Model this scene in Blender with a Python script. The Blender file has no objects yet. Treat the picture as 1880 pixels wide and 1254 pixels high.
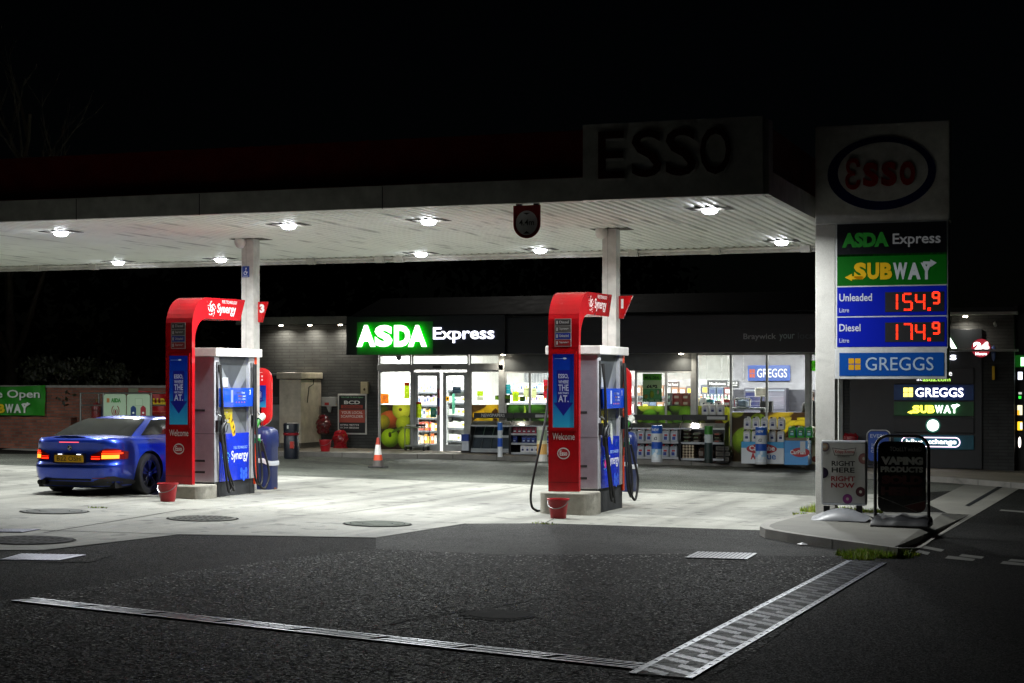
import bpy, bmesh, math, random
from mathutils import Vector, Matrix
random.seed(7)
SC = bpy.context.scene
COL = SC.collection
R = math.radians

# ---------------------------------------------------------------- camera
YAW = R(19.4); CA, SA = math.cos(YAW), math.sin(YAW)
CZ, FPX, HZ = 1.94, 3200.0, 700.0
cam = bpy.data.cameras.new('camera'); camo = bpy.data.objects.new('camera', cam); COL.objects.link(camo)
camo.location = (0, 0, CZ); camo.rotation_euler = (R(90), 0, YAW)
cam.sensor_width = 36; cam.lens = 36 * FPX / 1880; cam.shift_y = (HZ - 627) / 1880
cam.clip_start = .1; cam.clip_end = 2000
SC.camera = camo

# ---------------------------------------------------------------- night sky, faint moon, exposure
world = bpy.data.worlds.new('World'); SC.world = world; world.use_nodes = True
wn = world.node_tree.nodes; wl = world.node_tree.links
sky = wn.new('ShaderNodeTexSky'); sky.sky_type = 'NISHITA'; sky.sun_disc = False
sky.sun_elevation = R(28); sky.sun_rotation = R(200)
wl.new(sky.outputs[0], wn['Background'].inputs[0]); wn['Background'].inputs[1].default_value = .00012
moon = bpy.data.lights.new('moon', 'SUN'); moon.energy = .004; moon.angle = R(.5); moon.color = (1, .97, .9)
mo = bpy.data.objects.new('moon', moon); COL.objects.link(mo); mo.rotation_euler = (R(62), 0, R(-160))
SC.view_settings.view_transform = 'Standard'; SC.view_settings.look = 'None'
SC.view_settings.exposure = 0; SC.view_settings.gamma = 1
SC.cycles.use_denoising = True; SC.cycles.denoiser = 'OPENIMAGEDENOISE'
SC.cycles.max_bounces = 7; SC.cycles.diffuse_bounces = 4; SC.cycles.glossy_bounces = 3
SC.cycles.transparent_max_bounces = 10; SC.cycles.sample_clamp_indirect = 6; SC.cycles.caustics_reflective = False; SC.cycles.caustics_refractive = False
P_CANOPY = 268; P_SHOP = 285

# ---------------------------------------------------------------- measuring helpers (site frame: X along the shop front, Y into depth)
def gz(x, y): return -.02 * (x * CA + y * SA)
def ray(px, py):
    u = (px - 940) / FPX; v = (HZ - py) / FPX
    return Vector((-SA + u * CA, CA + u * SA, v)), u
def gp(px, py, dz=0):
    d, u = ray(px, py); t = (CZ - dz) / (-d.z - .02 * u)
    return Vector((d.x * t, d.y * t, CZ + d.z * t))
def yp(px, py, Y):
    d, u = ray(px, py); t = Y / d.y
    return Vector((d.x * t, Y, CZ + d.z * t))
def yx(px, Y): return yp(px, HZ, Y).x
def yz(px, py, Y): return yp(px, py, Y).z
def xp(px, py, X):
    d, u = ray(px, py); t = X / d.x
    return Vector((X, d.y * t, CZ + d.z * t))
def zp(px, py, Z):
    d, u = ray(px, py); t = (Z - CZ) / d.z
    return Vector((d.x * t, d.y * t, Z))

# ---------------------------------------------------------------- colour + materials
def lin(c):
    if isinstance(c, (tuple, list)): return tuple(c[:3])
    c = c.lstrip('#'); o = []
    for i in (0, 2, 4):
        s = int(c[i:i + 2], 16) / 255
        o.append(s / 12.92 if s <= .04045 else ((s + .055) / 1.055) ** 2.4)
    return tuple(o)
MATS = {}
def mk(name):
    m = bpy.data.materials.new(name); m.use_nodes = True; MATS[name] = m
    return m, m.node_tree.nodes, m.node_tree.links, m.node_tree.nodes['Principled BSDF']
def N(n, t, **k):
    x = n.new(t)
    for a, b in k.items():
        if a.startswith('i_'): x.inputs[int(a[2:])].default_value = b
        else: setattr(x, a, b)
    return x
def coltex(n, l, scale, amt, coord='Object', detail=5, stretch=None):
    """face colour times a grime noise"""
    at = N(n, 'ShaderNodeAttribute', attribute_name='Col')
    tc = N(n, 'ShaderNodeTexCoord'); src = tc.outputs[coord]
    if stretch:
        mp = N(n, 'ShaderNodeMapping'); mp.inputs['Scale'].default_value = stretch
        l.new(src, mp.inputs[0]); src = mp.outputs[0]
    no = N(n, 'ShaderNodeTexNoise'); no.inputs['Scale'].default_value = scale; no.inputs['Detail'].default_value = detail
    no.inputs['Roughness'].default_value = .65
    l.new(src, no.inputs['Vector'])
    mr = N(n, 'ShaderNodeMapRange'); mr.inputs[1].default_value = .3; mr.inputs[2].default_value = .7
    mr.inputs[3].default_value = 1 - amt; mr.inputs[4].default_value = 1
    l.new(no.outputs[0], mr.inputs[0])
    mx = N(n, 'ShaderNodeMix', data_type='RGBA', blend_type='MULTIPLY'); mx.inputs[0].default_value = 1
    l.new(at.outputs['Color'], mx.inputs[6]); l.new(mr.outputs[0], mx.inputs[7])
    return mx.outputs[2], no, src
def std(name, rough=.5, metal=0, scale=4, amt=.2, coat=0, bump=0, bscale=60, spec=.5, stretch=None, rvar=.1):
    m, n, l, b = mk(name)
    c, no, src = coltex(n, l, scale, amt, stretch=stretch)
    l.new(c, b.inputs['Base Color'])
    b.inputs['Metallic'].default_value = metal; b.inputs['Coat Weight'].default_value = coat
    b.inputs['Specular IOR Level'].default_value = spec
    mr = N(n, 'ShaderNodeMapRange'); mr.inputs[3].default_value = rough + rvar; mr.inputs[4].default_value = max(.03, rough - rvar)
    l.new(no.outputs[0], mr.inputs[0]); l.new(mr.outputs[0], b.inputs['Roughness'])
    if bump:
        n2 = N(n, 'ShaderNodeTexNoise'); n2.inputs['Scale'].default_value = bscale; n2.inputs['Detail'].default_value = 6
        l.new(src, n2.inputs['Vector'])
        bp = N(n, 'ShaderNodeBump'); bp.inputs['Strength'].default_value = bump; bp.inputs['Distance'].default_value = .02
        l.new(n2.outputs[0], bp.inputs['Height']); l.new(bp.outputs[0], b.inputs['Normal'])
    return m
std('paint', .38, 0, 3.5, .38)
std('gloss', .24, 0, 4, .3, coat=.4)
std('plastic', .42, 0, 6, .28)
std('matte', .75, 0, 5, .25)
std('rubber', .6, 0, 8, .3)
std('print', .4, 0, 2.5, .1)
std('steel', .35, .9, 8, .25)
std('fabric', .85, 0, 5, .3, bump=.3, bscale=40)
std('bark', .9, 0, 6, .5, bump=.6, bscale=20)
std('leaf', .6, 0, 3, .5)
std('film', .12, 0, 3, .2, coat=.6, bump=.35, bscale=22)
def lit(name, strength, base=.05):
    m, n, l, b = mk(name)
    at = N(n, 'ShaderNodeAttribute', attribute_name='Col')
    l.new(at.outputs['Color'], b.inputs['Emission Color']); b.inputs['Emission Strength'].default_value = strength
    mx = N(n, 'ShaderNodeMix', data_type='RGBA', blend_type='MULTIPLY'); mx.inputs[0].default_value = 1; mx.inputs[7].default_value = (base, base, base, 1)
    l.new(at.outputs['Color'], mx.inputs[6]); l.new(mx.outputs[2], b.inputs['Base Color']); b.inputs['Roughness'].default_value = .3
    return m
def vinyl():
    m, n, l, b = mk('vinyl')
    c, no, src = coltex(n, l, 2, .1); l.new(c, b.inputs['Base Color']); b.inputs['Roughness'].default_value = .35
    t = N(n, 'ShaderNodeBsdfTranslucent'); l.new(c, t.inputs[0]); mx = N(n, 'ShaderNodeMixShader'); mx.inputs[0].default_value = .65
    l.new(b.outputs[0], mx.inputs[1]); l.new(t.outputs[0], mx.inputs[2]); l.new(mx.outputs[0], n['Material Output'].inputs[0])
vinyl()
lit('lit', .8); lit('lit2', 1.6); lit('lit5', 3.2); lit('lit10', 15.0); lit('lit20', 36.0); lit('dim', .13, .5); lit('faint', .02, .6)

def glass(name, tint, gl, rough=.02):
    m, n, l, b = mk(name)
    tr = N(n, 'ShaderNodeBsdfTransparent'); tr.inputs[0].default_value = (*tint, 1)
    g = N(n, 'ShaderNodeBsdfGlossy'); g.inputs['Roughness'].default_value = rough
    fr = N(n, 'ShaderNodeFresnel'); fr.inputs[0].default_value = 1.45
    ad = N(n, 'ShaderNodeMath', operation='MULTIPLY'); ad.inputs[1].default_value = gl
    l.new(fr.outputs[0], ad.inputs[0])
    mx = N(n, 'ShaderNodeMixShader'); l.new(ad.outputs[0], mx.inputs[0]); l.new(tr.outputs[0], mx.inputs[1]); l.new(g.outputs[0], mx.inputs[2])
    l.new(mx.outputs[0], n['Material Output'].inputs[0])
glass('glass', (.93, .96, .95), 1.6); glass('clear', (.85, .9, .92), 2.2, .08)

def asphalt(name, base, glint, gscale, bump, rough=.62, spec=.2, tint=(1, 1, .97)):
    m, n, l, b = mk(name); b.inputs['Specular IOR Level'].default_value = spec
    tc = N(n, 'ShaderNodeTexCoord')
    vo = N(n, 'ShaderNodeTexVoronoi'); vo.inputs['Scale'].default_value = gscale; l.new(tc.outputs['Object'], vo.inputs['Vector'])
    no = N(n, 'ShaderNodeTexNoise'); no.inputs['Scale'].default_value = .55; no.inputs['Detail'].default_value = 8; no.inputs['Roughness'].default_value = .7
    l.new(tc.outputs['Object'], no.inputs['Vector'])
    nf = N(n, 'ShaderNodeTexNoise'); nf.inputs['Scale'].default_value = 45; nf.inputs['Detail'].default_value = 4; l.new(tc.outputs['Object'], nf.inputs['Vector'])
    sp = N(n, 'ShaderNodeSeparateColor'); l.new(vo.outputs['Color'], sp.inputs[0])
    # stone colour: mostly dark binder, few pale stones with glints painted in
    rp = N(n, 'ShaderNodeValToRGB'); e = rp.color_ramp.elements
    e[0].position = .0; e[0].color = (base * .45,) * 3 + (1,)
    e[1].position = 1; e[1].color = (min(.7, base * glint), min(.7, base * glint), min(.7, base * glint * .96), 1)
    k = e.new(.8); k.color = tuple(base * q for q in tint) + (1,); k = e.new(.958); k.color = tuple(base * 1.5 * q for q in tint) + (1,)
    l.new(sp.outputs[0], rp.inputs[0])
    mr = N(n, 'ShaderNodeMapRange'); mr.inputs[1].default_value = .3; mr.inputs[2].default_value = .7; mr.inputs[3].default_value = .4; mr.inputs[4].default_value = 1.5
    l.new(no.outputs[0], mr.inputs[0])
    mx = N(n, 'ShaderNodeMix', data_type='RGBA', blend_type='MULTIPLY'); mx.inputs[0].default_value = 1
    l.new(rp.outputs[0], mx.inputs[6]); l.new(mr.outputs[0], mx.inputs[7]); l.new(mx.outputs[2], b.inputs['Base Color'])
    mr2 = N(n, 'ShaderNodeMapRange'); mr2.inputs[3].default_value = rough + .2; mr2.inputs[4].default_value = rough - .28
    l.new(sp.outputs[1], mr2.inputs[0]); l.new(mr2.outputs[0], b.inputs['Roughness'])
    add = N(n, 'ShaderNodeMath', operation='ADD'); l.new(vo.outputs['Distance'], add.inputs[0]); l.new(nf.outputs[0], add.inputs[1])
    bp = N(n, 'ShaderNodeBump'); bp.inputs['Strength'].default_value = bump; bp.inputs['Distance'].default_value = .012
    l.new(add.outputs[0], bp.inputs['Height']); l.new(bp.outputs[0], b.inputs['Normal'])
asphalt('asphalt_smooth', .0098, 3.6, 95, .4, .8, .04)
asphalt('asphalt_rear', .1, 2.0, 85, .5, .75, .08, (.97, 1.04, .84))  # shop light and green sign spill put into base and tint
asphalt('asphalt_coarse', .0052, 130, 52, .55, .75, .04)
asphalt('asphalt_mid', .034, 3.2, 95, .4, .75, .06)
asphalt('asphalt_dark', .0075, 2.0, 90, .5, .8, .06)

def concrete(name, c0, c1, sc=1.0, joints=0, rough=.7, bump=.25, stain=.45):
    m, n, l, b = mk(name)
    tc = N(n, 'ShaderNodeTexCoord')
    no = N(n, 'ShaderNodeTexNoise'); no.inputs['Scale'].default_value = .35 * sc; no.inputs['Detail'].default_value = 9; no.inputs['Roughness'].default_value = .68
    nf = N(n, 'ShaderNodeTexNoise'); nf.inputs['Scale'].default_value = 70 * sc; nf.inputs['Detail'].default_value = 5
    ns = N(n, 'ShaderNodeTexNoise'); ns.inputs['Scale'].default_value = .9 * sc; ns.inputs['Detail'].default_value = 4; ns.inputs['Distortion'].default_value = 1.2
    for x in (no, nf, ns): l.new(tc.outputs['Object'], x.inputs['Vector'])
    rp = N(n, 'ShaderNodeValToRGB'); e = rp.color_ramp.elements
    e[0].position = .33; e[0].color = (*c0, 1); e[1].position = .66; e[1].color = (*c1, 1)
    l.new(no.outputs[0], rp.inputs[0])
    mr = N(n, 'ShaderNodeMapRange'); mr.inputs[1].default_value = .58; mr.inputs[2].default_value = .78; mr.inputs[3].default_value = 1; mr.inputs[4].default_value = 1 - stain
    l.new(ns.outputs[0], mr.inputs[0])
    mf = N(n, 'ShaderNodeMapRange'); mf.inputs[1].default_value = .3; mf.inputs[2].default_value = .7; mf.inputs[3].default_value = .72; mf.inputs[4].default_value = 1.18
    l.new(nf.outputs[0], mf.inputs[0])
    mm = N(n, 'ShaderNodeMath', operation='MULTIPLY'); l.new(mr.outputs[0], mm.inputs[0]); l.new(mf.outputs[0], mm.inputs[1])
    if joints:      # tyre tracks along the lanes and scattered oil drips
        mp = N(n, 'ShaderNodeMapping'); mp.inputs['Scale'].default_value = (2.6, .16, 1); l.new(tc.outputs['Object'], mp.inputs[0])
        nt = N(n, 'ShaderNodeTexNoise'); nt.inputs['Scale'].default_value = .8; nt.inputs['Detail'].default_value = 6; l.new(mp.outputs[0], nt.inputs['Vector'])
        rt = N(n, 'ShaderNodeMapRange'); rt.inputs[1].default_value = .45; rt.inputs[2].default_value = .66; rt.inputs[3].default_value = 1; rt.inputs[4].default_value = .58; l.new(nt.outputs[0], rt.inputs[0])
        no2 = N(n, 'ShaderNodeTexNoise'); no2.inputs['Scale'].default_value = 3.2; no2.inputs['Detail'].default_value = 3; l.new(tc.outputs['Object'], no2.inputs['Vector'])
        ro = N(n, 'ShaderNodeMapRange'); ro.inputs[1].default_value = .6; ro.inputs[2].default_value = .68; ro.inputs[3].default_value = 1; ro.inputs[4].default_value = .45; l.new(no2.outputs[0], ro.inputs[0])
        for q in (rt, ro):
            m3 = N(n, 'ShaderNodeMath', operation='MULTIPLY'); l.new(mm.outputs[0], m3.inputs[0]); l.new(q.outputs[0], m3.inputs[1]); mm = m3
    mx = N(n, 'ShaderNodeMix', data_type='RGBA', blend_type='MULTIPLY'); mx.inputs[0].default_value = 1
    l.new(rp.outputs[0], mx.inputs[6]); l.new(mm.outputs[0], mx.inputs[7]); l.new(mx.outputs[2], b.inputs['Base Color'])
    b.inputs['Roughness'].default_value = rough
    bp = N(n, 'ShaderNodeBump'); bp.inputs['Strength'].default_value = bump; bp.inputs['Distance'].default_value = .01
    l.new(nf.outputs[0], bp.inputs['Height']); l.new(bp.outputs[0], b.inputs['Normal'])
concrete('concrete', (.185, .186, .16), (.325, .325, .287), joints=1)
concrete('pavement', (.15, .13, .098), (.23, .2, .155), 1.6)
concrete('island_top', (.085, .083, .07), (.15, .146, .125), 1.6)
concrete('kerb', (.16, .155, .14), (.27, .26, .235), 2.5, bump=.5)
concrete('post_concrete', (.48, .47, .44), (.66, .65, .61), 3, bump=.9, stain=.3)
std('iron', .8, 0, 6, .45, bump=.15, bscale=50, spec=.08)
std('tint', .1, 0, 2, .1, spec=.4, rvar=.03)
concrete('plinth', (.2, .19, .155), (.46, .44, .38), 4, bump=.5)
concrete('soil', (.03, .032, .02), (.06, .06, .035), 2)

def brick(name, c1, c2, mortar, sc=1, bump=.6, rough=.8, bw=.215, bh=.075, off=.5):
    m, n, l, b = mk(name)
    tc = N(n, 'ShaderNodeTexCoord'); mp = N(n, 'ShaderNodeMapping'); mp.inputs['Rotation'].default_value = (R(90), 0, 0)
    l.new(tc.outputs['Object'], mp.inputs[0])
    br = N(n, 'ShaderNodeTexBrick'); br.offset = off
    br.inputs['Color1'].default_value = (*c1, 1); br.inputs['Color2'].default_value = (*c2, 1); br.inputs['Mortar'].default_value = (*mortar, 1)
    br.inputs['Scale'].default_value = 1; br.inputs['Mortar Size'].default_value = .011; br.inputs['Mortar Smooth'].default_value = .3
    br.inputs['Brick Width'].default_value = bw; br.inputs['Row Height'].default_value = bh; br.inputs['Bias'].default_value = -.1
    l.new(mp.outputs[0], br.inputs['Vector'])
    no = N(n, 'ShaderNodeTexNoise'); no.inputs['Scale'].default_value = 2.2; no.inputs['Detail'].default_value = 8; l.new(tc.outputs['Object'], no.inputs['Vector'])
    mr = N(n, 'ShaderNodeMapRange'); mr.inputs[1].default_value = .3; mr.inputs[2].default_value = .7; mr.inputs[3].default_value = .6; mr.inputs[4].default_value = 1.2; l.new(no.outputs[0], mr.inputs[0])
    mx = N(n, 'ShaderNodeMix', data_type='RGBA', blend_type='MULTIPLY'); mx.inputs[0].default_value = 1
    l.new(br.outputs[0], mx.inputs[6]); l.new(mr.outputs[0], mx.inputs[7]); l.new(mx.outputs[2], b.inputs['Base Color'])
    b.inputs['Roughness'].default_value = rough
    sb = N(n, 'ShaderNodeMath', operation='SUBTRACT'); sb.inputs[0].default_value = 1; l.new(br.outputs['Fac'], sb.inputs[1])
    bp = N(n, 'ShaderNodeBump'); bp.inputs['Strength'].default_value = bump; bp.inputs['Distance'].default_value = .012
    l.new(sb.outputs[0], bp.inputs['Height']); l.new(bp.outputs[0], b.inputs['Normal'])
brick('brick_grey', (.042, .045, .044), (.056, .059, .057), (.027, .028, .028), bw=.44, bump=.35)
brick('brick_red', (.16, .052, .03), (.24, .085, .05), (.11, .085, .07))

def soffit_mat():
    m, n, l, b = mk('soffit')
    tc = N(n, 'ShaderNodeTexCoord')
    def noise(scale, stretch, det=6, dist=0):
        mp = N(n, 'ShaderNodeMapping'); mp.inputs['Scale'].default_value = stretch; l.new(tc.outputs['Object'], mp.inputs[0])
        x = N(n, 'ShaderNodeTexNoise'); x.inputs['Scale'].default_value = scale; x.inputs['Detail'].default_value = det; x.inputs['Distortion'].default_value = dist
        l.new(mp.outputs[0], x.inputs['Vector']); return x
    st = noise(1.6, (6, .35, 1), 8); bl = noise(.5, (1, 1, 1), 6, .8)
    r1 = N(n, 'ShaderNodeMapRange'); r1.inputs[1].default_value = .57; r1.inputs[2].default_value = .72; r1.inputs[3].default_value = 1; r1.inputs[4].default_value = .4; l.new(st.outputs[0], r1.inputs[0])
    r2 = N(n, 'ShaderNodeMapRange'); r2.inputs[1].default_value = .35; r2.inputs[2].default_value = .7; r2.inputs[3].default_value = 1; r2.inputs[4].default_value = .9; l.new(bl.outputs[0], r2.inputs[0])
    mm = N(n, 'ShaderNodeMath', operation='MULTIPLY'); l.new(r1.outputs[0], mm.inputs[0]); l.new(r2.outputs[0], mm.inputs[1])
    mx = N(n, 'ShaderNodeMix', data_type='RGBA', blend_type='MULTIPLY'); mx.inputs[0].default_value = 1; mx.inputs[6].default_value = (.92, .95, .88, 1)
    l.new(mm.outputs[0], mx.inputs[7]); l.new(mx.outputs[2], b.inputs['Base Color']); b.inputs['Roughness'].default_value = .4
soffit_mat()

def car_paint():
    m, n, l, b = mk('car_paint')
    tc = N(n, 'ShaderNodeTexCoord'); vo = N(n, 'ShaderNodeTexVoronoi'); vo.inputs['Scale'].default_value = 900; l.new(tc.outputs['Object'], vo.inputs[0])
    mx = N(n, 'ShaderNodeMix', data_type='RGBA'); mx.inputs[6].default_value = (.006, .03, .34, 1); mx.inputs[7].default_value = (.016, .06, .52, 1)
    sp = N(n, 'ShaderNodeSeparateColor'); l.new(vo.outputs['Color'], sp.inputs[0]); l.new(sp.outputs[0], mx.inputs[0])
    l.new(mx.outputs[2], b.inputs['Base Color']); b.inputs['Metallic'].default_value = .7; b.inputs['Roughness'].default_value = .28
    b.inputs['Coat Weight'].default_value = 1; b.inputs['Coat Roughness'].default_value = .04
car_paint()

def perforated():
    m, n, l, b = mk('perforated')
    c, no, src = coltex(n, l, 5, .2)
    vo = N(n, 'ShaderNodeTexVoronoi'); vo.inputs['Scale'].default_value = 130; vo.inputs['Randomness'].default_value = 0; l.new(src, vo.inputs[0])
    r = N(n, 'ShaderNodeMapRange'); r.inputs[1].default_value = .3; r.inputs[2].default_value = .36; r.inputs[3].default_value = .6; r.inputs[4].default_value = 1; l.new(vo.outputs[0], r.inputs[0])
    mx = N(n, 'ShaderNodeMix', data_type='RGBA', blend_type='MULTIPLY'); mx.inputs[0].default_value = 1
    l.new(c, mx.inputs[6]); l.new(r.outputs[0], mx.inputs[7]); l.new(mx.outputs[2], b.inputs['Base Color']); b.inputs['Metallic'].default_value = .7; b.inputs['Roughness'].default_value = .4
perforated()

# ---------------------------------------------------------------- mesh builder
class Fr:
    """a flat frame: origin o, right u, up v; n faces the viewer"""
    def __init__(s, o, u=(1, 0, 0), v=(0, 0, 1)):
        s.o = Vector(o); s.u = Vector(u).normalized(); s.v = Vector(v).normalized(); s.n = s.u.cross(s.v)
    def at(s, x, y, d=0): return s.o + s.u * x + s.v * y + s.n * d
_tc = {}
class MB:
    def __init__(s): s.v = []; s.f = []; s.fm = []; s.fc = []; s.m = []
    def mi(s, m):
        if m not in s.m: s.m.append(m)
        return s.m.index(m)
    def add(s, vs, fs, mat, col='ffffff', vcol=None):
        o = len(s.v); k = s.mi(mat); c = lin(col) if vcol is None else None
        s.v += [tuple(v) for v in vs]
        for f in fs:
            s.f.append([i + o for i in f]); s.fm.append(k); s.fc.append([c] * len(f) if vcol is None else [vcol[i] for i in f])
        return s
    def box(s, x0, x1, y0, y1, z0, z1, mat, col='ffffff'):
        vs = [(x, y, z) for x in (x0, x1) for y in (y0, y1) for z in (z0, z1)]
        return s.add(vs, [(0, 1, 3, 2), (4, 6, 7, 5), (0, 4, 5, 1), (2, 3, 7, 6), (0, 2, 6, 4), (1, 5, 7, 3)], mat, col)
    def obox(s, c, hx, hy, hz, rz, mat, col='ffffff', rx=0, ry=0):
        M = Matrix.Translation(c) @ Matrix.Rotation(rz, 4, 'Z') @ Matrix.Rotation(ry, 4, 'Y') @ Matrix.Rotation(rx, 4, 'X')
        vs = [M @ Vector((x * hx, y * hy, z * hz)) for x in (-1, 1) for y in (-1, 1) for z in (-1, 1)]
        return s.add(vs, [(0, 1, 3, 2), (4, 6, 7, 5), (0, 4, 5, 1), (2, 3, 7, 6), (0, 2, 6, 4), (1, 5, 7, 3)], mat, col)
    def cyl(s, p, q, r, mat, col='ffffff', n=16, r2=None, cap=True):
        p = Vector(p); q = Vector(q); d = (q - p).normalized(); r2 = r if r2 is None else r2
        a = d.orthogonal().normalized(); b = d.cross(a)
        vs = []
        for c, rr in ((p, r), (q, r2)):
            for i in range(n):
                t = 2 * math.pi * i / n; vs.append(c + (a * math.cos(t) + b * math.sin(t)) * rr)
        fs = [(i, (i + 1) % n, n + (i + 1) % n, n + i) for i in range(n)]
        if cap: fs += [tuple(range(n - 1, -1, -1)), tuple(range(n, 2 * n))]
        return s.add(vs, fs, mat, col)
    def tube(s, pts, r, mat, col='ffffff', n=8):
        pts = [Vector(p) for p in pts]; vs = []; rr = r if isinstance(r, (list, tuple)) else [r] * len(pts)
        up = None
        for i, p in enumerate(pts):
            d = (pts[min(i + 1, len(pts) - 1)] - pts[max(i - 1, 0)]).normalized()
            a = d.orthogonal() if up is None else up - d * up.dot(d)
            a.normalize(); up = a; b = d.cross(a)
            for k in range(n):
                t = 2 * math.pi * k / n; vs.append(p + (a * math.cos(t) + b * math.sin(t)) * rr[i])
        fs = [(i * n + k, i * n + (k + 1) % n, (i + 1) * n + (k + 1) % n, (i + 1) * n + k) for i in range(len(pts) - 1) for k in range(n)]
        fs += [tuple(range(n - 1, -1, -1)), tuple(range((len(pts) - 1) * n, len(pts) * n))]
        return s.add(vs, fs, mat, col)
    def lathe(s, c, prof, mat, col='ffffff', n=24, sx=1, sy=1):
        vs = []; c = Vector(c)
        for r, z in prof:
            for i in range(n):
                t = 2 * math.pi * i / n; vs.append((c.x + r * sx * math.cos(t), c.y + r * sy * math.sin(t), c.z + z))
        m = len(prof)
        fs = [(j * n + i, j * n + (i + 1) % n, (j + 1) * n + (i + 1) % n, (j + 1) * n + i) for j in range(m - 1) for i in range(n)]
        fs += [tuple(range(n - 1, -1, -1)), tuple(range((m - 1) * n, m * n))]
        return s.add(vs, fs, mat, col)
    def poly(s, fr, pts, d, mat, col='ffffff', th=0):
        n = len(pts)
        if th == 0: return s.add([fr.at(x, y, d) for x, y in pts], [tuple(range(n))], mat, col)
        vs = [fr.at(x, y, d) for x, y in pts] + [fr.at(x, y, d + th) for x, y in pts]
        fs = [tuple(range(n - 1, -1, -1)), tuple(range(n, 2 * n))] + [(i, (i + 1) % n, n + (i + 1) % n, n + i) for i in range(n)]
        return s.add(vs, fs, mat, col)
    def rect(s, fr, x0, y0, x1, y1, d, mat, col='ffffff', th=0):
        return s.poly(fr, [(x0, y0), (x1, y0), (x1, y1), (x0, y1)], d, mat, col, th)
    def rrect(s, fr, x0, y0, x1, y1, r, d, mat, col='ffffff', th=0, n=5):
        return s.poly(fr, rr_pts(x0, y0, x1, y1, r, n), d, mat, col, th)
    def disc(s, fr, cx, cy, rx, ry, d, mat, c1, c2=None, n=24, hx=0, hy=0, clip=None, rot=0):
        """a printed disc shaded from c1 (at the offset centre) to c2 (at the rim)"""
        c1 = lin(c1); c2 = lin(c2) if c2 else c1; vs = []; vc = []
        def put(x, y):
            if clip: x = min(max(x, clip[0]), clip[2]); y = min(max(y, clip[1]), clip[3])
            vs.append(fr.at(x, y, d))
        put(cx + hx * rx, cy + hy * ry); vc.append(c1)
        for ring, k in ((.55, .35), (1, 1)):
            for i in range(n):
                t = 2 * math.pi * i / n; x = rx * ring * math.cos(t) + hx * rx * (1 - ring); y = ry * ring * math.sin(t) + hy * ry * (1 - ring)
                put(cx + x * math.cos(rot) - y * math.sin(rot), cy + x * math.sin(rot) + y * math.cos(rot)); vc.append(tuple(a + (b - a) * k for a, b in zip(c1, c2)))
        fs = [(0, 1 + i, 1 + (i + 1) % n) for i in range(n)] + [(1 + i, 1 + n + i, 1 + n + (i + 1) % n, 1 + (i + 1) % n) for i in range(n)]
        return s.add(vs, fs, mat, vcol=vc)
    def ring(s, fr, cx, cy, rx, ry, w, d, mat, col, n=32, t0=0, t1=2 * math.pi):
        vs = []; m = n + 1
        for i in range(m):
            t = t0 + (t1 - t0) * i / n
            vs.append(fr.at(cx + rx * math.cos(t), cy + ry * math.sin(t), d)); vs.append(fr.at(cx + (rx - w) * math.cos(t), cy + (ry - w) * math.sin(t), d))
        return s.add(vs, [(2 * i, 2 * i + 2, 2 * i + 3, 2 * i + 1) for i in range(n)], mat, col)
    def text(s, fr, body, x, y, w, h, d, mat, col='ffffff', th=.002, bold=0, shear=0, res=3, side=None, rot=0):
        """body set into the box w x h whose lower left corner is x, y (w or h may be None: kept in proportion)"""
        bold = bold * .5 if bold < .052 else bold
        key = (body, th > 0, bold, shear, res)
        if key not in _tc:
            cu = bpy.data.curves.new('t', 'FONT'); cu.body = body; cu.offset = bold; cu.shear = shear; cu.resolution_u = res
            cu.extrude = .05 if th > 0 else 0; cu.space_line = .85
            ob = bpy.data.objects.new('t', cu); COL.objects.link(ob)
            dg = bpy.context.evaluated_depsgraph_get(); me = bpy.data.meshes.new_from_object(ob.evaluated_get(dg))
            _tc[key] = ([v.co.copy() for v in me.vertices], [tuple(p.vertices) for p in me.polygons], [p.normal.z for p in me.polygons])
            bpy.data.objects.remove(ob); bpy.data.curves.remove(cu); bpy.data.meshes.remove(me)
        vs, fs, nz = _tc[key]
        xs = [v.x for v in vs]; ys = [v.y for v in vs]
        x0, x1, y0, y1 = min(xs), max(xs), min(ys), max(ys)
        if h is None: sx = sy = w / (x1 - x0)
        elif w is None: sx = sy = h / (y1 - y0)
        else: sx = w / (x1 - x0); sy = h / (y1 - y0)
        c_, s_ = math.cos(rot), math.sin(rot); P = []
        for v in vs:
            a, b = (v.x - x0) * sx, (v.y - y0) * sy
            P.append(fr.at(x + a * c_ - b * s_, y + a * s_ + b * c_, d + (th if v.z > 0 else 0)))
        if side:
            s.add(P, [f for f, z in zip(fs, nz) if z > .5], mat, col)
            s.add(P, [f for f, z in zip(fs, nz) if z <= .5], side[0], side[1])
        else: s.add(P, fs, mat, col)
        return s
    def build(s, name, parent=None, loc=None, smooth=None, bev=0, sub=0, bool_cut=None):
        me = bpy.data.meshes.new(name); me.from_pydata(s.v, [], s.f)
        for m in s.m: me.materials.append(MATS[m])
        me.polygons.foreach_set('material_index', s.fm)
        at = me.color_attributes.new('Col', 'FLOAT_COLOR', 'CORNER')
        buf = []
        for c in s.fc:
            for k in c: buf += [k[0], k[1], k[2], 1]
        at.data.foreach_set('color', buf)
        me.update()
        ob = bpy.data.objects.new(name, me); COL.objects.link(ob)
        if parent: ob.parent = parent
        if loc is not None: ob.location = loc
        if smooth:
            me.polygons.foreach_set('use_smooth', [True] * len(me.polygons)); me.set_sharp_from_angle(angle=R(smooth))
        if bev:
            b = ob.modifiers.new('b', 'BEVEL'); b.width = bev; b.segments = 2; b.limit_method = 'ANGLE'; b.angle_limit = R(40)
        return ob
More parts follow.
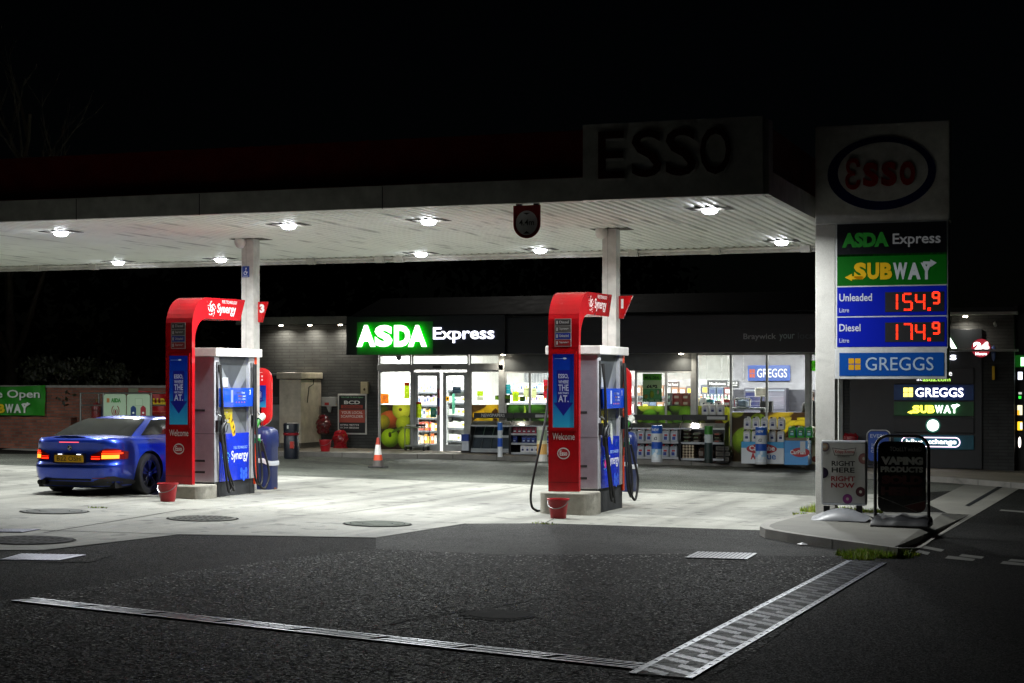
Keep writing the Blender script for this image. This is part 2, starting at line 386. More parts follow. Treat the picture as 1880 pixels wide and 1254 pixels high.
def rr_pts(x0, y0, x1, y1, r, n=5):
    o = []
    for cx, cy, a in ((x1 - r, y1 - r, 0), (x0 + r, y1 - r, 90), (x0 + r, y0 + r, 180), (x1 - r, y0 + r, 270)):
        for i in range(n + 1):
            t = R(a + 90 * i / n); o.append((cx + r * math.cos(t), cy + r * math.sin(t)))
    return o
def tag(o, label, cat, group=None):
    o['label'] = label; o['category'] = cat
    if group: o['group'] = group
    return o
def thing(name, label, cat, loc, rz=0, group=None):
    o = bpy.data.objects.new(name, None); COL.objects.link(o); o.location = loc; o.rotation_euler = (0, 0, rz); o.empty_display_size = .1
    return tag(o, label, cat, group)
def kind(o, k): o['kind'] = k; return o
def copy_tree(o, parent=None):
    c = o.copy(); COL.objects.link(c)
    if parent: c.parent = parent
    for ch in list(o.children): copy_tree(ch, c)
    return c
def area(name, parent, loc, size, watts, col=(1, 1, 1), rot=(0, 0, 0), shape='DISK', sy=None, spread=180):
    L = bpy.data.lights.new(name, 'AREA'); L.shape = shape; L.size = size; L.energy = watts; L.color = col; L.spread = R(spread)
    if sy: L.size_y = sy
    o = bpy.data.objects.new(name, L); COL.objects.link(o); o.parent = parent; o.location = loc; o.rotation_euler = rot
    return o
# ================================================================ the ground
def gpoly(m, pts, dz, mat, col='ffffff'):
    m.add([Vector(gp(*p)) + Vector((0, 0, dz)) if len(p) == 2 else Vector((p[0], p[1], gz(p[0], p[1]) + dz)) for p in pts], [tuple(range(len(pts)))], mat, col)
def W(x, y): return (x, y, 0)
def structure(m, name, **k): return kind(m.build(name, **k), 'structure')
m = MB(); g = [(-250, -20), (250, -20), (250, 400), (-250, 400)]
m.add([(x, y, gz(x, y)) for x, y in g], [(0, 1, 2, 3)], 'asphalt_smooth'); structure(m, 'ground')
m = MB()
gpoly(m, [(-420, 1000), (-300, 1011), (80, 1011), (330, 981), (690, 988), (855, 962), (1000, 961), (1400, 974), (1440, 950), (1560, 945), (1700, 925), (1690, 905), (1500, 911), (1200, 898), (1000, 891), (500, 873), (-100, 850), (-420, 842)], .004, 'concrete')
structure(m, 'forecourt_slab')
m = MB()
gpoly(m, [(-700, 1165), (-60, 1112), (80, 1091), (330, 1051), (550, 1023), (690, 1008), (790, 1013), (940, 1019), (1270, 1017), (1400, 1021), (1600, 1023), (1590, 1034), (1235, 1248), (1120, 1330), (200, 1450), (-700, 1500)], .004, 'asphalt_coarse')
structure(m, 'coarse_asphalt_apron')
m = MB()
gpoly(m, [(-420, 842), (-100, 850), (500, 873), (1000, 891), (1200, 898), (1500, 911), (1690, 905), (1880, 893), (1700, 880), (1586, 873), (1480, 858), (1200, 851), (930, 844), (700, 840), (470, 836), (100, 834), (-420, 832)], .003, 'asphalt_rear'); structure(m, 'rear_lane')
m = MB()
gpoly(m, [(1600, 1023), (2100, 1075), (2600, 1400), (1140, 1400), (1235, 1248)], .004, 'asphalt_dark')
structure(m, 'side_road')
m = MB()
gpoly(m, [(690, 988), (855, 962), (1000, 961), (1400, 974), (1405, 975), (1445, 985), (1600, 1023), (1400, 1021), (1270, 1017), (940, 1019), (790, 1013), (690, 1008)], .0035, 'asphalt_mid'); structure(m, 'worn_asphalt_strip')
m = MB()   # patches let into the apron beside the drains
gpoly(m, [(1190, 1218), (1330, 1135), (1365, 1133), (1250, 1205)], .008, 'asphalt_smooth')
gpoly(m, [(1300, 1245), (1370, 1212), (1460, 1142), (1440, 1140), (1345, 1200)], .008, 'asphalt_coarse')
gpoly(m, [(850, 1136), (880, 1118), (960, 1122), (985, 1134), (930, 1143)], .008, 'asphalt_dark')
gpoly(m, [(-40, 1034), (0, 1016), (215, 1018), (165, 1033)], .006, 'asphalt_dark')
structure(m, 'asphalt_patches')
m = MB()
def gline(m, a, b, w, dz, mat, col='ffffff'):
    a = gp(*a); b = gp(*b); d = (b - a).normalized(); s = Vector((-d.y, d.x, 0)) * w / 2
    m.add([Vector((q.x, q.y, gz(q.x, q.y) + dz)) for q in (a - s, b - s, b + s, a + s)], [(0, 1, 2, 3)], mat, col)
for a, b, w in (((80, 979), (340, 936), .025), ((330, 982), (0, 972), .03), ((330, 982), (690, 988), .05), ((0, 1011), (80, 1011), .04), ((80, 1011), (330, 982), .03),
                ((120, 930), (620, 944), .012), ((620, 944), (820, 915), .015), ((820, 915), (960, 893), .015), ((690, 988), (855, 962), .02), ((1000, 962), (1400, 975), .03),
                ((690, 924), (800, 922), .03), ((1080, 930), (1500, 918), .012), ((1000, 961), (1130, 900), .014), ((500, 950), (880, 962), .012), ((0, 868), (300, 880), .012)):
    gline(m, a, b, w, .0075, 'iron', '303030')
structure(m, 'slab_joints')
m = MB(); rnd = random.Random(12)     # cracks in the old asphalt
for (xa, ya), (xb, yb), w_ in (((700, 1150), (1010, 1098), .02), ((1010, 1098), (1180, 1104), .014), ((300, 1075), (520, 1040), .012), ((860, 1118), (700, 1150), .018), ((1290, 1075), (1400, 1100), .014), ((420, 1210), (760, 1236), .016), ((1660, 1090), (1860, 1150), .014), ((150, 1180), (420, 1210), .014)):
    pt = (xa, ya)
    for k in range(1, 13):
        q = (xa + (xb - xa) * k / 12 + rnd.uniform(-6, 6), ya + (yb - ya) * k / 12 + rnd.uniform(-1.2, 1.2)); gline(m, pt, q, w_ * rnd.uniform(.5, 1.3), .0075, 'iron', '0a0a0a'); pt = q
structure(m, 'asphalt_cracks')
m = MB()   # worn oil and tyre stains where cars stop
def stain(px, py, rx, ry, col):
    c = gp(px, py); k = (c.to_2d().length) / FPX; f = Fr((c.x, c.y, c.z), (1, 0, -.0189), (0, 1, -.0066)); P = []
    for i in range(26):
        t = i / 26 * 2 * math.pi; q = random.uniform(.7, 1.15); P.append((rx * q * math.cos(t), ry * q * math.sin(t)))
    m.poly(f, P, .0065, 'concrete', col)
m = MB()   # the pale worn bay lines by the shop
for a, b, w in (((520, 840), (600, 846), .1), ((640, 848), (720, 866), .12), ((1178, 862), (1250, 857), .1), ((1380, 868), (1412, 862), .1), ((1420, 875), (1490, 874), .1)):
    gline(m, a, b, w, .0045, 'matte', '4a4d3a' if a[0] < 1000 else '6a6b66')
for q in ([(1669, 1012), (1675, 1008), (1708, 1015), (1703, 1020)], [(1692, 1007), (1698, 1003), (1734, 1010), (1728, 1014)], [(1734, 1026), (1741, 1021), (1791, 1027), (1786, 1031)],
          [(1760, 1022), (1766, 1018), (1807, 1023), (1802, 1027)], [(1836, 1036), (1842, 1031), (1900, 1037), (1895, 1041)], [(1850, 1031), (1856, 1027), (1900, 1031), (1895, 1034)],
          [(1835, 938), (1880, 942), (1880, 939), (1838, 936)]):
    gpoly(m, q, .006, 'matte', '4e4e49')
structure(m, 'road_markings')

# raised pavements
def raised(name, top, h, mat='pavement', kmat='kerb', kw=.12, hs=None):
    m = MB(); hs = hs or [h] * len(top); P = [Vector((x, y, gz(x, y) + k)) for (x, y), k in zip(top, hs)]; n = len(P)
    c = sum(P, Vector()) / n
    I = []
    for i, p in enumerate(P):
        a = (P[i] - P[i - 1]).to_2d().normalized(); b = (P[(i + 1) % n] - P[i]).to_2d().normalized(); nn = Vector((-(a.y + b.y), a.x + b.x)).normalized()
        q = p.to_2d() + nn * kw; I.append(Vector((q.x, q.y, gz(q.x, q.y) + hs[i] + .0)))
    if len(set(hs)) == 1: m.add(I, [tuple(range(n))], mat)
    else:
        k = [i for i in range(n) if hs[i] < h]; a_, b_ = k[0] - 1, (k[-1] + 1) % n
        m.add(I, [tuple([i for i in range(n) if hs[i] >= h]), tuple([a_] + k + [b_])], mat)
    m.add(P + I, [(i, (i + 1) % n, n + (i + 1) % n, n + i) for i in range(n)], kmat)
    B = [Vector((p.x, p.y, gz(p.x, p.y) - .1)) for p in P]
    m.add(P + B, [(i, n + i, n + (i + 1) % n, (i + 1) % n) for i in range(n)], kmat)
    for i in range(n):      # the joints between kerb stones
        a, b = P[i], P[(i + 1) % n]; e = b - a; L_ = e.length; o_ = Vector((e.y, -e.x, 0)).normalized() * .004
        for k in range(1, int(L_ / .9) + 1):
            q = a + e * (k * .9 / L_); d_ = e.normalized() * .007
            m.add([q - d_ + o_, q + d_ + o_, q + d_ + o_ - Vector((0, 0, .2)), q - d_ + o_ - Vector((0, 0, .2))], [(0, 1, 2, 3)], 'soil')
    return structure(m, name)
YS = 41.4     # the shop front
tops = [gp(p[0], p[1], .12) for p in ((200, 829), (470, 829), (560, 829.5), (640, 831), (700, 833), (850, 834), (930, 837), (1200, 844), (1480, 851), (1586, 869), (1738, 876), (1862, 886), (1990, 893))]
raised('shop_pavement', [(p.x, p.y) for p in tops] + [(6, YS + .5), (tops[0].x, YS + .5)], .12)
ip = ((1395, 966, .12), (1398, 962, .12), (1412, 957, .12), (1459, 945, .12), (1500, 938, .12), (1560, 936, .12), (1640, 938, .12), (1722, 941, .12), (1782, 945, .012), (1690, 1006, .012), (1648, 1006, .12), (1536, 991, .12), (1445, 978, .12), (1405, 971, .12))
isl = [gp(*p) for p in ip]
raised('kerbed_island', [(p.x, p.y) for p in reversed(isl)], .12, 'island_top', hs=[p[2] for p in reversed(ip)])
m = MB(); gpoly(m, [(1745, 946), (1683, 998), (1700, 1000), (1880, 893), (1990, 860), (1960, 855), (1830, 862), (1700, 925)], .008, 'island_top'); structure(m, 'crossing_path')
m = MB(); gpoly(m, [(1772, 929), (1779, 931), (1845, 893), (1836, 892)], .012, 'iron', '16181b'); structure(m, 'crossing_gutter')

# ---------------------------------------------------------------- drains, manholes
def grate(name, label, a, b, w, style):
    a = gp(*a); b = gp(*b); L = (b - a).length; d = (b - a).normalized(); s = Vector((d.y, -d.x, 0)); s.z = -.02 * (s.x * CA + s.y * SA)
    t = thing(name, label, 'drain', a); m = MB(); f = Fr((0, 0, 0), d, s)
    if f.n.z < 0: f = Fr((0, 0, 0), d, -s)
    m.rect(f, 0, -w / 2, L, w / 2, .009, 'iron', '0a0a0a'); m.build('channel', t)
    m = MB(); col = '868a94'
    if style == 0:
        for y in (-w / 2, w / 2 - .03): m.rect(f, 0, y, L, y + .03, .011, 'steel', col, .006)
        k = 0; x = 0
        while x < L - .12:
            pts = [(x, -w / 2 + .03), (x + .034, -w / 2 + .03), (x + .114, w / 2 - .03), (x + .08, w / 2 - .03)]
            m.poly(f, pts, .011, 'steel', col, .005); k += 1; x += .075 if k % 9 else .13
    else:
        wi = w * .76
        for sg in (-1, 1):
            y0, y1 = (wi / 2, w / 2) if sg > 0 else (-w / 2, -wi / 2)
            m.rect(f, 0, y0, L, y0 + (y1 - y0) * .22, .011, 'steel', col, .006); m.rect(f, 0, y1 - (y1 - y0) * .22, L, y1, .011, 'steel', col, .006)
            x = 0
            while x < L: m.rect(f, x, y0 + .008, min(L, x + .17), y1 - .008, .011, 'steel', col, .0045); x += .2
        # ridged mesh plate: slanting ridges painted pale as catching light, with dark gaps, cut into half-metre panels
        n = int(L / .5); pit = .19
        for i in range(n):
            x0 = i * L / n + .008; x1 = (i + 1) * L / n - .008
            x = x0 - .3
            while x < x1:
                for q in range(1):
                    RW = .115; a = x; lo, hi = max(x0, a), min(x1, a + RW); lo2, hi2 = max(x0, a + .26), min(x1, a + .26 + RW)
                    if a > x0 and a + .26 + RW < x1: m.poly(f, [(lo, -wi / 2), (hi, -wi / 2), (hi2, wi / 2), (lo2, wi / 2)], .011, 'steel', 'd0d4de', .004)
                    elif a + .26 + RW > x0 + .05 and a < x1 - .13:
                        k0 = max(0, (x0 - a) / .26); k1 = min(1, (x1 - a - RW) / .26)
                        if k1 > k0: m.poly(f, [(a + .26 * k0, -wi / 2 + wi * k0), (a + .26 * k0 + RW, -wi / 2 + wi * k0), (a + .26 * k1 + RW, -wi / 2 + wi * k1), (a + .26 * k1, -wi / 2 + wi * k1)], .011, 'steel', 'd0d4de', .004)
                x += pit
            for j in range(13):
                xx = x0 + (x1 - x0) * j / 13; m.rect(f, xx, -wi / 2, xx + .008, wi / 2, .0155, 'paint', '83878e', .002)
    m.build('grating', t); return t
grate('channel_drain', 'long narrow slotted metal drain running across the dark coarse asphalt', (40, 1103), (1196, 1229), .25, 0)
grate('channel_drain', 'wide pale perforated metal drain running up to the grass tuft by the kerb', (1212, 1244), (1592, 1033), .44, 1)

def manhole(px, py, rx, label, style=0, col='4c4d4c'):
    c = gp(px, py); r = rx * (c.y * CA - c.x * SA) / FPX
    t = thing('manhole_cover', label, 'manhole', c, group='round tank lids in the forecourt'); f = Fr((0, 0, 0), (1, 0, -.0189), (0, 1, -.0066))
    m = MB(); m.disc(f, 0, 0, r, r, .009, 'iron', '1c1c1c', n=40); m.build('frame', t)
    m = MB(); q = [(.93 * r * math.cos(i / 40 * 2 * math.pi), .93 * r * math.sin(i / 40 * 2 * math.pi)) for i in range(40)]
    m.poly(f, q, .010, 'iron', col, .006)
    if style == 1:
        for i in range(-5, 6):
            y = i * r * .17; h = math.sqrt(max(0, (.85 * r) ** 2 - y * y)); m.rect(f, y - .02, -h, y + .02, h, .017, 'iron', '1c1c1c')
        for j in (-.5, 0, .5): h = math.sqrt((.85 * r) ** 2 - (j * r) ** 2); m.rect(f, -h, j * r - .02, h, j * r + .02, .0175, 'iron', '1c1c1c')
    else:
        for k in range(2): m.ring(f, 0, 0, r * (.8 - .35 * k), r * (.8 - .35 * k), .015, .0168, 'iron', '202020')
        for k in (-1, 1): m.rect(f, k * .6 * r - .05, -.02, k * .6 * r + .05, .02, .017, 'iron', '141414')
    m.build('lid', t)
manhole(100, 940, 63, 'plain round metal lid in the pale concrete nearest the blue car', 0, '7a7c7a')
manhole(372, 953, 66, 'round lid with a barred grid pattern near the left red bucket', 1, '868782')
manhole(693, 963, 64, 'plain round lid at the concrete edge between the two pump islands', 0, '70766e')
manhole(50, 993, 88, 'large dark ribbed round lid at the left edge of the concrete', 1, '5c5c60')
t = thing('manhole_cover', 'sunken black broken-edged round cover in the coarse asphalt foreground', 'manhole', gp(915, 1130))
m = MB(); f = Fr((0, 0, 0), (1, 0, -.0189), (0, 1, -.0066)); m.disc(f, 0, 0, .30, .3, .0095, 'iron', '0b0b0b', n=30); m.build('frame', t)
m = MB(); m.disc(f, 0, 0, .26, .25, .012, 'iron', '1c1c1c', n=30); m.build('lid', t)
def plate(pts, label, col, name='drain_cover'):
    P = [gp(*p) for p in pts]; c = P[0].copy(); m = MB()
    m.add([p - c + Vector((0, 0, .009)) for p in P] + [p - c + Vector((0, 0, .017)) for p in P], [(4, 5, 6, 7), (0, 1, 5, 4), (1, 2, 6, 5), (2, 3, 7, 6), (3, 0, 4, 7)], 'steel', col)
    n = 14
    for i in range(1, n):
        q = [(P[0].lerp(P[1], (i - .12) / n)), P[0].lerp(P[1], (i + .12) / n), P[3].lerp(P[2], (i + .12) / n), P[3].lerp(P[2], (i - .12) / n)]
        m.add([p - c + Vector((0, 0, .019)) for p in q], [(0, 1, 2, 3)], 'iron', '404044')
    tag(m.build(name, loc=c), label, 'drain cover')
plate([(1258, 1026), (1372, 1029), (1390, 1018), (1281, 1015)], 'pale ribbed rectangular metal cover set in the asphalt left of the kerb tip', '8e9096')
plate([(0, 1030), (108, 1031), (158, 1021), (40, 1019)], 'pale rectangular metal cover in the dark asphalt at the left edge', '82849a')
plate([(-30, 978), (40, 979), (74, 973.5), (10, 973)], 'small pale metal cover behind the large ribbed round lid', '82849a')

# ================================================================ canopy
YF, YB, ZS = 22.1, 31.25, 4.37          # front lip, back edge, soffit height
XR = zp(1402, 357, ZS - .04).x; XL = -44
cano = thing('canopy', 'long flat filling station canopy with white ribbed underside and dark red fascia', 'canopy', (-14, 26.7, 0))
def cl(x, y, z): return (x + 14, y - 26.7, z)
m = MB(); x = XL; vs = []; per = .15
prof = []
while x < XR - .1:
    prof += [(x, 0), (x + per * .38, 0), (x + per * .5, .034), (x + per * .88, .034)]; x += per
prof.append((XR - .1, 0))
for px_, z in prof: vs += [cl(px_, YF + .1, ZS + z * .7), cl(px_, YB - .02, ZS + z * .7)]
m.add(vs, [(2 * i, 2 * i + 1, 2 * i + 3, 2 * i + 2) for i in range(len(prof) - 1)], 'soffit'); m.build('soffit', cano)
XE = yx(1072, YF)
m = MB(); m.box(*[c for p in zip(cl(XL, YF, ZS - .04), cl(XE, YF + .1, ZS + .27)) for c in p], 'paint', 'd9d8d2')
for q in (140, 366, 702): xx = yx(q, YF); m.box(xx + 14 - .006, xx + 14 + .006, YF - 26.7 - .002, YF - 26.7 + .01, ZS - .045, ZS + .26, 'matte', '1a1a1a')
m.build('lip', cano)
m = MB(); m.box(*[c for p in zip(cl(XL, YF + .12, ZS + .2), cl(XE, YF + .2, ZS + .92)) for c in p], 'paint', '7a0d0d')
m.box(*[c for p in zip(cl(XL, YF + .06, ZS + .27), cl(XE, YF + .12, ZS + .30)) for c in p], 'paint', 'a04050'); m.build('fascia', cano)
m = MB(); m.box(*[c for p in zip(cl(XE, YF - .05, ZS - .04), cl(XR, YF + .1, ZS + .96)) for c in p], 'paint', 'd9d8d2')
f = Fr(cl(XE, YF - .05, ZS - .04)); bd = m.build('sign_board', cano)
w = XR - XE; m = MB()
for i, ch in enumerate('ESSO'):
    x0 = w * (.095 + .19 * i); m.text(f, ch, x0, .25, w * (.17 if i else .15), .62, .001, 'paint', 'e4e3dc', .012, bold=.02); 
m.build('letter_lit_edge', bd)  # paler letters set lower: painted light on the cut-out edges
m = MB()
for i, ch in enumerate('ESSO'):
    x0 = w * (.095 + .19 * i); m.text(f, ch, x0 - .012, .275, w * (.17 if i else .15), .62, .014, 'paint', '4a0a0a', .004, bold=.02)
m.build('letters', bd)
# right-hand end: chamfer strip, side lip, recessed red panel
m = MB(); m.box(*[c for p in zip(cl(XR, YF - .02, ZS - .04), cl(XR + .07, YF + .25, ZS + .92)) for c in p], 'paint', 'd2d1ca')
m.box(*[c for p in zip(cl(XR - .03, YF + .25, ZS - .045), cl(XR + .07, YB, ZS + .27)) for c in p], 'paint', 'd2d1ca'); m.build('side_lip', cano)
m = MB(); m.box(*[c for p in zip(cl(XR - .2, YF + .25, ZS + .27), cl(XR - .02, YB, ZS + .9)) for c in p], 'paint', '7a1014')
m.box(*[c for p in zip(cl(XR - .02, YF + .25, ZS + .27), cl(XR + .02, YB, ZS + .30)) for c in p], 'paint', 'a04050'); m.build('side_fascia', cano)
m = MB(); m.box(*[c for p in zip(cl(XL, YF + .2, ZS + .5), cl(XR - .2, YB, ZS + .56)) for c in p], 'matte', '303030'); m.build('roof', cano)
m = MB(); m.box(*[c for p in zip(cl(XL, YB - .02, ZS - .1), cl(XR + .05, YB + .14, ZS + .09)) for c in p], 'paint', 'cfcdc4')
m.tube([cl(XL, YB - .06, ZS - .03), cl(XR, YB - .06, ZS - .03)], .025, 'paint', 'd8d6cc')
for q in (70, 176, 575, 700, 735, 1165, 1315, 1480):
    xx = yx(q, YB); m.box(xx + 14 - .09, xx + 14 + .09, YB - 26.7 - .13, YB - 26.7 - .02, ZS - .12, ZS + .01, 'paint', 'c8c6bc')
m.build('gutter', cano)
COLS = [(yx(460, 26.65), 26.65), (yx(1122, 26.8), 26.8), (-20.3, 26.6), (-26.6, 26.6)]
for cx, cy in COLS:
    m = MB(); z0 = gz(cx, cy) - .1; hw = .115
    m.box(cx + 14 - hw, cx + 14 + hw, cy - 26.7 - hw, cy - 26.7 + hw, z0, ZS + .03, 'paint', 'd6d5cf')
    m.box(cx + 14 - .028, cx + 14 - .02, cy - 26.7 - hw - .002, cy - 26.7, z0, ZS, 'paint', '908f88')
    co = m.build('column', cano, bev=.008)
    m = MB(); m.lathe((cx + 14 - .12, cy - 26.7 - hw - .03, ZS - .07), [(.0, -.1), (.06, -.08), (.095, -.02), (.1, .03), (.09, .07)], 'plastic', 'e8e6de'); m.build('dome', co, smooth=40)
    m = MB(); m.box(cx + 14 - .3, cx + 14 + .32, cy - 26.7 - .2, cy - 26.7 + .2, ZS - .006, ZS + .002, 'matte', '4a463c'); m.build('collar', co)
LAMPS = [(112, 428), (530, 415), (787, 407), (1303, 386), (217, 482), (405, 477), (773, 467), (992, 460), (1435, 445)]
where = ['front row over the blue car', 'front row right of the left column', 'front row midway between the columns', 'front row nearest the price totem',
         'back row furthest left', 'back row left of the left column', 'back row behind the middle front lamp', 'back row left of the right column', 'back row beside the price totem']
LP = [zp(a, b, ZS - .025) for a, b in LAMPS]
proto = None
for i, p in enumerate(LP + [Vector((-22.5, LP[0].y, LP[0].z)), Vector((-25, LP[4].y, LP[0].z))]):
    t = thing('canopy_lamp', 'round white lamp in the canopy underside, ' + (where[i] if i < 9 else 'beyond the picture on the left'), 'lamp', p, group='canopy lamps')
    m = MB(); m.box(-.3, .3, -.2, .2, .018, .023, 'matte', '3a3830'); m.box(-.2, .2, -.17, .17, .012, .02, 'paint', 'e4e2da'); m.build('frame', t)  # dark outer plate paints the shadow line round the lamp frame
    m = MB(); m.lathe((0, 0, 0), [(0, -.055), (.06, -.05), (.1, -.03), (.115, .0), (.115, .02)], 'lit20', 'f2f5ff', 20); m.build('lens', t, smooth=50)
    area('bulb', t, (0, 0, -.06), .2, P_CANOPY, (.95, .98, .97), spread=164)
# hanging height limit board
hp = yp(967, 377, 22.3); t = thing('height_limit_sign', 'dark shield-shaped height limit board hanging from the canopy edge reading 4.4m', 'sign', hp)
m = MB(); f = Fr((0, 0, 0)); k = hp.y / FPX / .94; W2, H2 = 26 * k, 60 * k
pts = [(-W2, 0)] + [(-W2 * math.cos(R(a)), -H2 + W2 - W2 * math.sin(R(a))) for a in range(0, 181, 12)] + [(W2, 0)]
m.poly(f, list(reversed(pts)), -.02, 'paint', '8a1418', .02); m.build('board', t)
m = MB(); m.disc(f, 0, -H2 + W2 * 1.08, W2 * .8, W2 * .86, .0035, 'paint', 'd4d5da', n=32); m.build('face', t)
m = MB(); m.text(f, '4.4m', -W2 * .55, -H2 + W2 * .9, W2 * 1.1, W2 * .42, .004, 'print', '1a1a1a', .002, .02)
m.poly(f, [(-.05, -H2 + W2 * 1.78), (0, -H2 + W2 * 1.65), (.05, -H2 + W2 * 1.78)], .006, 'print', '101010'); m.poly(f, [(-.05, -H2 + W2 * .32), (.05, -H2 + W2 * .32), (0, -H2 + W2 * .5)], .006, 'print', '101010'); m.build('lettering', t)
m = MB()
for x in (-W2 * .75, W2 * .55): m.box(x, x + .08, -.03, .01, 0, .06, 'steel', '333333')
m.build('bracket', t)
# ================================================================ shop building
shop = thing('shop_building', 'single storey dark brick filling station shop with glazed front and lit interior', 'shop', (-12, YS, 0))
def sl(x, y, z): return (x + 12, y - YS, z)
def sbox(m, x0, x1, y0, y1, z0, z1, mat, col='ffffff'): m.box(x0 + 12, x1 + 12, y0 - YS, y1 - YS, z0, z1, mat, col)
X = lambda px: yx(px, YS)
Z = lambda px, py: yz(px, py, YS)
XA, XB, XD, XW, XT, XK, XE2 = X(474), X(694), X(925), X(1275), X(1484), X(1548), X(1862)
ZR = 3.42; ZC = 2.62
m = MB(); sbox(m, XA, XB, YS, YS + .3, -.5, ZR, 'brick_grey'); sbox(m, XA, XA + .3, YS + .3, YS + 11, -.5, ZR, 'brick_grey'); m.build('brick_wall', shop)
m = MB(); sbox(m, XK, XE2, YS, YS + .3, -.6, ZR + .05, 'brick_grey'); sbox(m, XE2 - .3, XE2, YS + .3, YS + 11, -.6, ZR, 'brick_grey'); m.build('brick_wall', shop)
# roof, eaves and the deep dark fascia
m = MB(); sbox(m, XA - .4, XE2 + .1, YS - .45, YS + 11.2, ZR + .1, ZR + .2, 'matte', '16181a'); sbox(m, XA - .4, X(652), YS - .5, YS - .45, ZR + .0, ZR + .2, 'paint', '8d8f8c'); m.build('roof', shop)
m = MB(); sbox(m, XA - .4, X(652), YS - .45, YS, ZR + .03, ZR + .1, 'paint', 'b0b0aa'); sbox(m, XB + .02, XE2 + .1, YS - .45, YS, ZC, ZC + .05, 'paint', 'b9bab6')
sbox(m, XK + .3, XE2 + .1, YS - .45, YS, ZR + .04, ZR + .1, 'paint', 'b0b0aa'); m.build('eaves', shop)
FY = YS - .5
m = MB(); sbox(m, X(652) - .02, XK + .3, FY, FY + .05, ZC, ZR + .1, 'paint', '12181f')
sbox(m, X(930), XK + .3, FY - .02, FY, ZC + .55, ZC + .565, 'paint', '15171a')
vs = [sl(X(652), FY - .1, ZR + .12), sl(XK + .3, FY - .1, ZR + .12), sl(XK + .3, FY + 2.2, ZR + .75), sl(X(652), FY + 2.2, ZR + .75)]
m.add(vs, [(0, 1, 2, 3)], 'paint', '101418'); m.build('fascia', shop)
SF = FY - .12
m = MB(); sbox(m, X(655), yx(927, SF), SF, FY, ZC - .01, ZR + .18, 'paint', '181d24'); brd = m.build('sign_board', shop, bev=.01)
f = Fr(sl(0, SF, 0)); 
def put(px, py, Y=SF): p = yp(px, py, Y); return p.x, p.z     # frame coordinates of a spot on a plane facing the road
def ftext(m, fr, body, px0, py0, px1, py1, d, mat, col, Y=SF, **k):
    a = put(px0, py1, Y); b = put(px1, py0, Y); m.text(fr, body, a[0], a[1], b[0] - a[0], b[1] - a[1], d, mat, col, **k)
m = MB()
xs = [659, 692, 727, 756, 790]
for i, ch in enumerate('ASDA'): ftext(m, f, ch, (659, 692, 727.5, 753)[i], 597, (693.5, 724.5, 757, 787.5)[i], 637, .1 + i * .001, 'lit5', 'f2fff2', th=.04, bold=.06, side=('lit5', '18d41f'))
m.build('green_letters', brd)
m = MB(); P_ = put(660, 632), put(786, 600)
for i, ch in enumerate('ASDA'): ftext(m, f, ch, (660, 694, 728.5, 754)[i], 599, (692, 723, 756, 786)[i], 635, .09, 'lit10', '10d018', th=0, bold=.03)
m.build('halo_tube', brd)
m = MB(); a_ = put(655.5, 651.5); b_ = put(795, 590); m.rect(f, a_[0], a_[1], b_[0], b_[1], .002, 'paint', '2a7a3a', .004); m.build('green_glow_panel', brd)  # added panel: green glow of the letters put into its colour
m = MB(); ftext(m, f, 'Express', 797, 600, 909, 630, .04, 'lit5', 'eef0ff', th=.03, bold=.03, side=('lit', 'cfd4ff')); m.build('white_letters', brd)
m = MB(); fm_ = Fr(sl(0, FY - .005, 0))
def ftx(m, *a, **k): ftext(m, fm_, *a, Y=FY, **k)
ftx(m, 'Braywick', 1365, 612, 1425, 626, .002, 'print', 'b8bcc0', th=.003, bold=.02); ftx(m, 'your', 1431, 613, 1459, 626, .002, 'print', '9fb4b4', th=.003, bold=.01)
ftx(m, 'local', 1465, 610, 1496, 622, .002, 'print', '50565c', th=.003); m.build('fascia_lettering', shop)
# ---- the glazed front: each window a part, its pane a sub-part
def win(px0, px1, zt, zb, n=1, name='window', fw=.05, col='c4c6c4', glassy=True, mid=(), frame=True):
    x0, x1 = X(px0), X(px1); m = MB(); y0, y1 = YS - .03, YS + .05
    sbox(m, x0, x0 + fw, y0, y1, zb, zt, 'paint', col); sbox(m, x1 - fw, x1, y0, y1, zb, zt, 'paint', col)
    sbox(m, x0 + fw, x1 - fw, y0, y1, zt - fw, zt, 'paint', col); sbox(m, x0 + fw, x1 - fw, y0, y1, zb, zb + fw, 'paint', col)
    for q in mid: xx = X(q); sbox(m, xx - fw / 2, xx + fw / 2, y0, y1, zb + fw, zt - fw, 'paint', col)
    o = m.build(name, shop)
    m = MB(); sbox(m, x0 + fw, x1 - fw, YS + .0, YS + .006, zb + fw, zt - fw, 'glass'); m.build('pane', o); return o
zf = Z(800, 828)                               # threshold
zd = Z(800, 683); zt1 = Z(800, 670); zt0 = Z(800, 656)
W1 = win(696, 757, zd + .05, zf - .02); W2_ = win(863, 922, zd + .05, zf - .02)
win(697, 755, ZC, zt1, fw=.035, name='transom_window'); win(757, 861, ZC, zt1, fw=.035, name='transom_window'); win(863, 922, ZC, zt1, fw=.035, name='transom_window')
m = MB(); sbox(m, X(694), X(925), YS - .06, YS + .06, zd + .05, zt1, 'paint', 'aeb0b0'); sbox(m, X(797), X(812), YS - .1, YS - .06, zd + .1, zd + .16, 'plastic', '101010'); m.build('door_header', shop)
for q in (757.5, 861.5): m = MB(); sbox(m, X(q) - .05, X(q) + .05, YS - .05, YS + .07, zf - .05, zd + .05, 'paint', 'b4b6b6'); m.build('door_frame', shop)
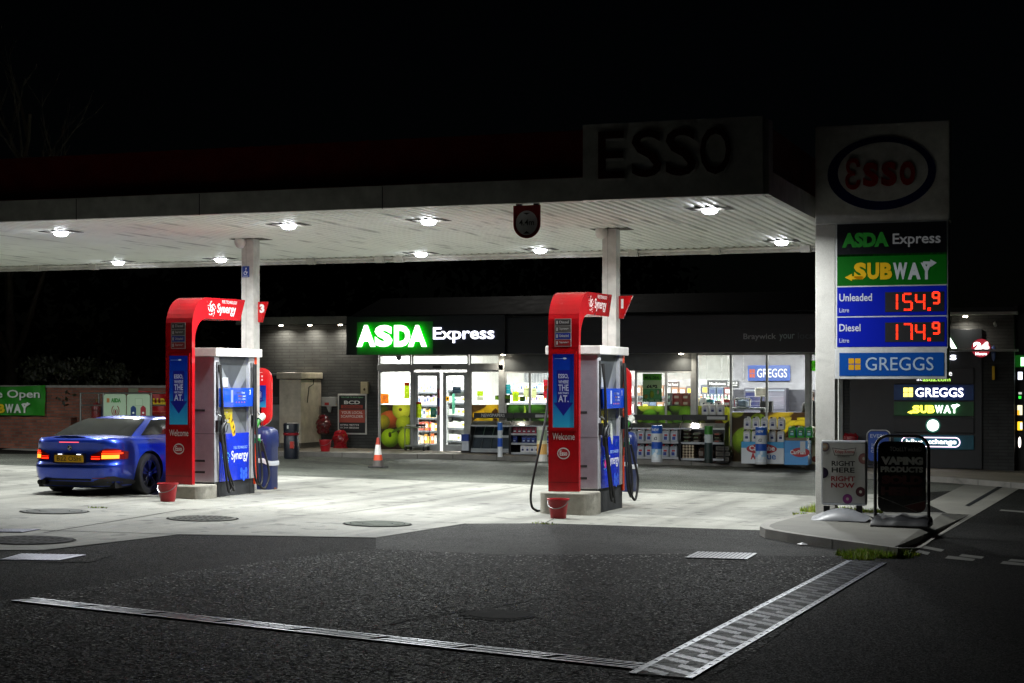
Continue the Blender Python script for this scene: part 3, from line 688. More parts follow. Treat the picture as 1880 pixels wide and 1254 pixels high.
for a, b in ((759, 809), (811, 859)):
    x0, x1 = X(a) + .03, X(b) - .02; m = MB(); fw = .09
    y0, y1 = YS + .0, YS + .05
    sbox(m, x0, x0 + fw, y0, y1, zf, zd, 'paint', 'b4b8ba'); sbox(m, x1 - fw, x1, y0, y1, zf, zd, 'paint', 'b4b8ba')
    sbox(m, x0 + fw, x1 - fw, y0, y1, zd - .1, zd, 'paint', 'b4b8ba'); sbox(m, x0 + fw, x1 - fw, y0, y1, zf, zf + .16, 'paint', 'b4b8ba')
    o = m.build('sliding_door', shop); m = MB(); sbox(m, x0 + fw, x1 - fw, YS + .02, YS + .026, zf + .16, zd - .1, 'glass'); m.build('pane', o)
    if a == 759:
        m = MB()
        for k, c in enumerate(('8a2030', '2a2f7a', '8a2030')): z0 = zf + .62 + k * .22; sbox(m, x1 - .05, x1 - .01, y0 - .03, y0, z0 + .3, z0 + .52, 'plastic', c)
        m.build('pull_strip', o)
ZH = Z(1000, 681)
zsill = .08
m = MB(); sbox(m, XD, XW - .05, YS - .04, YS + .1, ZH, ZC, 'paint', '5b5e5e'); m.build('header_panel', shop)
for a, b, c in ((XD - .12, XD + .03, 'cdcfcc'), (XW - .06, XW + .06, 'c0c2bf'), (XT - .05, XT + .05, 'c0c2bf'), (XK - .1, XK, 'a5a8a6')): m = MB(); sbox(m, a, b, YS - .06, YS + .1, -.3, ZC, 'paint', c); m.build('mullion', shop)
WA = win(927, 1040, ZH, -.05, mid=(973,)); WB = win(1040, 1152, ZH, -.1, mid=(1095,)); WC = win(1166, 1272, ZH, -.15, mid=(1223,))
WD = win(1278, 1482, ZC, -.2, mid=(1342, 1408)); WE = win(1487, 1545, ZC, -.25)
# downlights in the eaves
for a, b, zz, lab in ((515, 597, ZR, 'small eaves downlight furthest left over the brick wall'), (568, 597, ZR, 'small eaves downlight in the middle of the brick wall'), (624, 596, ZR, 'small eaves downlight left of the lit shop name'),
                 (923, 652, ZC, 'small eaves downlight right of the shop doors'), (1250, 652, ZC, 'small eaves downlight over the dark header panel'), (1772, 581, ZR + .02, 'small eaves downlight over the lit brand panels')):
    t = thing('downlight', lab, 'lamp', (yx(a, YS - .3), YS - .27, zz + .0), group='eaves downlights')
    m = MB(); m.lathe((0, 0, 0), [(.06, -.01), (.075, .0), (.075, .03)], 'steel', 'bbbbbb', 16); m.build('rim', t)
    m = MB(); m.lathe((0, 0, -.014), [(0, -.02), (.05, -.012), (.055, .003)], 'lit20', 'fff2d8', 14); m.build('lens', t)
    area('bulb', t, (0, 0, -.05), .1, 16 if a < 700 else 7, (1, .92, .78), spread=150)
# ---------------------------------------------------------------- inside: room shell and strip lights
YI = YS + 9.5; ZI = 2.95; zfl = .1
m = MB(); sbox(m, XA + .3, XE2 - .3, YS + .3, YI, zfl - .1, zfl, 'gloss', 'b9b6b0'); m.build('shop_floor', shop)
m = MB(); sbox(m, XA + .3, XE2 - .3, YS + .06, YI, ZI, ZI + .06, 'matte', 'e6e6e2'); m.build('shop_ceiling', shop)
m = MB(); sbox(m, XA + .3, XE2 - .3, YI, YI + .1, zfl, ZI, 'matte', 'dedfdc'); sbox(m, XB - .1, XB, YS + .3, YI, zfl, ZI, 'matte', 'e2e2de'); sbox(m, XK, XK + .1, YS + .3, YI, zfl, ZI, 'matte', 'c8c8c8'); m.build('inner_walls', shop)
for i, (x, y) in enumerate([(X(740), YS + 1.6), (X(850), YS + 1.6), (X(960), YS + 1.6), (X(1080), YS + 1.8), (X(1210), YS + 2), (X(1340), YS + 2.2), (X(760), YS + 5.5), (X(900), YS + 5.5), (X(1120), YS + 5.5), (X(1300), YS + 5.8), (X(1470), YS + 2.6)]):
    t = thing('ceiling_strip_light', 'white strip light under the shop ceiling', 'lamp', (x, y, ZI - .04), group='shop ceiling strip lights')
    m = MB(); m.box(-.08, .08, -.65, .65, 0, .035, 'plastic', 'eeeeee'); m.build('casing', t)
    m = MB(); m.box(-.06, .06, -.62, .62, -.02, -.0005, 'lit5', 'ffffff'); m.build('tube', t)
    area('bulb', t, (0, 0, -.04), .14, P_SHOP * (.95 if x > X(1270) else 1), (1, .98, .95), shape='RECTANGLE', sy=1.2)
# ================================================================ pump islands
ZI0 = .1     # local zero of both islands
FX = lambda x: Fr((x, 0, 0), (0, 1, 0), (0, 0, 1))     # faces +X : frame x runs along +Y
FN = lambda x: Fr((x, 0, 0), (0, -1, 0), (0, 0, 1))    # faces -X
FY_ = lambda y: Fr((0, y, 0))
def sun_logo(m, f, x, y, r, d, mat, col):
    m.ring(f, x, y, r * .38, r * .38, r * .2, d, mat, col, 14)
    for k in range(22):
        a = k * 2.399; q = r * (.45 + .55 * ((k % 11) / 11) ** .7); s = r * .09 * (1.3 - .5 * (k % 11) / 11)
        m.disc(f, x + q * math.cos(a), y + q * math.sin(a), s, s, d, mat, col, n=6)
def ad(m, f, x0, y0, x1, y1, d, full=True):
    """blue advert: graded ground, violet arrow, white words"""
    c = [lin('0b2fae'), lin('0f4fc8'), lin('35b6e4')]; n = 6
    for i in range(n):
        a = y1 + (y0 - y1) * i / n; b = y1 + (y0 - y1) * (i + 1) / n
        mixc = lambda t: tuple(p + (q - p) * ((t * 2) % 1 if t < 1 else 1) for p, q in (zip(c[0], c[1]) if t < .5 else zip(c[1], c[2])))
        ca_, cb_ = mixc(i / n), mixc((i + 1) / n)
        m.add([f.at(x0, b, d), f.at(x1, b, d), f.at(x1, a, d), f.at(x0, a, d)], [(0, 1, 2, 3)], 'dim', vcol=[cb_, cb_, ca_, ca_])
    w = x1 - x0; h = y1 - y0; cx = (x0 + x1) / 2
    m.poly(f, [(cx - .3 * w, y0 + .78 * h), (cx - .3 * w, y0 + .34 * h), (cx - .46 * w, y0 + .34 * h), (cx, y0 + .16 * h), (cx + .46 * w, y0 + .34 * h), (cx + .3 * w, y0 + .34 * h), (cx + .3 * w, y0 + .78 * h)], d + .001, 'dim', '23279a')
    for t, a, b in (('ESSO,', .66, .73), ('WHERE', .60, .645), ('THE', .50, .585), ("NECTAR'S", .455, .485), ('AT.', .345, .44)):
        m.text(f, t, cx - .24 * w, y0 + a * h, .48 * w, (b - a) * h, d + .002, 'dim', 'd8dcff', .001, bold=.04)
    m.rect(f, x0 + .08 * w, y0 + .935 * h, x0 + .5 * w, y0 + .94 * h, d + .001, 'dim', '8fb4f0'); m.disc(f, cx + .06 * w, y0 + .94 * h, .09 * w, .012 * h, d + .002, 'dim', 'd8e4ff', n=14)
def oval_logo(m, f, cx, cy, rx, ry, d, body='Esso', c0='d8d8d8', c1='a01018', mat='print'):
    m.disc(f, cx, cy, rx, ry, d, mat, c0, n=28); m.disc(f, cx, cy, rx * .88, ry * .8, d + .001, mat, c1, n=28)
    m.text(f, body, cx - rx * .6, cy - ry * .38, rx * 1.2, ry * .85, d + .002, mat, 'e8e8e8', .001, bold=.03)
def island(ox, oy, num, dz, nozlabel, lab):
    z00 = -dz
    # --- plinth
    m = MB(); P = rr_pts(-.37, -.1, .46, .5, .16, 6)
    m.poly(Fr((0, 0, 0), (1, 0, 0), (0, 1, 0)), P, z00 - .1, 'plinth', 'ffffff', .33 + dz - .02); 
    tag(m.build('pump_plinth', loc=(ox, oy, ZI0), bev=.02), 'rounded stained concrete plinth under the %s red arch' % lab, 'plinth', 'concrete pump plinths')
    # --- the red arch
    t = thing('arch_sign', 'tall red arch curving back over the %s fuel pump with fuel list and blue advert' % lab, 'sign', (ox, oy, ZI0), group='red pump arches')
    O = [(0, .22), (0, 2.68)] + [(.48 - .48 * math.cos(R(a)), 2.68 + .49 * math.sin(R(a))) for a in range(9, 91, 9)] + [(1.75, 3.19)]
    I = [(1.58, 2.84), (.46, 2.84)] + [(.46 - .37 * math.sin(R(a)), 2.84 - .37 + .37 * math.cos(R(a))) for a in range(12, 91, 13)] + [(.09, 2.4), (.09, .22)]
    pr = O + I; m = MB(); n = len(pr); x0, x1 = -.235, .235
    # quads between outer and inner runs keep the side faces clean
    vs = [(x0, y, z) for y, z in pr] + [(x1, y, z) for y, z in pr]
    fs = [(i, n + i, n + (i + 1) % n, (i + 1) % n) for i in range(n)]
    m.add(vs, fs, 'gloss', 'b4101a')
    f1 = Fr((x1, 0, 0), (0, 1, 0), (0, 0, 1)); f0 = Fr((x0, 0, 0), (0, -1, 0), (0, 0, 1))
    m.poly(f1, pr[::-1], 0, 'gloss', 'b4101a'); m.poly(f0, [(-y, z) for y, z in pr], 0, 'gloss', 'b4101a')
    body = m.build('arch', t, bev=.006)
    f = FY_(0); m = MB()
    m.rect(f, -.235, .35, .235, .36, .002, 'gloss', '7a0c10'); m.rect(f, -.235, 2.33, .235, 2.335, .002, 'gloss', '7a0c10')
    m.text(f, 'Welcome', -.17, .98, .34, .10, .002, 'print', 'e2d8d8', .001, .008); oval_logo(m, f, 0, .78, .095, .085, .002)
    m.build('lettering', t)
    m = MB(); m.rect(f, -.135, 2.35, .12, 2.76, .002, 'paint', 'a8a4a4', .004)
    for k, (c, w_) in enumerate((('3a3436', 'Diesel'), ('55504f', 'Supreme+'), ('1c2f8c', 'Unleaded'), ('8c1a1e', 'Supreme+'))):
        y = 2.66 - k * .1; m.rect(f, -.125, y, .11, y + .09, .007, 'print', c); m.text(f, w_, -.06, y + .028, .14, .042, .008, 'print', 'c8c4c4', .001); m.rect(f, -.11, y + .02, -.085, y + .07, .008, 'print', 'b8b4b4')
    m.build('fuel_list', t)
    m = MB()
    for a in ((-.2, 1.12, -.165, 2.28), (.165, 1.12, .2, 2.28), (-.165, 1.12, .165, 1.16), (-.165, 2.24, .165, 2.28)): m.rect(f, *a, .001, 'gloss', 'b0121a', .014)
    fr_ = m.build('screen_frame', t); m = MB(); ad(m, f, -.165, 1.16, .165, 2.24, .004); m.build('screen', t)
    m = MB(); g = FX(.235)
    sun_logo(m, g, .62, 3.0, .13, .002, 'print', 'f4e0e0'); m.text(g, 'Synergy', .8, 2.9, .62, .19, .003, 'print', 'f6ecec', .001, .02, shear=.12); m.text(g, 'FUEL TECHNOLOGY', .96, 3.1, .5, .05, .003, 'print', 'f2dcdc', .001, .01, shear=.1)
    g = FN(-.235); m.text(g, 'Synergy', -1.42, 2.9, .62, .19, .003, 'print', 'f6ecec', .001, .02, shear=.12); m.build('side_lettering', t)
    # --- the dispenser
    t = thing('fuel_pump', 'silver and blue fuel dispenser with white cap, black hoses and pump number %s' % num, 'fuel pump', (ox, oy, ZI0), group='fuel dispensers')
    XL_, XR_ = -.36, .41
    m = MB(); m.box(XL_ + .02, XR_ - .02, .42, 1.78, z00 - .05, .24, 'matte', '2b2d30'); m.build('skirt', t)
    m = MB(); m.box(XL_ + .05, XR_ - .05, .55, 1.75, .24, 2.24, 'paint', '8b8f92')
    for s, g in ((1, FX(XR_ - .05)), (-1, FN(XL_ + .05))):     # flat recess back, facet shading painted in lighter and darker greys
        a, b = (.56, 1.54) if s > 0 else (-1.54, -.56); c = (a + b) / 2
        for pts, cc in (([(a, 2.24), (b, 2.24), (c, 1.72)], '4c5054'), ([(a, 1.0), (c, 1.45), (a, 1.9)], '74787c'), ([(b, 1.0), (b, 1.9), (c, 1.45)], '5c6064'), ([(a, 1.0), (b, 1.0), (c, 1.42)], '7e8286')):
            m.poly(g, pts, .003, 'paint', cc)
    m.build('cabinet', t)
    m = MB(); m.box(XL_, XR_, .4, .55, .24, 2.24, 'paint', 'b4b4bb'); m.rect(FY_(.4), XL_ + .02, .26, XR_ - .02, 2.22, .002, 'perforated', 'b4b0bc')
    m.rect(FY_(.4), XL_, 1.005, XR_, 1.012, .004, 'matte', '44444a')
    for z in (1.36, .56, .38): m.rect(FY_(.4), -.1, z, .24, z + .035, .004, 'matte', '17171a')
    m.build('end_panel', t, bev=.006)
    m = MB(); m.box(XL_, XR_, 1.55, 1.78, .24, 2.24, 'paint', 'b9babd'); m.build('rear_panel', t, bev=.006)
    m = MB(); m.box(XL_ - .01, XR_ + .012, 1.74, 1.80, .14, 2.24, 'gloss', 'e0441a'); m.build('edge_strip', t)
    m = MB(); m.box(XL_ - .04, XR_ + .05, .36, 1.92, 2.24, 2.37, 'plastic', 'eceae6'); num == '3' and m.text(FX(XR_ + .05), 'ESSO', .46, 2.275, .28, .055, .002, 'print', 'd86060', .001, .02)
    m.build('cap', t, bev=.012)
    for s, g, q in ((1, FX(XR_ - .05), 1), (-1, FN(XL_ + .05), -1)):
        y0, y1 = (.56, 1.54) if s > 0 else (-1.54, -.56)
        m = MB(); m.rect(g, y0, .24, y1, 1.0, .004, 'gloss', '1236d8', .05)
        m.text(g, 'Synergy', y0 + .38, .53, .56, .19, .056, 'print', 'f4f6ff', .001, .02); m.text(g, 'FUEL TECHNOLOGY', y0 + .46, .745, .46, .045, .056, 'print', 'a8d0ff', .001)
        sun_logo(m, g, y0 + .2, .62, .13, .056, 'print', '5fd0f0'); m.disc(g, y0 + .2, .6, .06, .07, .057, 'print', 'e03a7a', 'a02a9a', n=12)
        for k, (a, b) in enumerate(((.72, .3), (.8, .35), (.88, .3), (.8, .26), (.88, .39), (.72, .39))): m.disc(g, y0 + a, b, .045, .05, .055, 'print', '2f66f4', n=6)
        m.build('lower_panel', t, bev=.004)
        m = MB(); m.rect(g, y0 - .02, 1.43, y1 + .02, 1.73, .005, 'gloss', '1550de', .12)
        d = .126; m.rect(g, y0 + .24, 1.5, y0 + .31, 1.7, d, 'lit', 'cfe0ff'); m.text(g, num, y1 - .12, 1.62, None, .08, d, 'print', 'ffffff', .001, .02)
        for k, (a, b, c, w_) in enumerate(((.42, 1.64, '3a4a90', .16), (.48, 1.585, '6a4a70', .13), (.48, 1.54, '4a5aa0', .12))): m.rect(g, y0 + a, b, y0 + a + w_, b + .03, d, 'print', c); m.text(g, ('Diesel', 'Unleaded', 'Litres')[k], y0 + a + w_ + .02, b, .1, .03, d, 'print', 'd8e4ff', .001)
        for k in range(4): m.rect(g, y0 + .4 + k * .09, 1.49, y0 + .44 + k * .09, 1.51, d, 'lit', 'd86a7a')
        m.build('display', t, bev=.006)
    m = MB(); g = FX(XR_ - .05); m.rect(g, .72, 1.75, .92, 1.9, .006, 'print', 'c4c8ca', .002); m.build('paper_notice', t)
    m = MB(); m.rect(g, .72, 1.17, 1.06, 1.4, .006, 'print', 'd8c840', .002)
    for k in range(12): a, b = random.uniform(.74, 1.0), random.uniform(1.18, 1.34); m.rect(g, a, b, a + random.uniform(.03, .06), b + random.uniform(.02, .05), .009, 'print', random.choice(('1c1c1c', 'f4f2e8', 'e8d84a', '8a6a20', 'c0bcae')))
    m.build('safety_sticker', t)
    for y in (.44, .49, 1.6, 1.67): m = MB(); m.box(XR_, XR_ + .006, y, y + .03, 1.3, 2.15, 'matte', '101012'); m.build('hose_slot', t)
    # nozzles and hoses: two hang on each end column of the side seen, one on the far side
    def nozzle(y, z, col, tip):
        m = MB(); x = XR_ + .07
        m.tube([(x, y, z), (x + .015, y + tip * .03, z + .1), (x + .03, y + tip * .12, z + .17)], [.03, .036, .022], 'plastic', col, 10)
        m.tube([(x + .03, y + tip * .12, z + .17), (x - .01, y + tip * .02, z + .27), (x - .04, y, z + .29)], [.014, .012, .011], 'steel', 'b0b2b4', 8)
        m.tube([(x + .05, y, z - .02), (x + .075, y + tip * .06, z + .03), (x + .06, y + tip * .12, z + .12)], .008, 'plastic', '101010', 6)
        m.tube([(x, y, z - .14), (x, y, z)], [.02, .026], 'rubber', '151515', 10); m.box(XR_, XR_ + .05, y - .05, y + .05, z + .02, z + .2, 'plastic', '222426')
        return m.build('nozzle', t, smooth=50)
    def hose(pts, name='hose'):
        # smooth the run through its points
        P = [Vector(p) for p in pts]; Q = []
        for i in range(len(P) - 1):
            a = P[max(i - 1, 0)]; b, c = P[i], P[i + 1]; e = P[min(i + 2, len(P) - 1)]
            for k in range(6):
                u = k / 6; Q.append(.5 * ((2 * b) + (c - a) * u + (2 * a - 5 * b + 4 * c - e) * u * u + (3 * b - a - 3 * c + e) * u ** 3))
        Q.append(P[-1]); m = MB(); m.tube(Q, .019, 'rubber', '0e0e0f', 8); return m.build(name, t, smooth=60)
    b = nozzle(.47, 1.02, '15161a', 1); nz = nozzle(1.68, 1.08, '2f8a2a', 1)
    m = MB(); m.tube([(XR_ + .1, 1.72, 1.2), (XR_ + .12, 1.8, 1.26), (XR_ + .1, 1.86, 1.22)], [.05, .06, .03], 'plastic', 'cfd2c8', 10); m.build('guard', nz, smooth=60)
    m = MB()
    for k in (0, 1): m.cyl((XR_ + .06 + .03 * k, 1.66 + .07 * k, .82), (XR_ + .06 + .03 * k, 1.66 + .07 * k, .9), .024, 'plastic', '2fa04a', 10); m.cyl((XR_ + .06 + .03 * k, 1.66 + .07 * k, .9), (XR_ + .06 + .03 * k, 1.66 + .07 * k, .96), .022, 'plastic', 'd8e0d8', 10)
    m.build('grade_band', nz)
    if num == '3':
        m = MB(); g = FX(XR_ + .15); m.poly(g, [(.6, 1.2), (.66, 1.32), (.78, 1.12), (.8, .98), (.72, .96)], 0, 'plastic', 'e8b818', .006)
        for a, b2 in ((.66, 1.2), (.7, 1.1), (.73, 1.02)): m.poly(g, [(a, b2), (a + .04, b2 + .05), (a + .055, b2 + .02), (a + .015, b2 - .03)], .008, 'print', '1a1608')
    else:
        m = MB(); g = FX(XR_ + .15); m.poly(g, [(.52, 1.02), (.54, 1.22), (.6, 1.2), (.66, 1.0), (.62, .9)], 0, 'plastic', 'cfd4ce', .006)
    m.build('nozzle_tag', t)
    x = XR_ + .05
    hose([(x, .45, 2.1), (x + .04, .47, 1.7), (x + .03, .56, 1.1), (x + .04, .66, .5), (x + .08, .76, .2), (x + .12, .72, .1 - dz * .6), (x + .1, .6, .3), (x + .07, .5, .75), (x + .02, .47, .92)])
    hose([(x, .5, 2.1), (x + .03, .5, 1.6), (x + .02, .53, 1.0), (x + .05, .6, .5), (x + .1, .66, .16 - dz * .4), (x + .1, .58, .1), (x + .08, .5, .5), (x + .04, .46, 1.0)])
    hose([(x, 1.62, 2.12), (x + .04, 1.56, 1.6), (x + .06, 1.5, 1.0), (x + .1, 1.44, .45), (x + .11, 1.5, .2 - dz * .3), (x + .13, 1.62, .14 - dz * .6), (x + .11, 1.7, .35), (x + .06, 1.68, .86)])
    hose([(x, 1.69, 2.12), (x + .05, 1.6, 1.4), (x + .1, 1.54, .7), (x + .12, 1.56, .2), (x + .16, 1.7, .08 - dz * .6), (x + .17, 1.84, .3), (x + .12, 1.8, .62), (x + .08, 1.74, .86)])
    if num == '1': hose([(XL_ - .03, .5, 1.9), (XL_ - .03, .4, 1.4), (XL_ - .08, .25, .9), (XL_ - .16, .15, .4), (XL_ - .19, .12, .1), (XL_ - .15, .15, -.06), (XL_ - .04, .3, -.05), (XL_ + .02, .5, .4), (XL_ - .02, .6, .9)])
    # --- the number flag and the rear advert on the column
    return t
island(-14.01, 24.05, '3', 0, '', 'left'); island(-7.79, 24.4, '1', .126, '', 'right')
for (cx, cy), n, lab in ((COLS[0], '3', 'left'), (COLS[1], '1', 'right')):
    t = thing('number_flag', 'red slanted flag with white number %s on the %s canopy column' % (n, lab), 'sign', (cx, cy, 0), group='pump number flags')
    a, b = ((465, 592), (492, 554)) if n == '3' else ((1134, 585), (1162, 543))
    p = yp(a[0], a[1], cy + .08); q = yp(b[0], b[1], cy + .08); f = Fr((0, .08, 0)); m = MB()
    x0, x1, z0, z1 = p.x - cx, q.x - cx, p.z, q.z; x0 = .1
    m.poly(f, [(x0, z0), (x0 + .08, z0), (x1, z1), (x0, z1)], -.03, 'gloss', 'd5161c', .06); m.build('flag', t, bev=.004)
    m = MB(); m.text(f, n, x0 + .05, z0 + .16, None, .15, .033, 'print', 'ffffff', .001, .06); m.build('number', t)
    t = thing('advert_terminal', 'rounded red payment terminal board with blue advert behind the %s pump' % lab, 'sign', (cx, cy, 0), group='rear terminal boards')
    k0 = 1.17 if n == '3' else 1.2; f = Fr((-.02, .28, 0)); m = MB()
    m.rrect(f, -.3, k0, .27, k0 + 1.0, .2, -.06, 'gloss', 'e2181e', .06, 8); m.build('board', t, bev=.008)
    m = MB(); ad(m, f, -.16, k0 + .32, .17, k0 + .7, .002); m.build('screen', t)
    m = MB()
    for r_ in range(2):
        for c_ in range(4): m.rect(f, -.13 + c_ * .07, k0 + .78 + r_ * .06, -.1 + c_ * .07, k0 + .81 + r_ * .06, .002, 'print', 'f0c8c8')
    m.rect(f, -.1, k0 + .92, .1, k0 + .925, .002, 'print', 'f4d8d8'); m.rect(f, -.14, k0 + .1, -.02, k0 + .26, .002, 'print', 'e8e8e8'); m.text(f, n, .08, k0 + .12, None, .09, .002, 'print', 'ffffff', .001, .03); m.build('lettering', t)
    m = MB(); m.box(-.1, .06, .28, .4, gz(cx, cy) - .1, k0 + .6, 'paint', '9a9a9a'); m.build('stand', t)
# disabled badge on the left column
p = yp(443, 489, 26.53); q = yp(459, 509, 26.53); m = MB(); f = Fr((0, -.004, 0)); w, h = q.x - p.x - .03, p.z - q.z
m.rect(f, 0, 0, w, h, 0, 'print', '1a3f9a', .003); m.disc(f, w * .55, h * .8, w * .1, w * .1, .004, 'print', 'e8ecf4', n=10); m.ring(f, w * .45, h * .38, w * .24, w * .24, .012, .004, 'print', 'e8ecf4', 18); m.rect(f, w * .48, h * .42, w * .56, h * .74, .0045, 'print', 'e8ecf4'); m.rect(f, w * .5, h * .42, w * .78, h * .5, .0045, 'print', 'e8ecf4')
m.rect(f, w * .15, h * .08, w * .85, h * .13, .004, 'print', 'c8d0e4')
tag(m.build('disabled_badge', loc=(COLS[0][0] - .095, 26.65 - .116, q.z)), 'small blue wheelchair badge on the left canopy column', 'sign')
# ---------------------------------------------------------------- litter bins and buckets
def litter_bin(p, label, hh=1.08):
    t = thing('litter_bin', label, 'bin', p, group='blue litter bins'); m = MB()
    prof = [(.19, 0), (.2, .03), (.2, .35), (.205, .36), (.205, .72), (.215, .74), (.215, .93), (.2, 1.01), (.14, 1.06), (.02, 1.08)]
    vs = []
    P0 = rr_pts(-1, -1, 1, 1, .55, 6)
    for r, z in prof: vs += [(x * r, y * r, z) for x, y in P0]
    n = len(P0); m.add(vs, [(j * n + i, j * n + (i + 1) % n, (j + 1) * n + (i + 1) % n, (j + 1) * n + i) for j in range(len(prof) - 1) for i in range(n)] + [tuple(range((len(prof) - 1) * n, len(prof) * n))], 'plastic', '13255e')
    m.build('body', t, smooth=45); f = Fr((0, -.216, 0)); m = MB(); m.rrect(f, -.11, .66, .12, .82, .06, .002, 'matte', '030304'); m.build('opening', t)
    m = MB(); m.rect(f, -.11, .88, -.03, .94, .003, 'print', 'd8dcd8'); m.text(f, 'Litter', -.06, .835, .15, .04, .003, 'print', 'c0c8e0', .001); m.build('sticker', t)
    m = MB(); vs = []
    for r, z in ((.222, .46), (.226, .5), (.222, .54)): vs += [(x * r, y * r, z + .02 * math.sin(x * 5) - .03 * x) for x, y in P0]
    m.add(vs, [(j * n + i, j * n + (i + 1) % n, (j + 1) * n + (i + 1) % n, (j + 1) * n + i) for j in range(2) for i in range(n)], 'film', 'c8ccd4'); m.build('liner_band', t); return t
litter_bin(gp(485, 898), 'dark blue slim litter bin with pale liner band behind the left pump')
litter_bin(gp(1146, 902), 'dark blue slim litter bin mostly hidden behind the right pump')
def bucket(p, label, s=1):
    t = thing('bucket', label, 'bucket', p, group='red plastic buckets'); m = MB()
    m.lathe((0, 0, 0), [(.105, 0), (.11, .01), (.145, .26), (.16, .265), (.16, .285), (.14, .285), (.1, .03), (.0, .03)], 'plastic', 'b01824', 24); m.build('pail', t, smooth=40)
    m = MB(); m.tube([(.15 * math.cos(R(a)), -.02 - .13 * math.sin(R(a)), .25 - .1 * math.sin(R(a))) for a in range(0, 181, 15)], .006, 'steel', '9a9c9e', 6); m.build('handle', t)
bucket(gp(308, 921), 'red plastic bucket beside the left pump plinth'); bucket(gp(1025, 952), 'red plastic bucket beside the right pump plinth')
# ================================================================ the blue car (local: +Y forward, rear bumper at y = 0)
def build_car(loc):
    car = thing('parked_car', 'bright blue two-door coupe seen from behind with lit tail lights', 'car', loc)
    HL = 2.32
    def half(z):
        """half width, rear y, front y at height z"""
        T = [(.17, .80, .10, 4.40), (.24, .865, .05, 4.52), (.32, .895, .028, 4.58), (.40, .905, .012, 4.62), (.47, .91, 0, 4.62), (.505, .912, .008, 4.61), (.55, .912, .05, 4.60), (.64, .908, .064, 4.56), (.74, .90, .066, 4.48), (.82, .888, .05, 4.38), (.865, .872, .04, 4.3), (.90, .855, .055, 4.2), (.93, .825, .085, 4.1)]
        for a, b in zip(T, T[1:]):
            if z <= b[0]:
                k = (z - a[0]) / (b[0] - a[0]); k = max(0, k); return tuple(p + (q - p) * k for p, q in zip(a[1:], b[1:]))
        return T[-1][1:]
    NP = 40
    def outline(z):
        w, yr, yf = half(z); o = []
        for i in range(NP + 1):
            t = math.pi * i / NP
            sx = math.sin(t); cy = math.cos(t)
            x = w * abs(sx) ** .34; y = (yr + yf) / 2 - (yf - yr) / 2 * math.copysign(abs(cy) ** .62, cy)
            # waist: narrower at the doors, fuller over the wheels
            x *= 1 - .012 * math.exp(-((y - 2.3) / .8) ** 2)
            o.append((x, y))
        return o
    zs = [.17, .2, .24, .28, .32, .36, .40, .44, .47, .49, .505, .52, .535, .55, .58, .61, .64, .69, .74, .78, .82, .845, .865, .885, .90, .915, .93]
    vs = []; rings = []
    def zlift(y, z):   # shoulder falls a little to the nose
        k = max(0, (z - .5) / .45); return z - k * (.10 * max(0, (y - 3.0) / 1.6) ** 1.4)
    for z in zs:
        o = outline(z); full = [(x, y) for x, y in o] + [(-x, y) for x, y in o[-2:0:-1]]
        rings.append(len(vs)); vs += [(x, y, zlift(y, z)) for x, y in full]; n = len(full)
    fs = [(a + i, a + (i + 1) % n, b + (i + 1) % n, b + i) for a, b in zip(rings, rings[1:]) for i in range(n)]
    # deck across the top with a slight crown
    last = rings[-1]; K = 8; grid = []
    for i in range(NP + 1):
        r = vs[last + i]; l = vs[last + (n - i) % n]; row = []
        for k in range(K + 1):
            u = k / K; x = r[0] + (l[0] - r[0]) * u; h = .035 * (1 - (2 * u - 1) ** 2) if 0 < k < K else 0
            row.append(len(vs)); vs.append((x, r[1], r[2] + h))
        grid.append(row)
    for i in range(NP):
        for k in range(K): fs.append((grid[i][k], grid[i + 1][k], grid[i + 1][k + 1], grid[i][k + 1]))
    fs.append(tuple(rings[0] + i for i in range(n))[::-1])
    m = MB(); m.add(vs, fs, 'car_paint', '1030c0'); body = m.build('body', car)
    bm = bmesh.new(); bm.from_mesh(body.data); bmesh.ops.remove_doubles(bm, verts=bm.verts, dist=.0005); bmesh.ops.recalc_face_normals(bm, faces=bm.faces); bm.to_mesh(body.data); bm.free()
    # wheel openings
    cut = MB()
    for y in (1.0, 3.81):
        cut.cyl((-1.2, y, .335), (1.2, y, .335), .375, 'rubber', '101010', 40)
    co = cut.build('cutter', car); bm = bmesh.new(); bm.from_mesh(co.data); bmesh.ops.recalc_face_normals(bm, faces=bm.faces); bm.to_mesh(co.data); bm.free(); md = body.modifiers.new('c', 'BOOLEAN'); md.object = co; md.operation = 'DIFFERENCE'; md.solver = 'EXACT'
    dg = bpy.context.evaluated_depsgraph_get(); me = bpy.data.meshes.new_from_object(body.evaluated_get(dg)); body.modifiers.clear(); body.data = me
    me.polygons.foreach_set('use_smooth', [True] * len(me.polygons)); me.set_sharp_from_angle(angle=R(32)); bpy.data.objects.remove(co)
    me.materials.append(MATS['matte']); ci = me.color_attributes['Col'].data
    for pg in me.polygons:
        c = pg.center
        if pg.normal.z < -.9 and c.z < .3 or min(abs(math.hypot(c.y - y_, c.z - .335) - .375) for y_ in (1.0, 3.81)) < .02 and abs(pg.normal.x) < .5 or abs(pg.normal.x) > .9 and abs(c.x) < .7:
            pg.material_index = 1
            for li in pg.loop_indices: ci[li].color = (.004, .004, .005, 1)
    # inner arches and dark underside
    m = MB(); m.box(-.7, .7, .25, 4.3, .14, .5, 'matte', '08080a'); m.build('underbody', car)
    # greenhouse
    B = []; 
    def ring(z, hw, yr, yf, e=.3):
        o = []; M_ = 20
        for i in range(M_ + 1):
            t = math.pi * i / M_; sx, cy = math.sin(t), math.cos(t)
            o.append((hw * abs(sx) ** e, (yr + yf) / 2 - (yf - yr) / 2 * math.copysign(abs(cy) ** .5, cy), z))
        return o + [(-x, y, z) for x, y, z in o[-2:0:-1]]
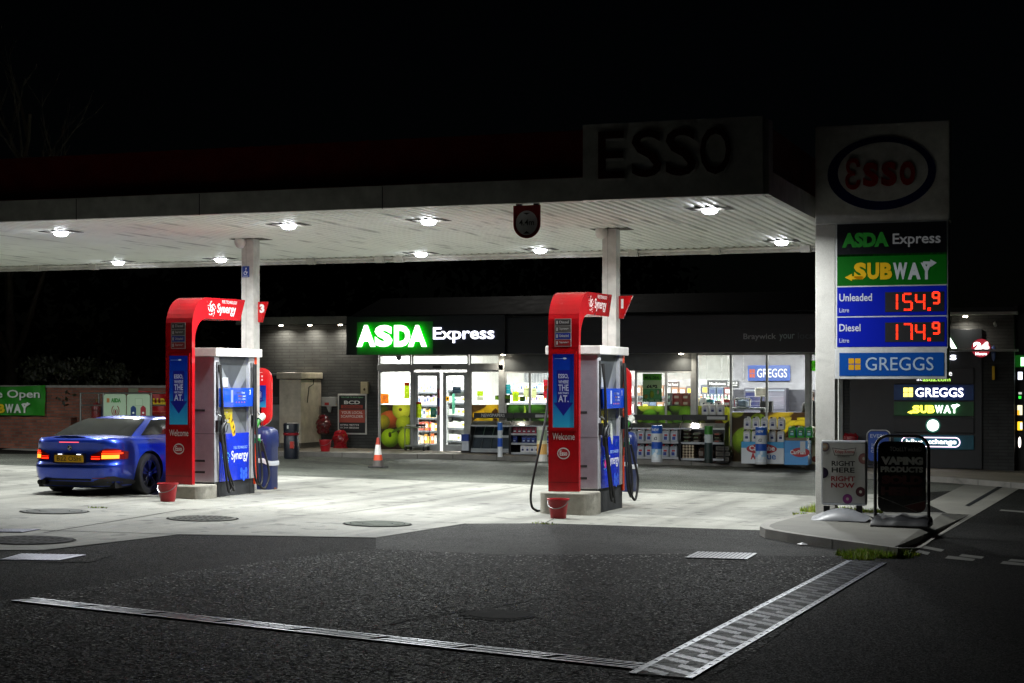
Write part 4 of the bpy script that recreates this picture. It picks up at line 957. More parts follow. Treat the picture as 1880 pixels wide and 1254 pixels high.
    lev = [(.89, .81, .60, 3.3), (.95, .775, .76, 3.1), (1.05, .715, 1.0, 2.82), (1.14, .66, 1.24, 2.5), (1.20, .60, 1.45, 2.25), (1.232, .52, 1.6, 2.12), (1.25, .36, 1.74, 2.05)]
    gv = []
    for l in lev: gv += ring(*l)
    gn = len(ring(*lev[0])); gf = [(j * gn + i, j * gn + (i + 1) % gn, (j + 1) * gn + (i + 1) % gn, (j + 1) * gn + i) for j in range(len(lev) - 1) for i in range(gn)] + [tuple(range((len(lev) - 1) * gn, len(lev) * gn))]
    m = MB(); m.add(gv, gf, 'car_paint', '1030c0'); roof = m.build('roof', car)
    md = roof.modifiers.new('s', 'SUBSURF'); md.levels = md.render_levels = 1
    roof.data.polygons.foreach_set('use_smooth', [True] * len(roof.data.polygons))
    # panes laid 4 mm proud of the greenhouse, on planes through it
    def gpt(zz, s):
        """point on the greenhouse at height zz; s along the half ring index"""
        for a, b in zip(lev, lev[1:]):
            if zz <= b[0]:
                k = (zz - a[0]) / (b[0] - a[0]); A = ring(*a); Bb = ring(*b); i = int(s); q = s - i
                pa = Vector(A[i % gn]).lerp(Vector(A[(i + 1) % gn]), q); pb = Vector(Bb[i % gn]).lerp(Vector(Bb[(i + 1) % gn]), q); return pa.lerp(pb, k)
    def pane(name, z0, z1, s0, s1, off, col, mat='gloss', taper=0, t1=None):
        m = MB(); nz, ns = 6, 12; P = []
        for j in range(nz + 1):
            k = j / nz; z = z0 + (z1 - z0) * k; a = s0 + taper * k; b = s1 - (taper if t1 is None else t1) * k
            for i in range(ns + 1):
                p = gpt(z, a + (b - a) * i / ns); P.append(p)
        c = Vector((0, 2.2, .9)); Q = [p + (p - c).normalized() * off for p in P]
        m.add(Q, [(j * (ns + 1) + i, j * (ns + 1) + i + 1, (j + 1) * (ns + 1) + i + 1, (j + 1) * (ns + 1) + i) for j in range(nz) for i in range(ns)], mat, col)
        return m.build(name, car, smooth=60)
    pane('rear_window', .945, 1.205, -3.4, 3.4, .014, '0c0d0e', 'tint')
    pane('side_window', .955, 1.185, 5.5, 15.5, .012, '08090c', 'tint', taper=.6, t1=1.4); pane('side_window', .955, 1.185, gn - 15.5, gn - 5.5, .012, '08090c', 'tint', taper=1.4, t1=.6)
    pane('windscreen', .95, 1.2, 17.2, gn - 17.2, .012, '101214')
    # rear details follow the tail surface
    def tail(x, z):
        o = outline(z)
        for (xa, ya), (xb, yb) in zip(o, o[1:]):
            if xa <= abs(x) <= xb: return ya + (yb - ya) * ((abs(x) - xa) / max(1e-6, xb - xa))
        return o[NP // 2][1]
    def patch(m, pts_rows, off, mat, col, cols=None):
        """rows of (x, z) points draped on the tail"""
        nr = len(pts_rows); nc = len(pts_rows[0]); V = []
        for row in pts_rows:
            for x, z in row:
                y = tail(x, z); y2 = tail(min(abs(x) + .01, .905), z); sl_ = (y2 - y) / .01; nn = Vector((sl_ * (1 if x > 0 else -1), -1, 0)).normalized()
                V.append(Vector((x, y, zlift(y, z))) + nn * off)
        m.add(V, [(j * nc + i, j * nc + i + 1, (j + 1) * nc + i + 1, (j + 1) * nc + i) for j in range(nr - 1) for i in range(nc - 1)], mat, col, vcol=cols)
    def strip(x0, x1, za, zb, n=10, rows=4, curve=0):
        return [[(x0 + (x1 - x0) * i / n, (za(i / n) if callable(za) else za) + ((zb(i / n) if callable(zb) else zb) - (za(i / n) if callable(za) else za)) * j / rows) for i in range(n + 1)] for j in range(rows + 1)]
    for s in (1, -1):
        m = MB()
        lo = lambda u: .585 + .012 * u; hi = lambda u: .665 + .10 * min(1, u * 1.9) ** 1.2 - .09 * max(0, u - .8) * 3
        patch(m, strip(s * .37, s * .80, lo, hi, 18, 5), .006, 'gloss', '7a0508'); tl = m.build('tail_light', car, smooth=60)
        m = MB()
        patch(m, strip(s * .39, s * .53, .60, .62, 8, 1), .010, 'lit5', 'ff2a10'); patch(m, strip(s * .39, s * .53, .635, .648, 8, 1), .010, 'lit2', 'ff2408')
        patch(m, strip(s * .55, s * .74, .608, .668, 10, 2), .010, 'lit5', 'ff8a2a'); patch(m, strip(s * .55, s * .765, .68, .702, 10, 1), .010, 'lit5', 'ff3a0c'); patch(m, strip(s * .56, s * .75, .714, .734, 10, 1), .010, 'lit2', 'ff2a08')
        m.build('glow_bar', tl, smooth=60)
    m = MB(); patch(m, strip(-.3, .3, .54, .69, 12, 3), .006, 'paint', '0a1450'); m.build('plate_recess', car)
    m = MB(); f = Fr((0, .04, 0)); m.rrect(f, -.26, .552, .26, .662, .012, 0, 'plastic', 'f0b818', .012); pl = m.build('number_plate', car)
    m = MB(); m.text(f, 'B22 OSH', -.215, .572, .43, .07, .0125, 'print', '141008', .001, .0); m.build('characters', pl)
    m = MB()
    for x in (-.17, .17): m.box(x - .03, x + .03, .03, .06, .67, .678, 'lit5', 'f4f6ff')
    m.build('plate_lamp', car)
    m = MB(); f2 = Fr((0, .055, 0)); m.disc(f2, 0, .775, .036, .036, .006, 'gloss', '20242c', n=20); m.ring(f2, 0, .775, .04, .04, .008, .008, 'steel', 'd0d4dc', 20)
    for a in (0, 1): m.poly(f2, [(0, .775)] + [(.03 * math.cos(R(t + 180 * a)), .775 + .03 * math.sin(R(t + 180 * a))) for t in range(0, 91, 15)], .0085, 'gloss', 'e4e8f0')
    m.build('badge', car)
    m = MB(); patch(m, strip(-.18, .18, .858, .872, 8, 1), .008, 'lit2', 'ff5a6a'); m.build('brake_light', car)
    m = MB(); patch(m, strip(-.46, .40, .262, .292, 20, 1), .008, 'matte', '050507'); patch(m, strip(.44, .80, .19, lambda u: .262 + .07 * min(1, u * 1.8) - .13 * max(0, u - .75) * 2, 16, 2), .007, 'plastic', '101014'); patch(m, strip(-.6, .66, .18, .25, 20, 2), .006, 'plastic', '1e2026'); m.build('diffuser', car)
    m = MB(); patch(m, strip(.42, .66, .30, .312, 4, 1), .008, 'gloss', '8a0c14'); patch(m, strip(-.74, -.6, .30, .312, 4, 1), .008, 'gloss', '8a0c14'); m.build('reflector', car)
    m = MB()
    for x in (-.5, -.42): m.cyl((x, -.03, .235), (x, .2, .235), .038, 'steel', '2a2a2c', 18); m.cyl((x, -.031, .235), (x, .0, .235), .03, 'matte', '050505', 18)
    m.build('exhaust', car)
    # seams: boot lid, fuel flap, door line
    m = MB(); patch(m, strip(-.62, .62, .508, .514, 20, 1), .004, 'matte', '04081c'); m.build('boot_seam', car)
    f3 = Fr((.893, 0, 0), (0, 1, 0), (0, 0, 1)); m = MB(); m.ring(f3, .95, .77, .08, .075, .004, .012, 'matte', '06103a', 26); m.build('fuel_flap', car)
    m = MB(); f4 = Fr((.9, 0, 0), (0, 1, 0), (0, 0, 1)); m.rect(f4, 1.72, .3, 1.73, .86, .012, 'matte', '04081c'); m.rrect(f4, 1.85, .72, 2.08, .76, .015, .012, 'car_paint', '1030c0', .02); m.build('door_seam', car)
    m = MB(); m.obox((.98, 3.0, .97), .1, .05, .065, 0, 'car_paint', '1030c0'); m.obox((-.98, 3.0, .97), .1, .05, .065, 0, 'car_paint', '1030c0'); m.build('mirrors', car, bev=.03)
    # wheels
    for s in (1, -1):
        for y in (1.0, 3.81):
            m = MB(); xo = .89 * s; xi = .66 * s
            prof = [(.21, xi), (.315, xi), (.334, xi + .03 * s), (.336, xi + .1 * s), (.334, xo - .05 * s), (.32, xo - .012 * s), (.28, xo), (.235, xo - .008 * s), (.225, xo - .03 * s)]
            V = []; n_ = 40
            for r, x in prof: V += [(x, y + r * math.cos(2 * math.pi * i / n_), .336 + r * math.sin(2 * math.pi * i / n_)) for i in range(n_)]
            m.add(V, [(j * n_ + i, j * n_ + (i + 1) % n_, (j + 1) * n_ + (i + 1) % n_, (j + 1) * n_ + i) for j in range(len(prof) - 1) for i in range(n_)], 'rubber', '121213'); w_ = m.build('wheel', car, smooth=50)
            m = MB(); g = Fr((xo - .03 * s, y, .336), (0, s, 0), (0, 0, 1))
            m.ring(g, 0, 0, .238, .238, .03, .008, 'gloss', '1a1a1e', 40)
            for k in range(5):
                for d in (-.16, .16):
                    a = k * 2 * math.pi / 5 + .3; c0, s0_ = math.cos(a), math.sin(a); c1, s1 = math.cos(a + d), math.sin(a + d); q = .022
                    m.poly(g, [(.05 * c0 - q * s0_, .05 * s0_ + q * c0), (.05 * c0 + q * s0_, .05 * s0_ - q * c0), (.22 * c1 + q * s1, .22 * s1 - q * c1), (.22 * c1 - q * s1, .22 * s1 + q * c1)], 0, 'gloss', '141417', .012)
            m.disc(g, 0, 0, .055, .055, .014, 'gloss', '101014', n=16); m.ring(g, 0, 0, .03, .03, .01, .015, 'gloss', '5a6a9a', 14); m.build('rim', w_)
            m = MB(); m.disc(g, 0, 0, .19, .19, -.05, 'steel', '3a3a3c', n=30); m.disc(g, 0, 0, .224, .224, -.09, 'matte', '060606', n=30); m.build('brake_disc', w_)
    return car
cp = gp(266, 908)
car = build_car((cp.x - .78, cp.y - 1.0, gz(cp.x, cp.y)))
# ================================================================ helper: a plane facing the road, addressed by where things sit on it
class PL:
    def __init__(s, Y, loc): s.Y = Y; s.f = Fr((-loc[0], Y - loc[1], -loc[2]))
    def c(s, px, py): p = yp(px, py, s.Y); return p.x, p.z
    def rect(s, m, a, b, c, d, dep, mat, col='ffffff', th=0):
        x0, z1 = s.c(a, b); x1, z0 = s.c(c, d); return m.rect(s.f, x0, z0, x1, z1, dep, mat, col, th)
    def poly(s, m, pts, dep, mat, col='ffffff', th=0): return m.poly(s.f, [s.c(*p) for p in pts], dep, mat, col, th)
    def text(s, m, t, a, b, c, d, dep, mat, col='ffffff', **k):
        x0, z1 = s.c(a, b); x1, z0 = s.c(c, d); return m.text(s.f, t, x0, z0, x1 - x0, z1 - z0, dep, mat, col, **k)
    def disc(s, m, px, py, rx, ry, dep, mat, c1, c2=None, clip=None, **k):
        x, z = s.c(px, py); x1, z1 = s.c(px + rx, py - ry)
        if clip: a = s.c(clip[0], clip[3]); b = s.c(clip[2], clip[1]); clip = (a[0], a[1], b[0], b[1])
        return m.disc(s.f, x, z, x1 - x, z1 - z, dep, mat, c1, c2, clip=clip, **k)
    def box(s, m, a, b, c, d, back, mat, col='ffffff'):
        x0, z1 = s.c(a, b); x1, z0 = s.c(c, d); o = s.f.o; return m.box(x0 + o.x, x1 + o.x, o.y, o.y + back, z0 + o.z, z1 + o.z, mat, col)

# ================================================================ price totem
YT = 25.15; tx0 = yx(1499, YT); tx1 = yx(1741, YT)
T0 = (tx0 + .15, YT + .15, gz(tx0, YT) + .1)
tot = thing('price_totem', 'tall roadside price totem with brand panels and red lit fuel prices', 'sign', T0)
P = PL(YT, T0); 
m = MB(); pa, pb = yx(1497, YT + .02), yx(1533, YT + .02); m.box(pa - T0[0], pb - T0[0], YT + .02 - T0[1], YT + .3 - T0[1], -.2, P.c(1500, 413)[1] - T0[2], 'post_concrete'); m.build('post', tot, bev=.008)
m = MB(); zt = P.c(1620, 226)[1]; zb = P.c(1620, 409)[1]
m.box(tx0 - .02 - T0[0], tx1 + .02 - T0[0], YT - T0[1], YT + .3 - T0[1], zb - T0[2], zt - T0[2], 'paint', 'e0dfda'); m.build('head_box', tot, bev=.012)
m = MB(); cx, cz = P.c(1618, 318)
f = P.f; kx = abs(P.c(1719, 318)[0] - cx); kz = abs(P.c(1618, 250)[1] - cz)
m.ring(f, cx, cz, kx * 1.0, kz, .004, .012, 'paint', 'bcbcbc', 48); m.disc(f, cx, cz, kx, kz, .006, 'paint', '0c1a5c', n=48); m.disc(f, cx + .02, cz + .02, kx * .83, kz * .80, .012, 'paint', 'd2d1cc', n=48); m.build('oval', tot)
m = MB(); m.text(f, '\u0190', cx - kx * .66, cz - kz * .42, kx * .28, kz * .86, .016, 'paint', 'a01418', th=.012, bold=.03)
for i, ch in enumerate('sso'): m.text(f, ch, cx - kx * .33 + kx * .335 * i, cz - kz * .36, kx * .28, kz * .66, .016, 'paint', 'a01418', th=.012, bold=.05)
m.build('oval_letters', tot)
m = MB(); P.box(m, 1534, 408, 1741, 640, .3, 'paint', 'd6d8d8'); P.box(m, 1533, 640.5, 1739, 696, .28, 'paint', 'd4d6d8'); m.build('panel_frame', tot, bev=.006)
def squares(m, PP, a, b, c, d, dep, mat, col):
    w = (c - a) * .46; h = (d - b) * .46
    for x in (a, c - w):
        for y in (b, d - h): PP.rect(m, x, y, x + w, y + h, dep, mat, col)
def sub_logo(m, PP, a, b, c, d, dep, m1, c1, m2, c2, th=.003):
    w = c - a; h = d - b
    for i, ch in enumerate('SUBWAY'):
        x = a + w * (.1, .245, .385, .525, .685, .825)[i]; ww = w * (.135, .13, .13, .155, .14, .125)[i]
        PP.text(m, ch, x, b + h * .16, x + ww, b + h * .92, dep + .0004 * i, m1 if i < 3 else m2, c1 if i < 3 else c2, th=th, bold=.055)
    PP.poly(m, [(a, b + h * .84), (a + w * .08, b + h * .66), (a + w * .08, b + h * .78), (a + w * .2, b + h * .78), (a + w * .2, b + h * .92), (a + w * .08, b + h * .92), (a + w * .08, b + h)], dep + .003, m1, c1)
    PP.poly(m, [(c, b + h * .16), (c - w * .07, b + h * .36), (c - w * .07, b + h * .24), (c - w * .15, b + h * .24), (c - w * .15, b + h * .1), (c - w * .07, b + h * .1), (c - w * .07, b)], dep + .003, m2, c2)
m = MB(); P.rect(m, 1537, 412, 1738, 467, .004, 'faint', '23252a')
P.text(m, 'ASDA', 1546, 428, 1632, 453, .006, 'dim', '2f8a34', th=.002, bold=.06); P.text(m, 'Express', 1639, 429, 1727, 452, .006, 'dim', 'b0b2b4', th=.002, bold=.03); m.build('shop_panel', tot)
m = MB(); P.rect(m, 1537, 468, 1738, 521.3, .004, 'dim', '0f6a18'); sub_logo(m, P, 1551, 476, 1720, 516, .006, 'dim', 'f2c020', 'dim', 'ccd4d8'); m.build('sandwich_panel', tot)
SEG = {'1': 'bc', '5': 'afgcd', '4': 'fgbc', '9': 'abcdfg', '7': 'abc'}
def digit(m, PP, ch, a, b, c, d, dep):
    mid = (b + d) / 2; L = {'a': ((a, b), (c, b)), 'g': ((a, mid), (c, mid)), 'd': ((a, d), (c, d)), 'f': ((a, b), (a, mid)), 'b': ((c, b), (c, mid)), 'e': ((a, mid), (a, d)), 'c': ((c, mid), (c, d))}
    for s_ in SEG[ch]:
        (x0, y0), (x1, y1) = L[s_]; n = 5 if y0 == y1 else 7; hor = y0 == y1
        for i in range(n + 1):
            for o in (-1.1, 1.1):
                u = .5 + (i - n / 2) / n * .8 if n else .5
                x = x0 + (x1 - x0) * u + (0 if hor else o); y = y0 + (y1 - y0) * u + (o if hor else 0)
                PP.disc(m, x, y, .85, .85, dep, 'lit5', 'ff3318', n=6)
for (y0, y1, name, ds) in ((527.6, 578.2, 'Unleaded', '154'), (583.2, 635.8, 'Diesel', '174')):
    m = MB(); P.rect(m, 1537, y0, 1738, y1, .004, 'dim', '0a22c0'); 
    P.text(m, name, 1541, y0 + 12, 1541 + (60 if len(name) > 6 else 39), y0 + 25, .006, 'dim', 'e6ebff', th=.002, bold=.03); P.text(m, 'Litre', 1541, y0 + 38, 1559, y0 + 46, .006, 'dim', 'd0d8ff', th=.002, bold=.02)
    pn = m.build('price_panel', tot); m = MB(); P.rect(m, 1625, y0 + 9, 1734, y0 + 44, .007, 'matte', '06040c'); m.build('screen', pn)
    m = MB()
    for ch, a, b in ((ds[0], 1638, 1647), (ds[1], 1659, 1674), (ds[2], 1682, 1697)): digit(m, P, ch, a, y0 + 12, b, y0 + 41, .009)
    digit(m, P, '9', 1713, y0 + 9.5, 1724, y0 + 29, .009)
    for dx in (0, 2, 4):
        for dy in (0, 2, 4): P.disc(m, 1704 + dx, y0 + 38 + dy, 1, 1, .009, 'lit5', 'ff1c0a', n=6)
    m.build('digits', pn)
m = MB(); P.rect(m, 1541, 648, 1733, 690, .004, 'dim', '1254b0'); squares(m, P, 1558, 658, 1580, 679, .006, 'dim', 'f0b428'); P.text(m, 'GREGGS', 1589, 656, 1714, 680, .006, 'dim', 'c2d4ea', th=.002, bold=.005); m.build('bakery_panel', tot)

# ================================================================ swing boards on the kerbed island
def lettering_group(m, PP, rows, dep=.004, th=.001):
    for t, a, b, c, d, col, bold in rows: PP.text(m, t, a, b, c, d, dep, 'print', col, th=th, bold=bold)
p = gp(1546, 955, .12); L0 = (p.x, p.y, p.z)
t = thing('pavement_board', 'white poster swing board with grey domed base and ring doughnut pictures', 'sign', L0); Q = PL(p.y - .0, L0)
m = MB(); Q.box(m, 1507, 808, 1592, 929, .06, 'steel', 'b8babc'); m.build('frame', t, bev=.03)
Q2 = PL(p.y - .001, L0); m = MB(); Q2.rect(m, 1511, 813, 1588, 924, .003, 'print', 'd6d6d4')
for x, y, r_, c1, c2 in ((1514, 820, 9, 'e8c8a0', '30285c'), (1586, 842, 10, 'c08a80', '8a5a60'), (1511, 868, 10, '3a2a48', '1c1430'), (1580, 903, 9, '6a3040', '4a2028'), (1556, 916, 9, 'b04a9a', '7a3a80')):
    Q2.disc(m, x, y, r_, r_, .0045, 'print', c1, c2, clip=(1511, 813, 1588, 924)); 
    if 1513 < x < 1587: Q2.disc(m, x, y, r_ * .3, r_ * .3, .0055, 'print', 'd8d4cc', clip=(1511, 813, 1588, 924))
m.build('poster', t)
m = MB(); Q2.poly(m, [(1528, 822), (1550, 825), (1572, 822), (1568, 836), (1550, 837), (1532, 836)], .0045, 'print', '1c1a1a'); Q2.poly(m, [(1529, 823), (1550, 826), (1571, 823), (1567, 835), (1550, 836), (1533, 835)], .0052, 'print', 'dedcd8')
m2 = [('Krispy Kreme', 1533, 826, 1568, 834, 'b0202c', .03), ('DOUGHNUTS', 1538, 837.2, 1560, 839.6, '1c1a1a', .02), ('RIGHT', 1527, 846, 1570, 856, '1c2020', .04), ('HERE', 1527, 858, 1569, 868, '1c2020', .04), ('RIGHT', 1526, 874, 1570, 884, 'a01828', .04), ('NOW', 1526, 886, 1569, 896, 'a01828', .05)]
lettering_group(m, Q2, m2, .006); m.build('lettering', t)
m = MB(); 
for x in (1517, 1577): a = Q.c(x, 929); m.box(a[0] - L0[0] - .04, a[0] - L0[0] + .04, .01, .07, .1, a[1] - L0[2] + .0, 'plastic', '161616')
m.build('springs', t)
hw = (Q.c(1598, 950)[0] - Q.c(1492, 950)[0]) / 2; m = MB()
for yy in (0,):
    prof = []; 
    for k in range(13):
        u = -1 + 2 * k / 12; prof.append((u * hw, .03 + .14 * math.cos(u * 1.35) ** 1.3))
    V = []; nn = len(prof)
    rows_ = [(-.30, 0.02), (-.27, .5), (-.12, .9), (.03, 1), (.18, .9), (.33, .5), (.36, .02)]
    for y, s_ in rows_:
        V += [(x * (.93 + .07 * s_), y, max(.012, z * s_)) for x, z in prof]
    F_ = [(j * nn + i, j * nn + i + 1, (j + 1) * nn + i + 1, (j + 1) * nn + i) for j in range(len(rows_) - 1) for i in range(nn - 1)]
    m.add(V, F_, 'plastic', '77797d')
m.build('base', t, smooth=50)
p = gp(1656, 966, .12); L0 = (p.x, p.y, p.z)
t = thing('pavement_board', 'black swing board in a round tubular frame advertising vaping products', 'sign', L0); Q = PL(p.y, L0)
m = MB(); pts = []
x0, z0 = Q.c(1607, 950); x1, z1 = Q.c(1705, 801); x0 -= L0[0]; x1 -= L0[0]; z0 -= L0[2]; z1 -= L0[2]; rr = .17
pts = [(x0, 0, .03), (x0, 0, z1 - rr)] + [(x0 + rr - rr * math.cos(R(a)), 0, z1 - rr + rr * math.sin(R(a))) for a in range(15, 91, 15)] + [(x1 - rr + rr * math.sin(R(a)), 0, z1 - rr + rr * math.cos(R(a))) for a in range(0, 91, 15)] + [(x1, 0, .03)]
m.tube(pts, .022, 'gloss', '0c0d0f', 10); m.build('frame', t, smooth=50)
m = MB(); a = Q.c(1612, 940); b = Q.c(1700, 811); m.rrect(Q.f, a[0], a[1], b[0], b[1], .1, -.012, 'gloss', '0d0c0d', .024); pn = m.build('panel', t)
m = MB(); lettering_group(m, Q, [('TOtaLLY wickeD', 1634, 820, 1692, 829, '8e8e8e', .01), ('VAPING', 1618, 838, 1695, 854, 'b4b4b4', .07), ('PRODUCTS', 1617, 856, 1695, 868, 'aeaeae', .06), ('SOLD', 1619, 872, 1694, 890, '45080f', .07), ('HERE!', 1618, 893, 1694, 911, '3c070d', .07)], .014)
Q.rect(m, 1634, 831, 1692, 831.8, .014, 'print', '7a7a7a'); Q.poly(m, [(1656, 929), (1699, 920), (1699, 933), (1692, 939), (1675, 939)], .0135, 'print', '5c1018'); Q.poly(m, [(1612, 911), (1612, 910), (1684, 939), (1682, 939.6)], .0145, 'print', '8a8a8a'); Q.poly(m, [(1656, 929), (1699, 919), (1699, 920), (1656, 930)], .015, 'print', '8a8a8a'); m.build('lettering', pn)
hw = (x1 - x0) / 2 + .02; mx_ = (x0 + x1) / 2; m = MB()
V = []; prof = [(-1, .1), (-.85, .12), (-.55, .1), (-.25, .105), (0, .13), (.25, .105), (.55, .1), (.85, .12), (1, .1)]
rows_ = [(-.34, .15), (-.3, .6), (-.1, 1), (.1, 1.2), (.3, .7), (.34, .15)]
for y, s_ in rows_: V += [(mx_ + u * hw, y, .015 + h_ * s_) for u, h_ in prof]
nn = len(prof); m.add(V, [(j * nn + i, j * nn + i + 1, (j + 1) * nn + i + 1, (j + 1) * nn + i) for j in range(len(rows_) - 1) for i in range(nn - 1)], 'plastic', '17181b'); 
m.box(mx_ - hw, mx_ + hw, -.34, .34, 0, .03, 'plastic', '121214'); m.build('base', t, smooth=40)
p = gp(1614, 868, .12); L0 = (p.x, YS - .9, p.z)
t = thing('pavement_board', 'blue round-topped board in a white tube frame behind the two larger boards', 'sign', L0); Q = PL(YS - .9, L0)
m = MB(); a = Q.c(1592, 846); b = Q.c(1634, 790); a2 = (a[0] - L0[0], a[1] - L0[2]); b2 = (b[0] - L0[0], b[1] - L0[2]); rr = .12
m.tube([(a2[0], 0, .02), (a2[0], 0, b2[1] - rr)] + [(a2[0] + rr - rr * math.cos(R(q)), 0, b2[1] - rr + rr * math.sin(R(q))) for q in range(15, 91, 15)] + [(b2[0] - rr + rr * math.sin(R(q)), 0, b2[1] - rr + rr * math.cos(R(q))) for q in range(0, 91, 15)] + [(b2[0], 0, .02)], .016, 'steel', 'c8cacc', 8); m.build('frame', t)
m = MB(); m.rrect(Q.f, a[0] + .03, a[1], b[0] - .03, b[1] - .03, .08, -.01, 'print', '1a4fb4', .02); m.build('panel', t)
m = MB(); lettering_group(m, Q, [('EVERY', 1598, 797, 1628, 804, 'c8d4ec', .01), ('SAUSAGE', 1600, 814, 1626, 818.5, 'c8d4ec', .01), ('ROLL &', 1600, 820, 1626, 825, 'c8d4ec', .01), ('COFFEE', 1599, 826, 1627, 831, 'c8d4ec', .01)], .012); m.build('lettering', t)
m = MB(); m.box(a2[0] - .05, b2[0] + .05, -.2, .2, 0, .07, 'plastic', '22252a'); m.build('base', t, bev=.02)

# ================================================================ brand panels on the right-hand wall
YW = YS - .02
def wall_sign(name, label, a, b, c, d, back=.1, col='1d2024', Y=YS - .12, mat='paint', cat='sign', group=None):
    x0, z1 = PL(Y, (0, 0, 0)).c(a, b); x1, z0 = PL(Y, (0, 0, 0)).c(c, d); L = ((x0 + x1) / 2, Y, z0)
    t = thing(name, label, cat, L, group=group); P_ = PL(Y, L); m = MB(); P_.box(m, a, b, c, d, back, mat, col); m.build('panel', t, bev=.006); return t, P_
t, P_ = wall_sign('brand_board', 'tall dark backing board with the lit green and white shop name beside the totem', 1560, 606, 1803, 861, .05, '23272b', YS - .06)
m = MB()
for i, ch in enumerate('ASDA'): P_.text(m, ch, (1650, 1675, 1700, 1723)[i], 616, (1680, 1702, 1727, 1757)[i], 640, .03, 'lit5', 'f4fff4', th=.03, bold=.06, side=('lit2', '1fd41f'))
P_.text(m, 'Express', 1650, 648, 1756, 665, .02, 'lit5', 'eef0ff', th=.02, bold=.03); m.build('lettering', t)
t, P_ = wall_sign('brand_sign', 'dark panel with small white and green web address under the lit shop name', 1641, 676, 1788, 704, group='brand panels on the dark wall')
m = MB(); P_.text(m, 'e', 1742, 683, 1748, 690, .003, 'lit2', 'eeeeee', th=.003, bold=.02); P_.text(m, 'at ', 1683, 693, 1693, 699, .003, 'lit2', 'ffffff', th=.003); P_.text(m, 'asda.com', 1694, 693, 1745, 700, .003, 'lit2', 'b8f060', th=.003, bold=.03); m.build('lettering', t)
t, P_ = wall_sign('brand_sign', 'dark blue panel with lit white bakery name and four yellow squares', 1641, 706, 1788, 735, col='164f9c', group='brand panels on the dark wall')
m = MB(); squares(m, P_, 1659, 712, 1676, 728.5, .02, 'lit5', 'ffe060'); P_.text(m, 'GREGGS', 1681, 712, 1769, 729, .02, 'lit5', 'f4f8ff', th=.02, bold=.03, side=('lit', '6090ff')); m.build('lettering', t)
t, P_ = wall_sign('brand_sign', 'dark green panel with lit yellow and white arrowed sandwich shop name', 1641, 737.5, 1788, 764, col='1d6a34', group='brand panels on the dark wall')
m = MB(); sub_logo(m, P_, 1666, 741, 1763, 760, .02, 'lit5', 'ffe94a', 'lit5', 'f4fff4', .02); m.build('lettering', t)
t, P_ = wall_sign('brand_sign', 'dark panel with one glowing white disc in a ring', 1641, 767, 1788, 795, col='1c2024', group='brand panels on the dark wall')
m = MB(); P_.disc(m, 1713, 781, 11, 10.5, .03, 'lit5', 'eefff4', n=28); x, z = P_.c(1713, 781); m.ring(P_.f, x, z, .165, .165, .012, .02, 'lit', '2f8f78', 30); m.build('disc', t)
t, P_ = wall_sign('brand_sign', 'teal panel with a lit white word inside a pink and white pill outline', 1641, 798, 1788, 826, col='17687f', group='brand panels on the dark wall')
m = MB(); a = P_.c(1655, 820); b = P_.c(1763, 803)
o = rr_pts(a[0], a[1], b[0], b[1], (b[1] - a[1]) / 2 * .98, 8); i_ = rr_pts(a[0] + .02, a[1] + .02, b[0] - .02, b[1] - .02, (b[1] - a[1]) / 2 * .98 - .02, 8); V = [P_.f.at(x, y, .02) for x, y in o + i_]; n = len(o)
m.add(V, [(i, (i + 1) % n, n + (i + 1) % n, n + i) for i in range(n)], 'lit5', 'ffd8f0'); P_.text(m, 'InPost', 1664, 806, 1694, 817, .02, 'lit5', 'ffffff', th=.015, bold=.03); P_.text(m, 'xchange', 1700, 806, 1756, 818, .02, 'lit5', 'ffffff', th=.015, bold=.03); m.build('lettering', t)
x, z = PL(YS - .3, (0, 0, 0)).c(1801, 639); L = (x, YS - .3, z); t = thing('hours_sign', 'round lit red disc sign with white 24 hours projecting from the wall', 'sign', L)
P_ = PL(YS - .3, L); m = MB(); k = P_.c(1819, 639)[0] - x; m.cyl((0, 0, 0), (0, .08, 0), k, 'gloss', '8a1420', 32); m.build('drum', t); m = MB(); m.disc(P_.f, x, z, k * .97, k * .97, .003, 'lit', 'd03848', 'a82838', 32); P_.text(m, '24', 1787, 628, 1816, 645, .01, 'lit5', 'fff4f4', th=.004, bold=.07); P_.text(m, 'Hours', 1791, 647, 1812, 652, .01, 'lit5', 'fff0f0', th=.004, bold=.05); m.build('lettering', t)
m = MB(); m.box(-.02, .02, .08, .3, -.05, .05, 'steel', '303030'); m.build('arm', t)
x, z = PL(YS - .15, (0, 0, 0)).c(1824, 684); t = thing('wall_ornament', 'spoon shaped wall fitting with brass handle and pale blue oval bowl', 'ornament', (x, YS - .15, z)); m = MB(); m.box(-.035, .035, 0, .06, -.17, .15, 'steel', 'c09a30'); m.box(-.012, .012, .06, .15, -.05, .05, 'steel', '303030'); m.build('handle', t, bev=.01)
m = MB(); m.lathe((0, .03, .45), [(0, -.2), (.04, -.14), (.055, 0), (.04, .13), (0, .18)], 'gloss', '6a80c8', 16, sy=.5); m.build('bowl', t, smooth=50)
x, z = PL(YS - .2, (0, 0, 0)).c(1826, 594); t = thing('security_camera', 'small security camera under the eaves beside the round red sign', 'camera', (x, YS - .2, z)); m = MB(); m.cyl((0, 0, 0), (.03, -.16, -.05), .035, 'plastic', 'a8aaac', 12); m.build('body', t); m = MB(); m.tube([(0, 0, 0), (0, .1, .02), (0, .2, .06)], .014, 'steel', '888888'); m.build('bracket', t)
x, z = PL(YS - .1, (0, 0, 0)).c(735, 656); t = thing('security_camera', 'small dome security camera over the shop doors', 'camera', (x, YS - .2, z)); m = MB(); m.lathe((0, 0, 0), [(0, -.09), (.06, -.05), (.07, 0), (.07, .03)], 'plastic', '8a8c8c', 14); m.build('dome', t, smooth=50)
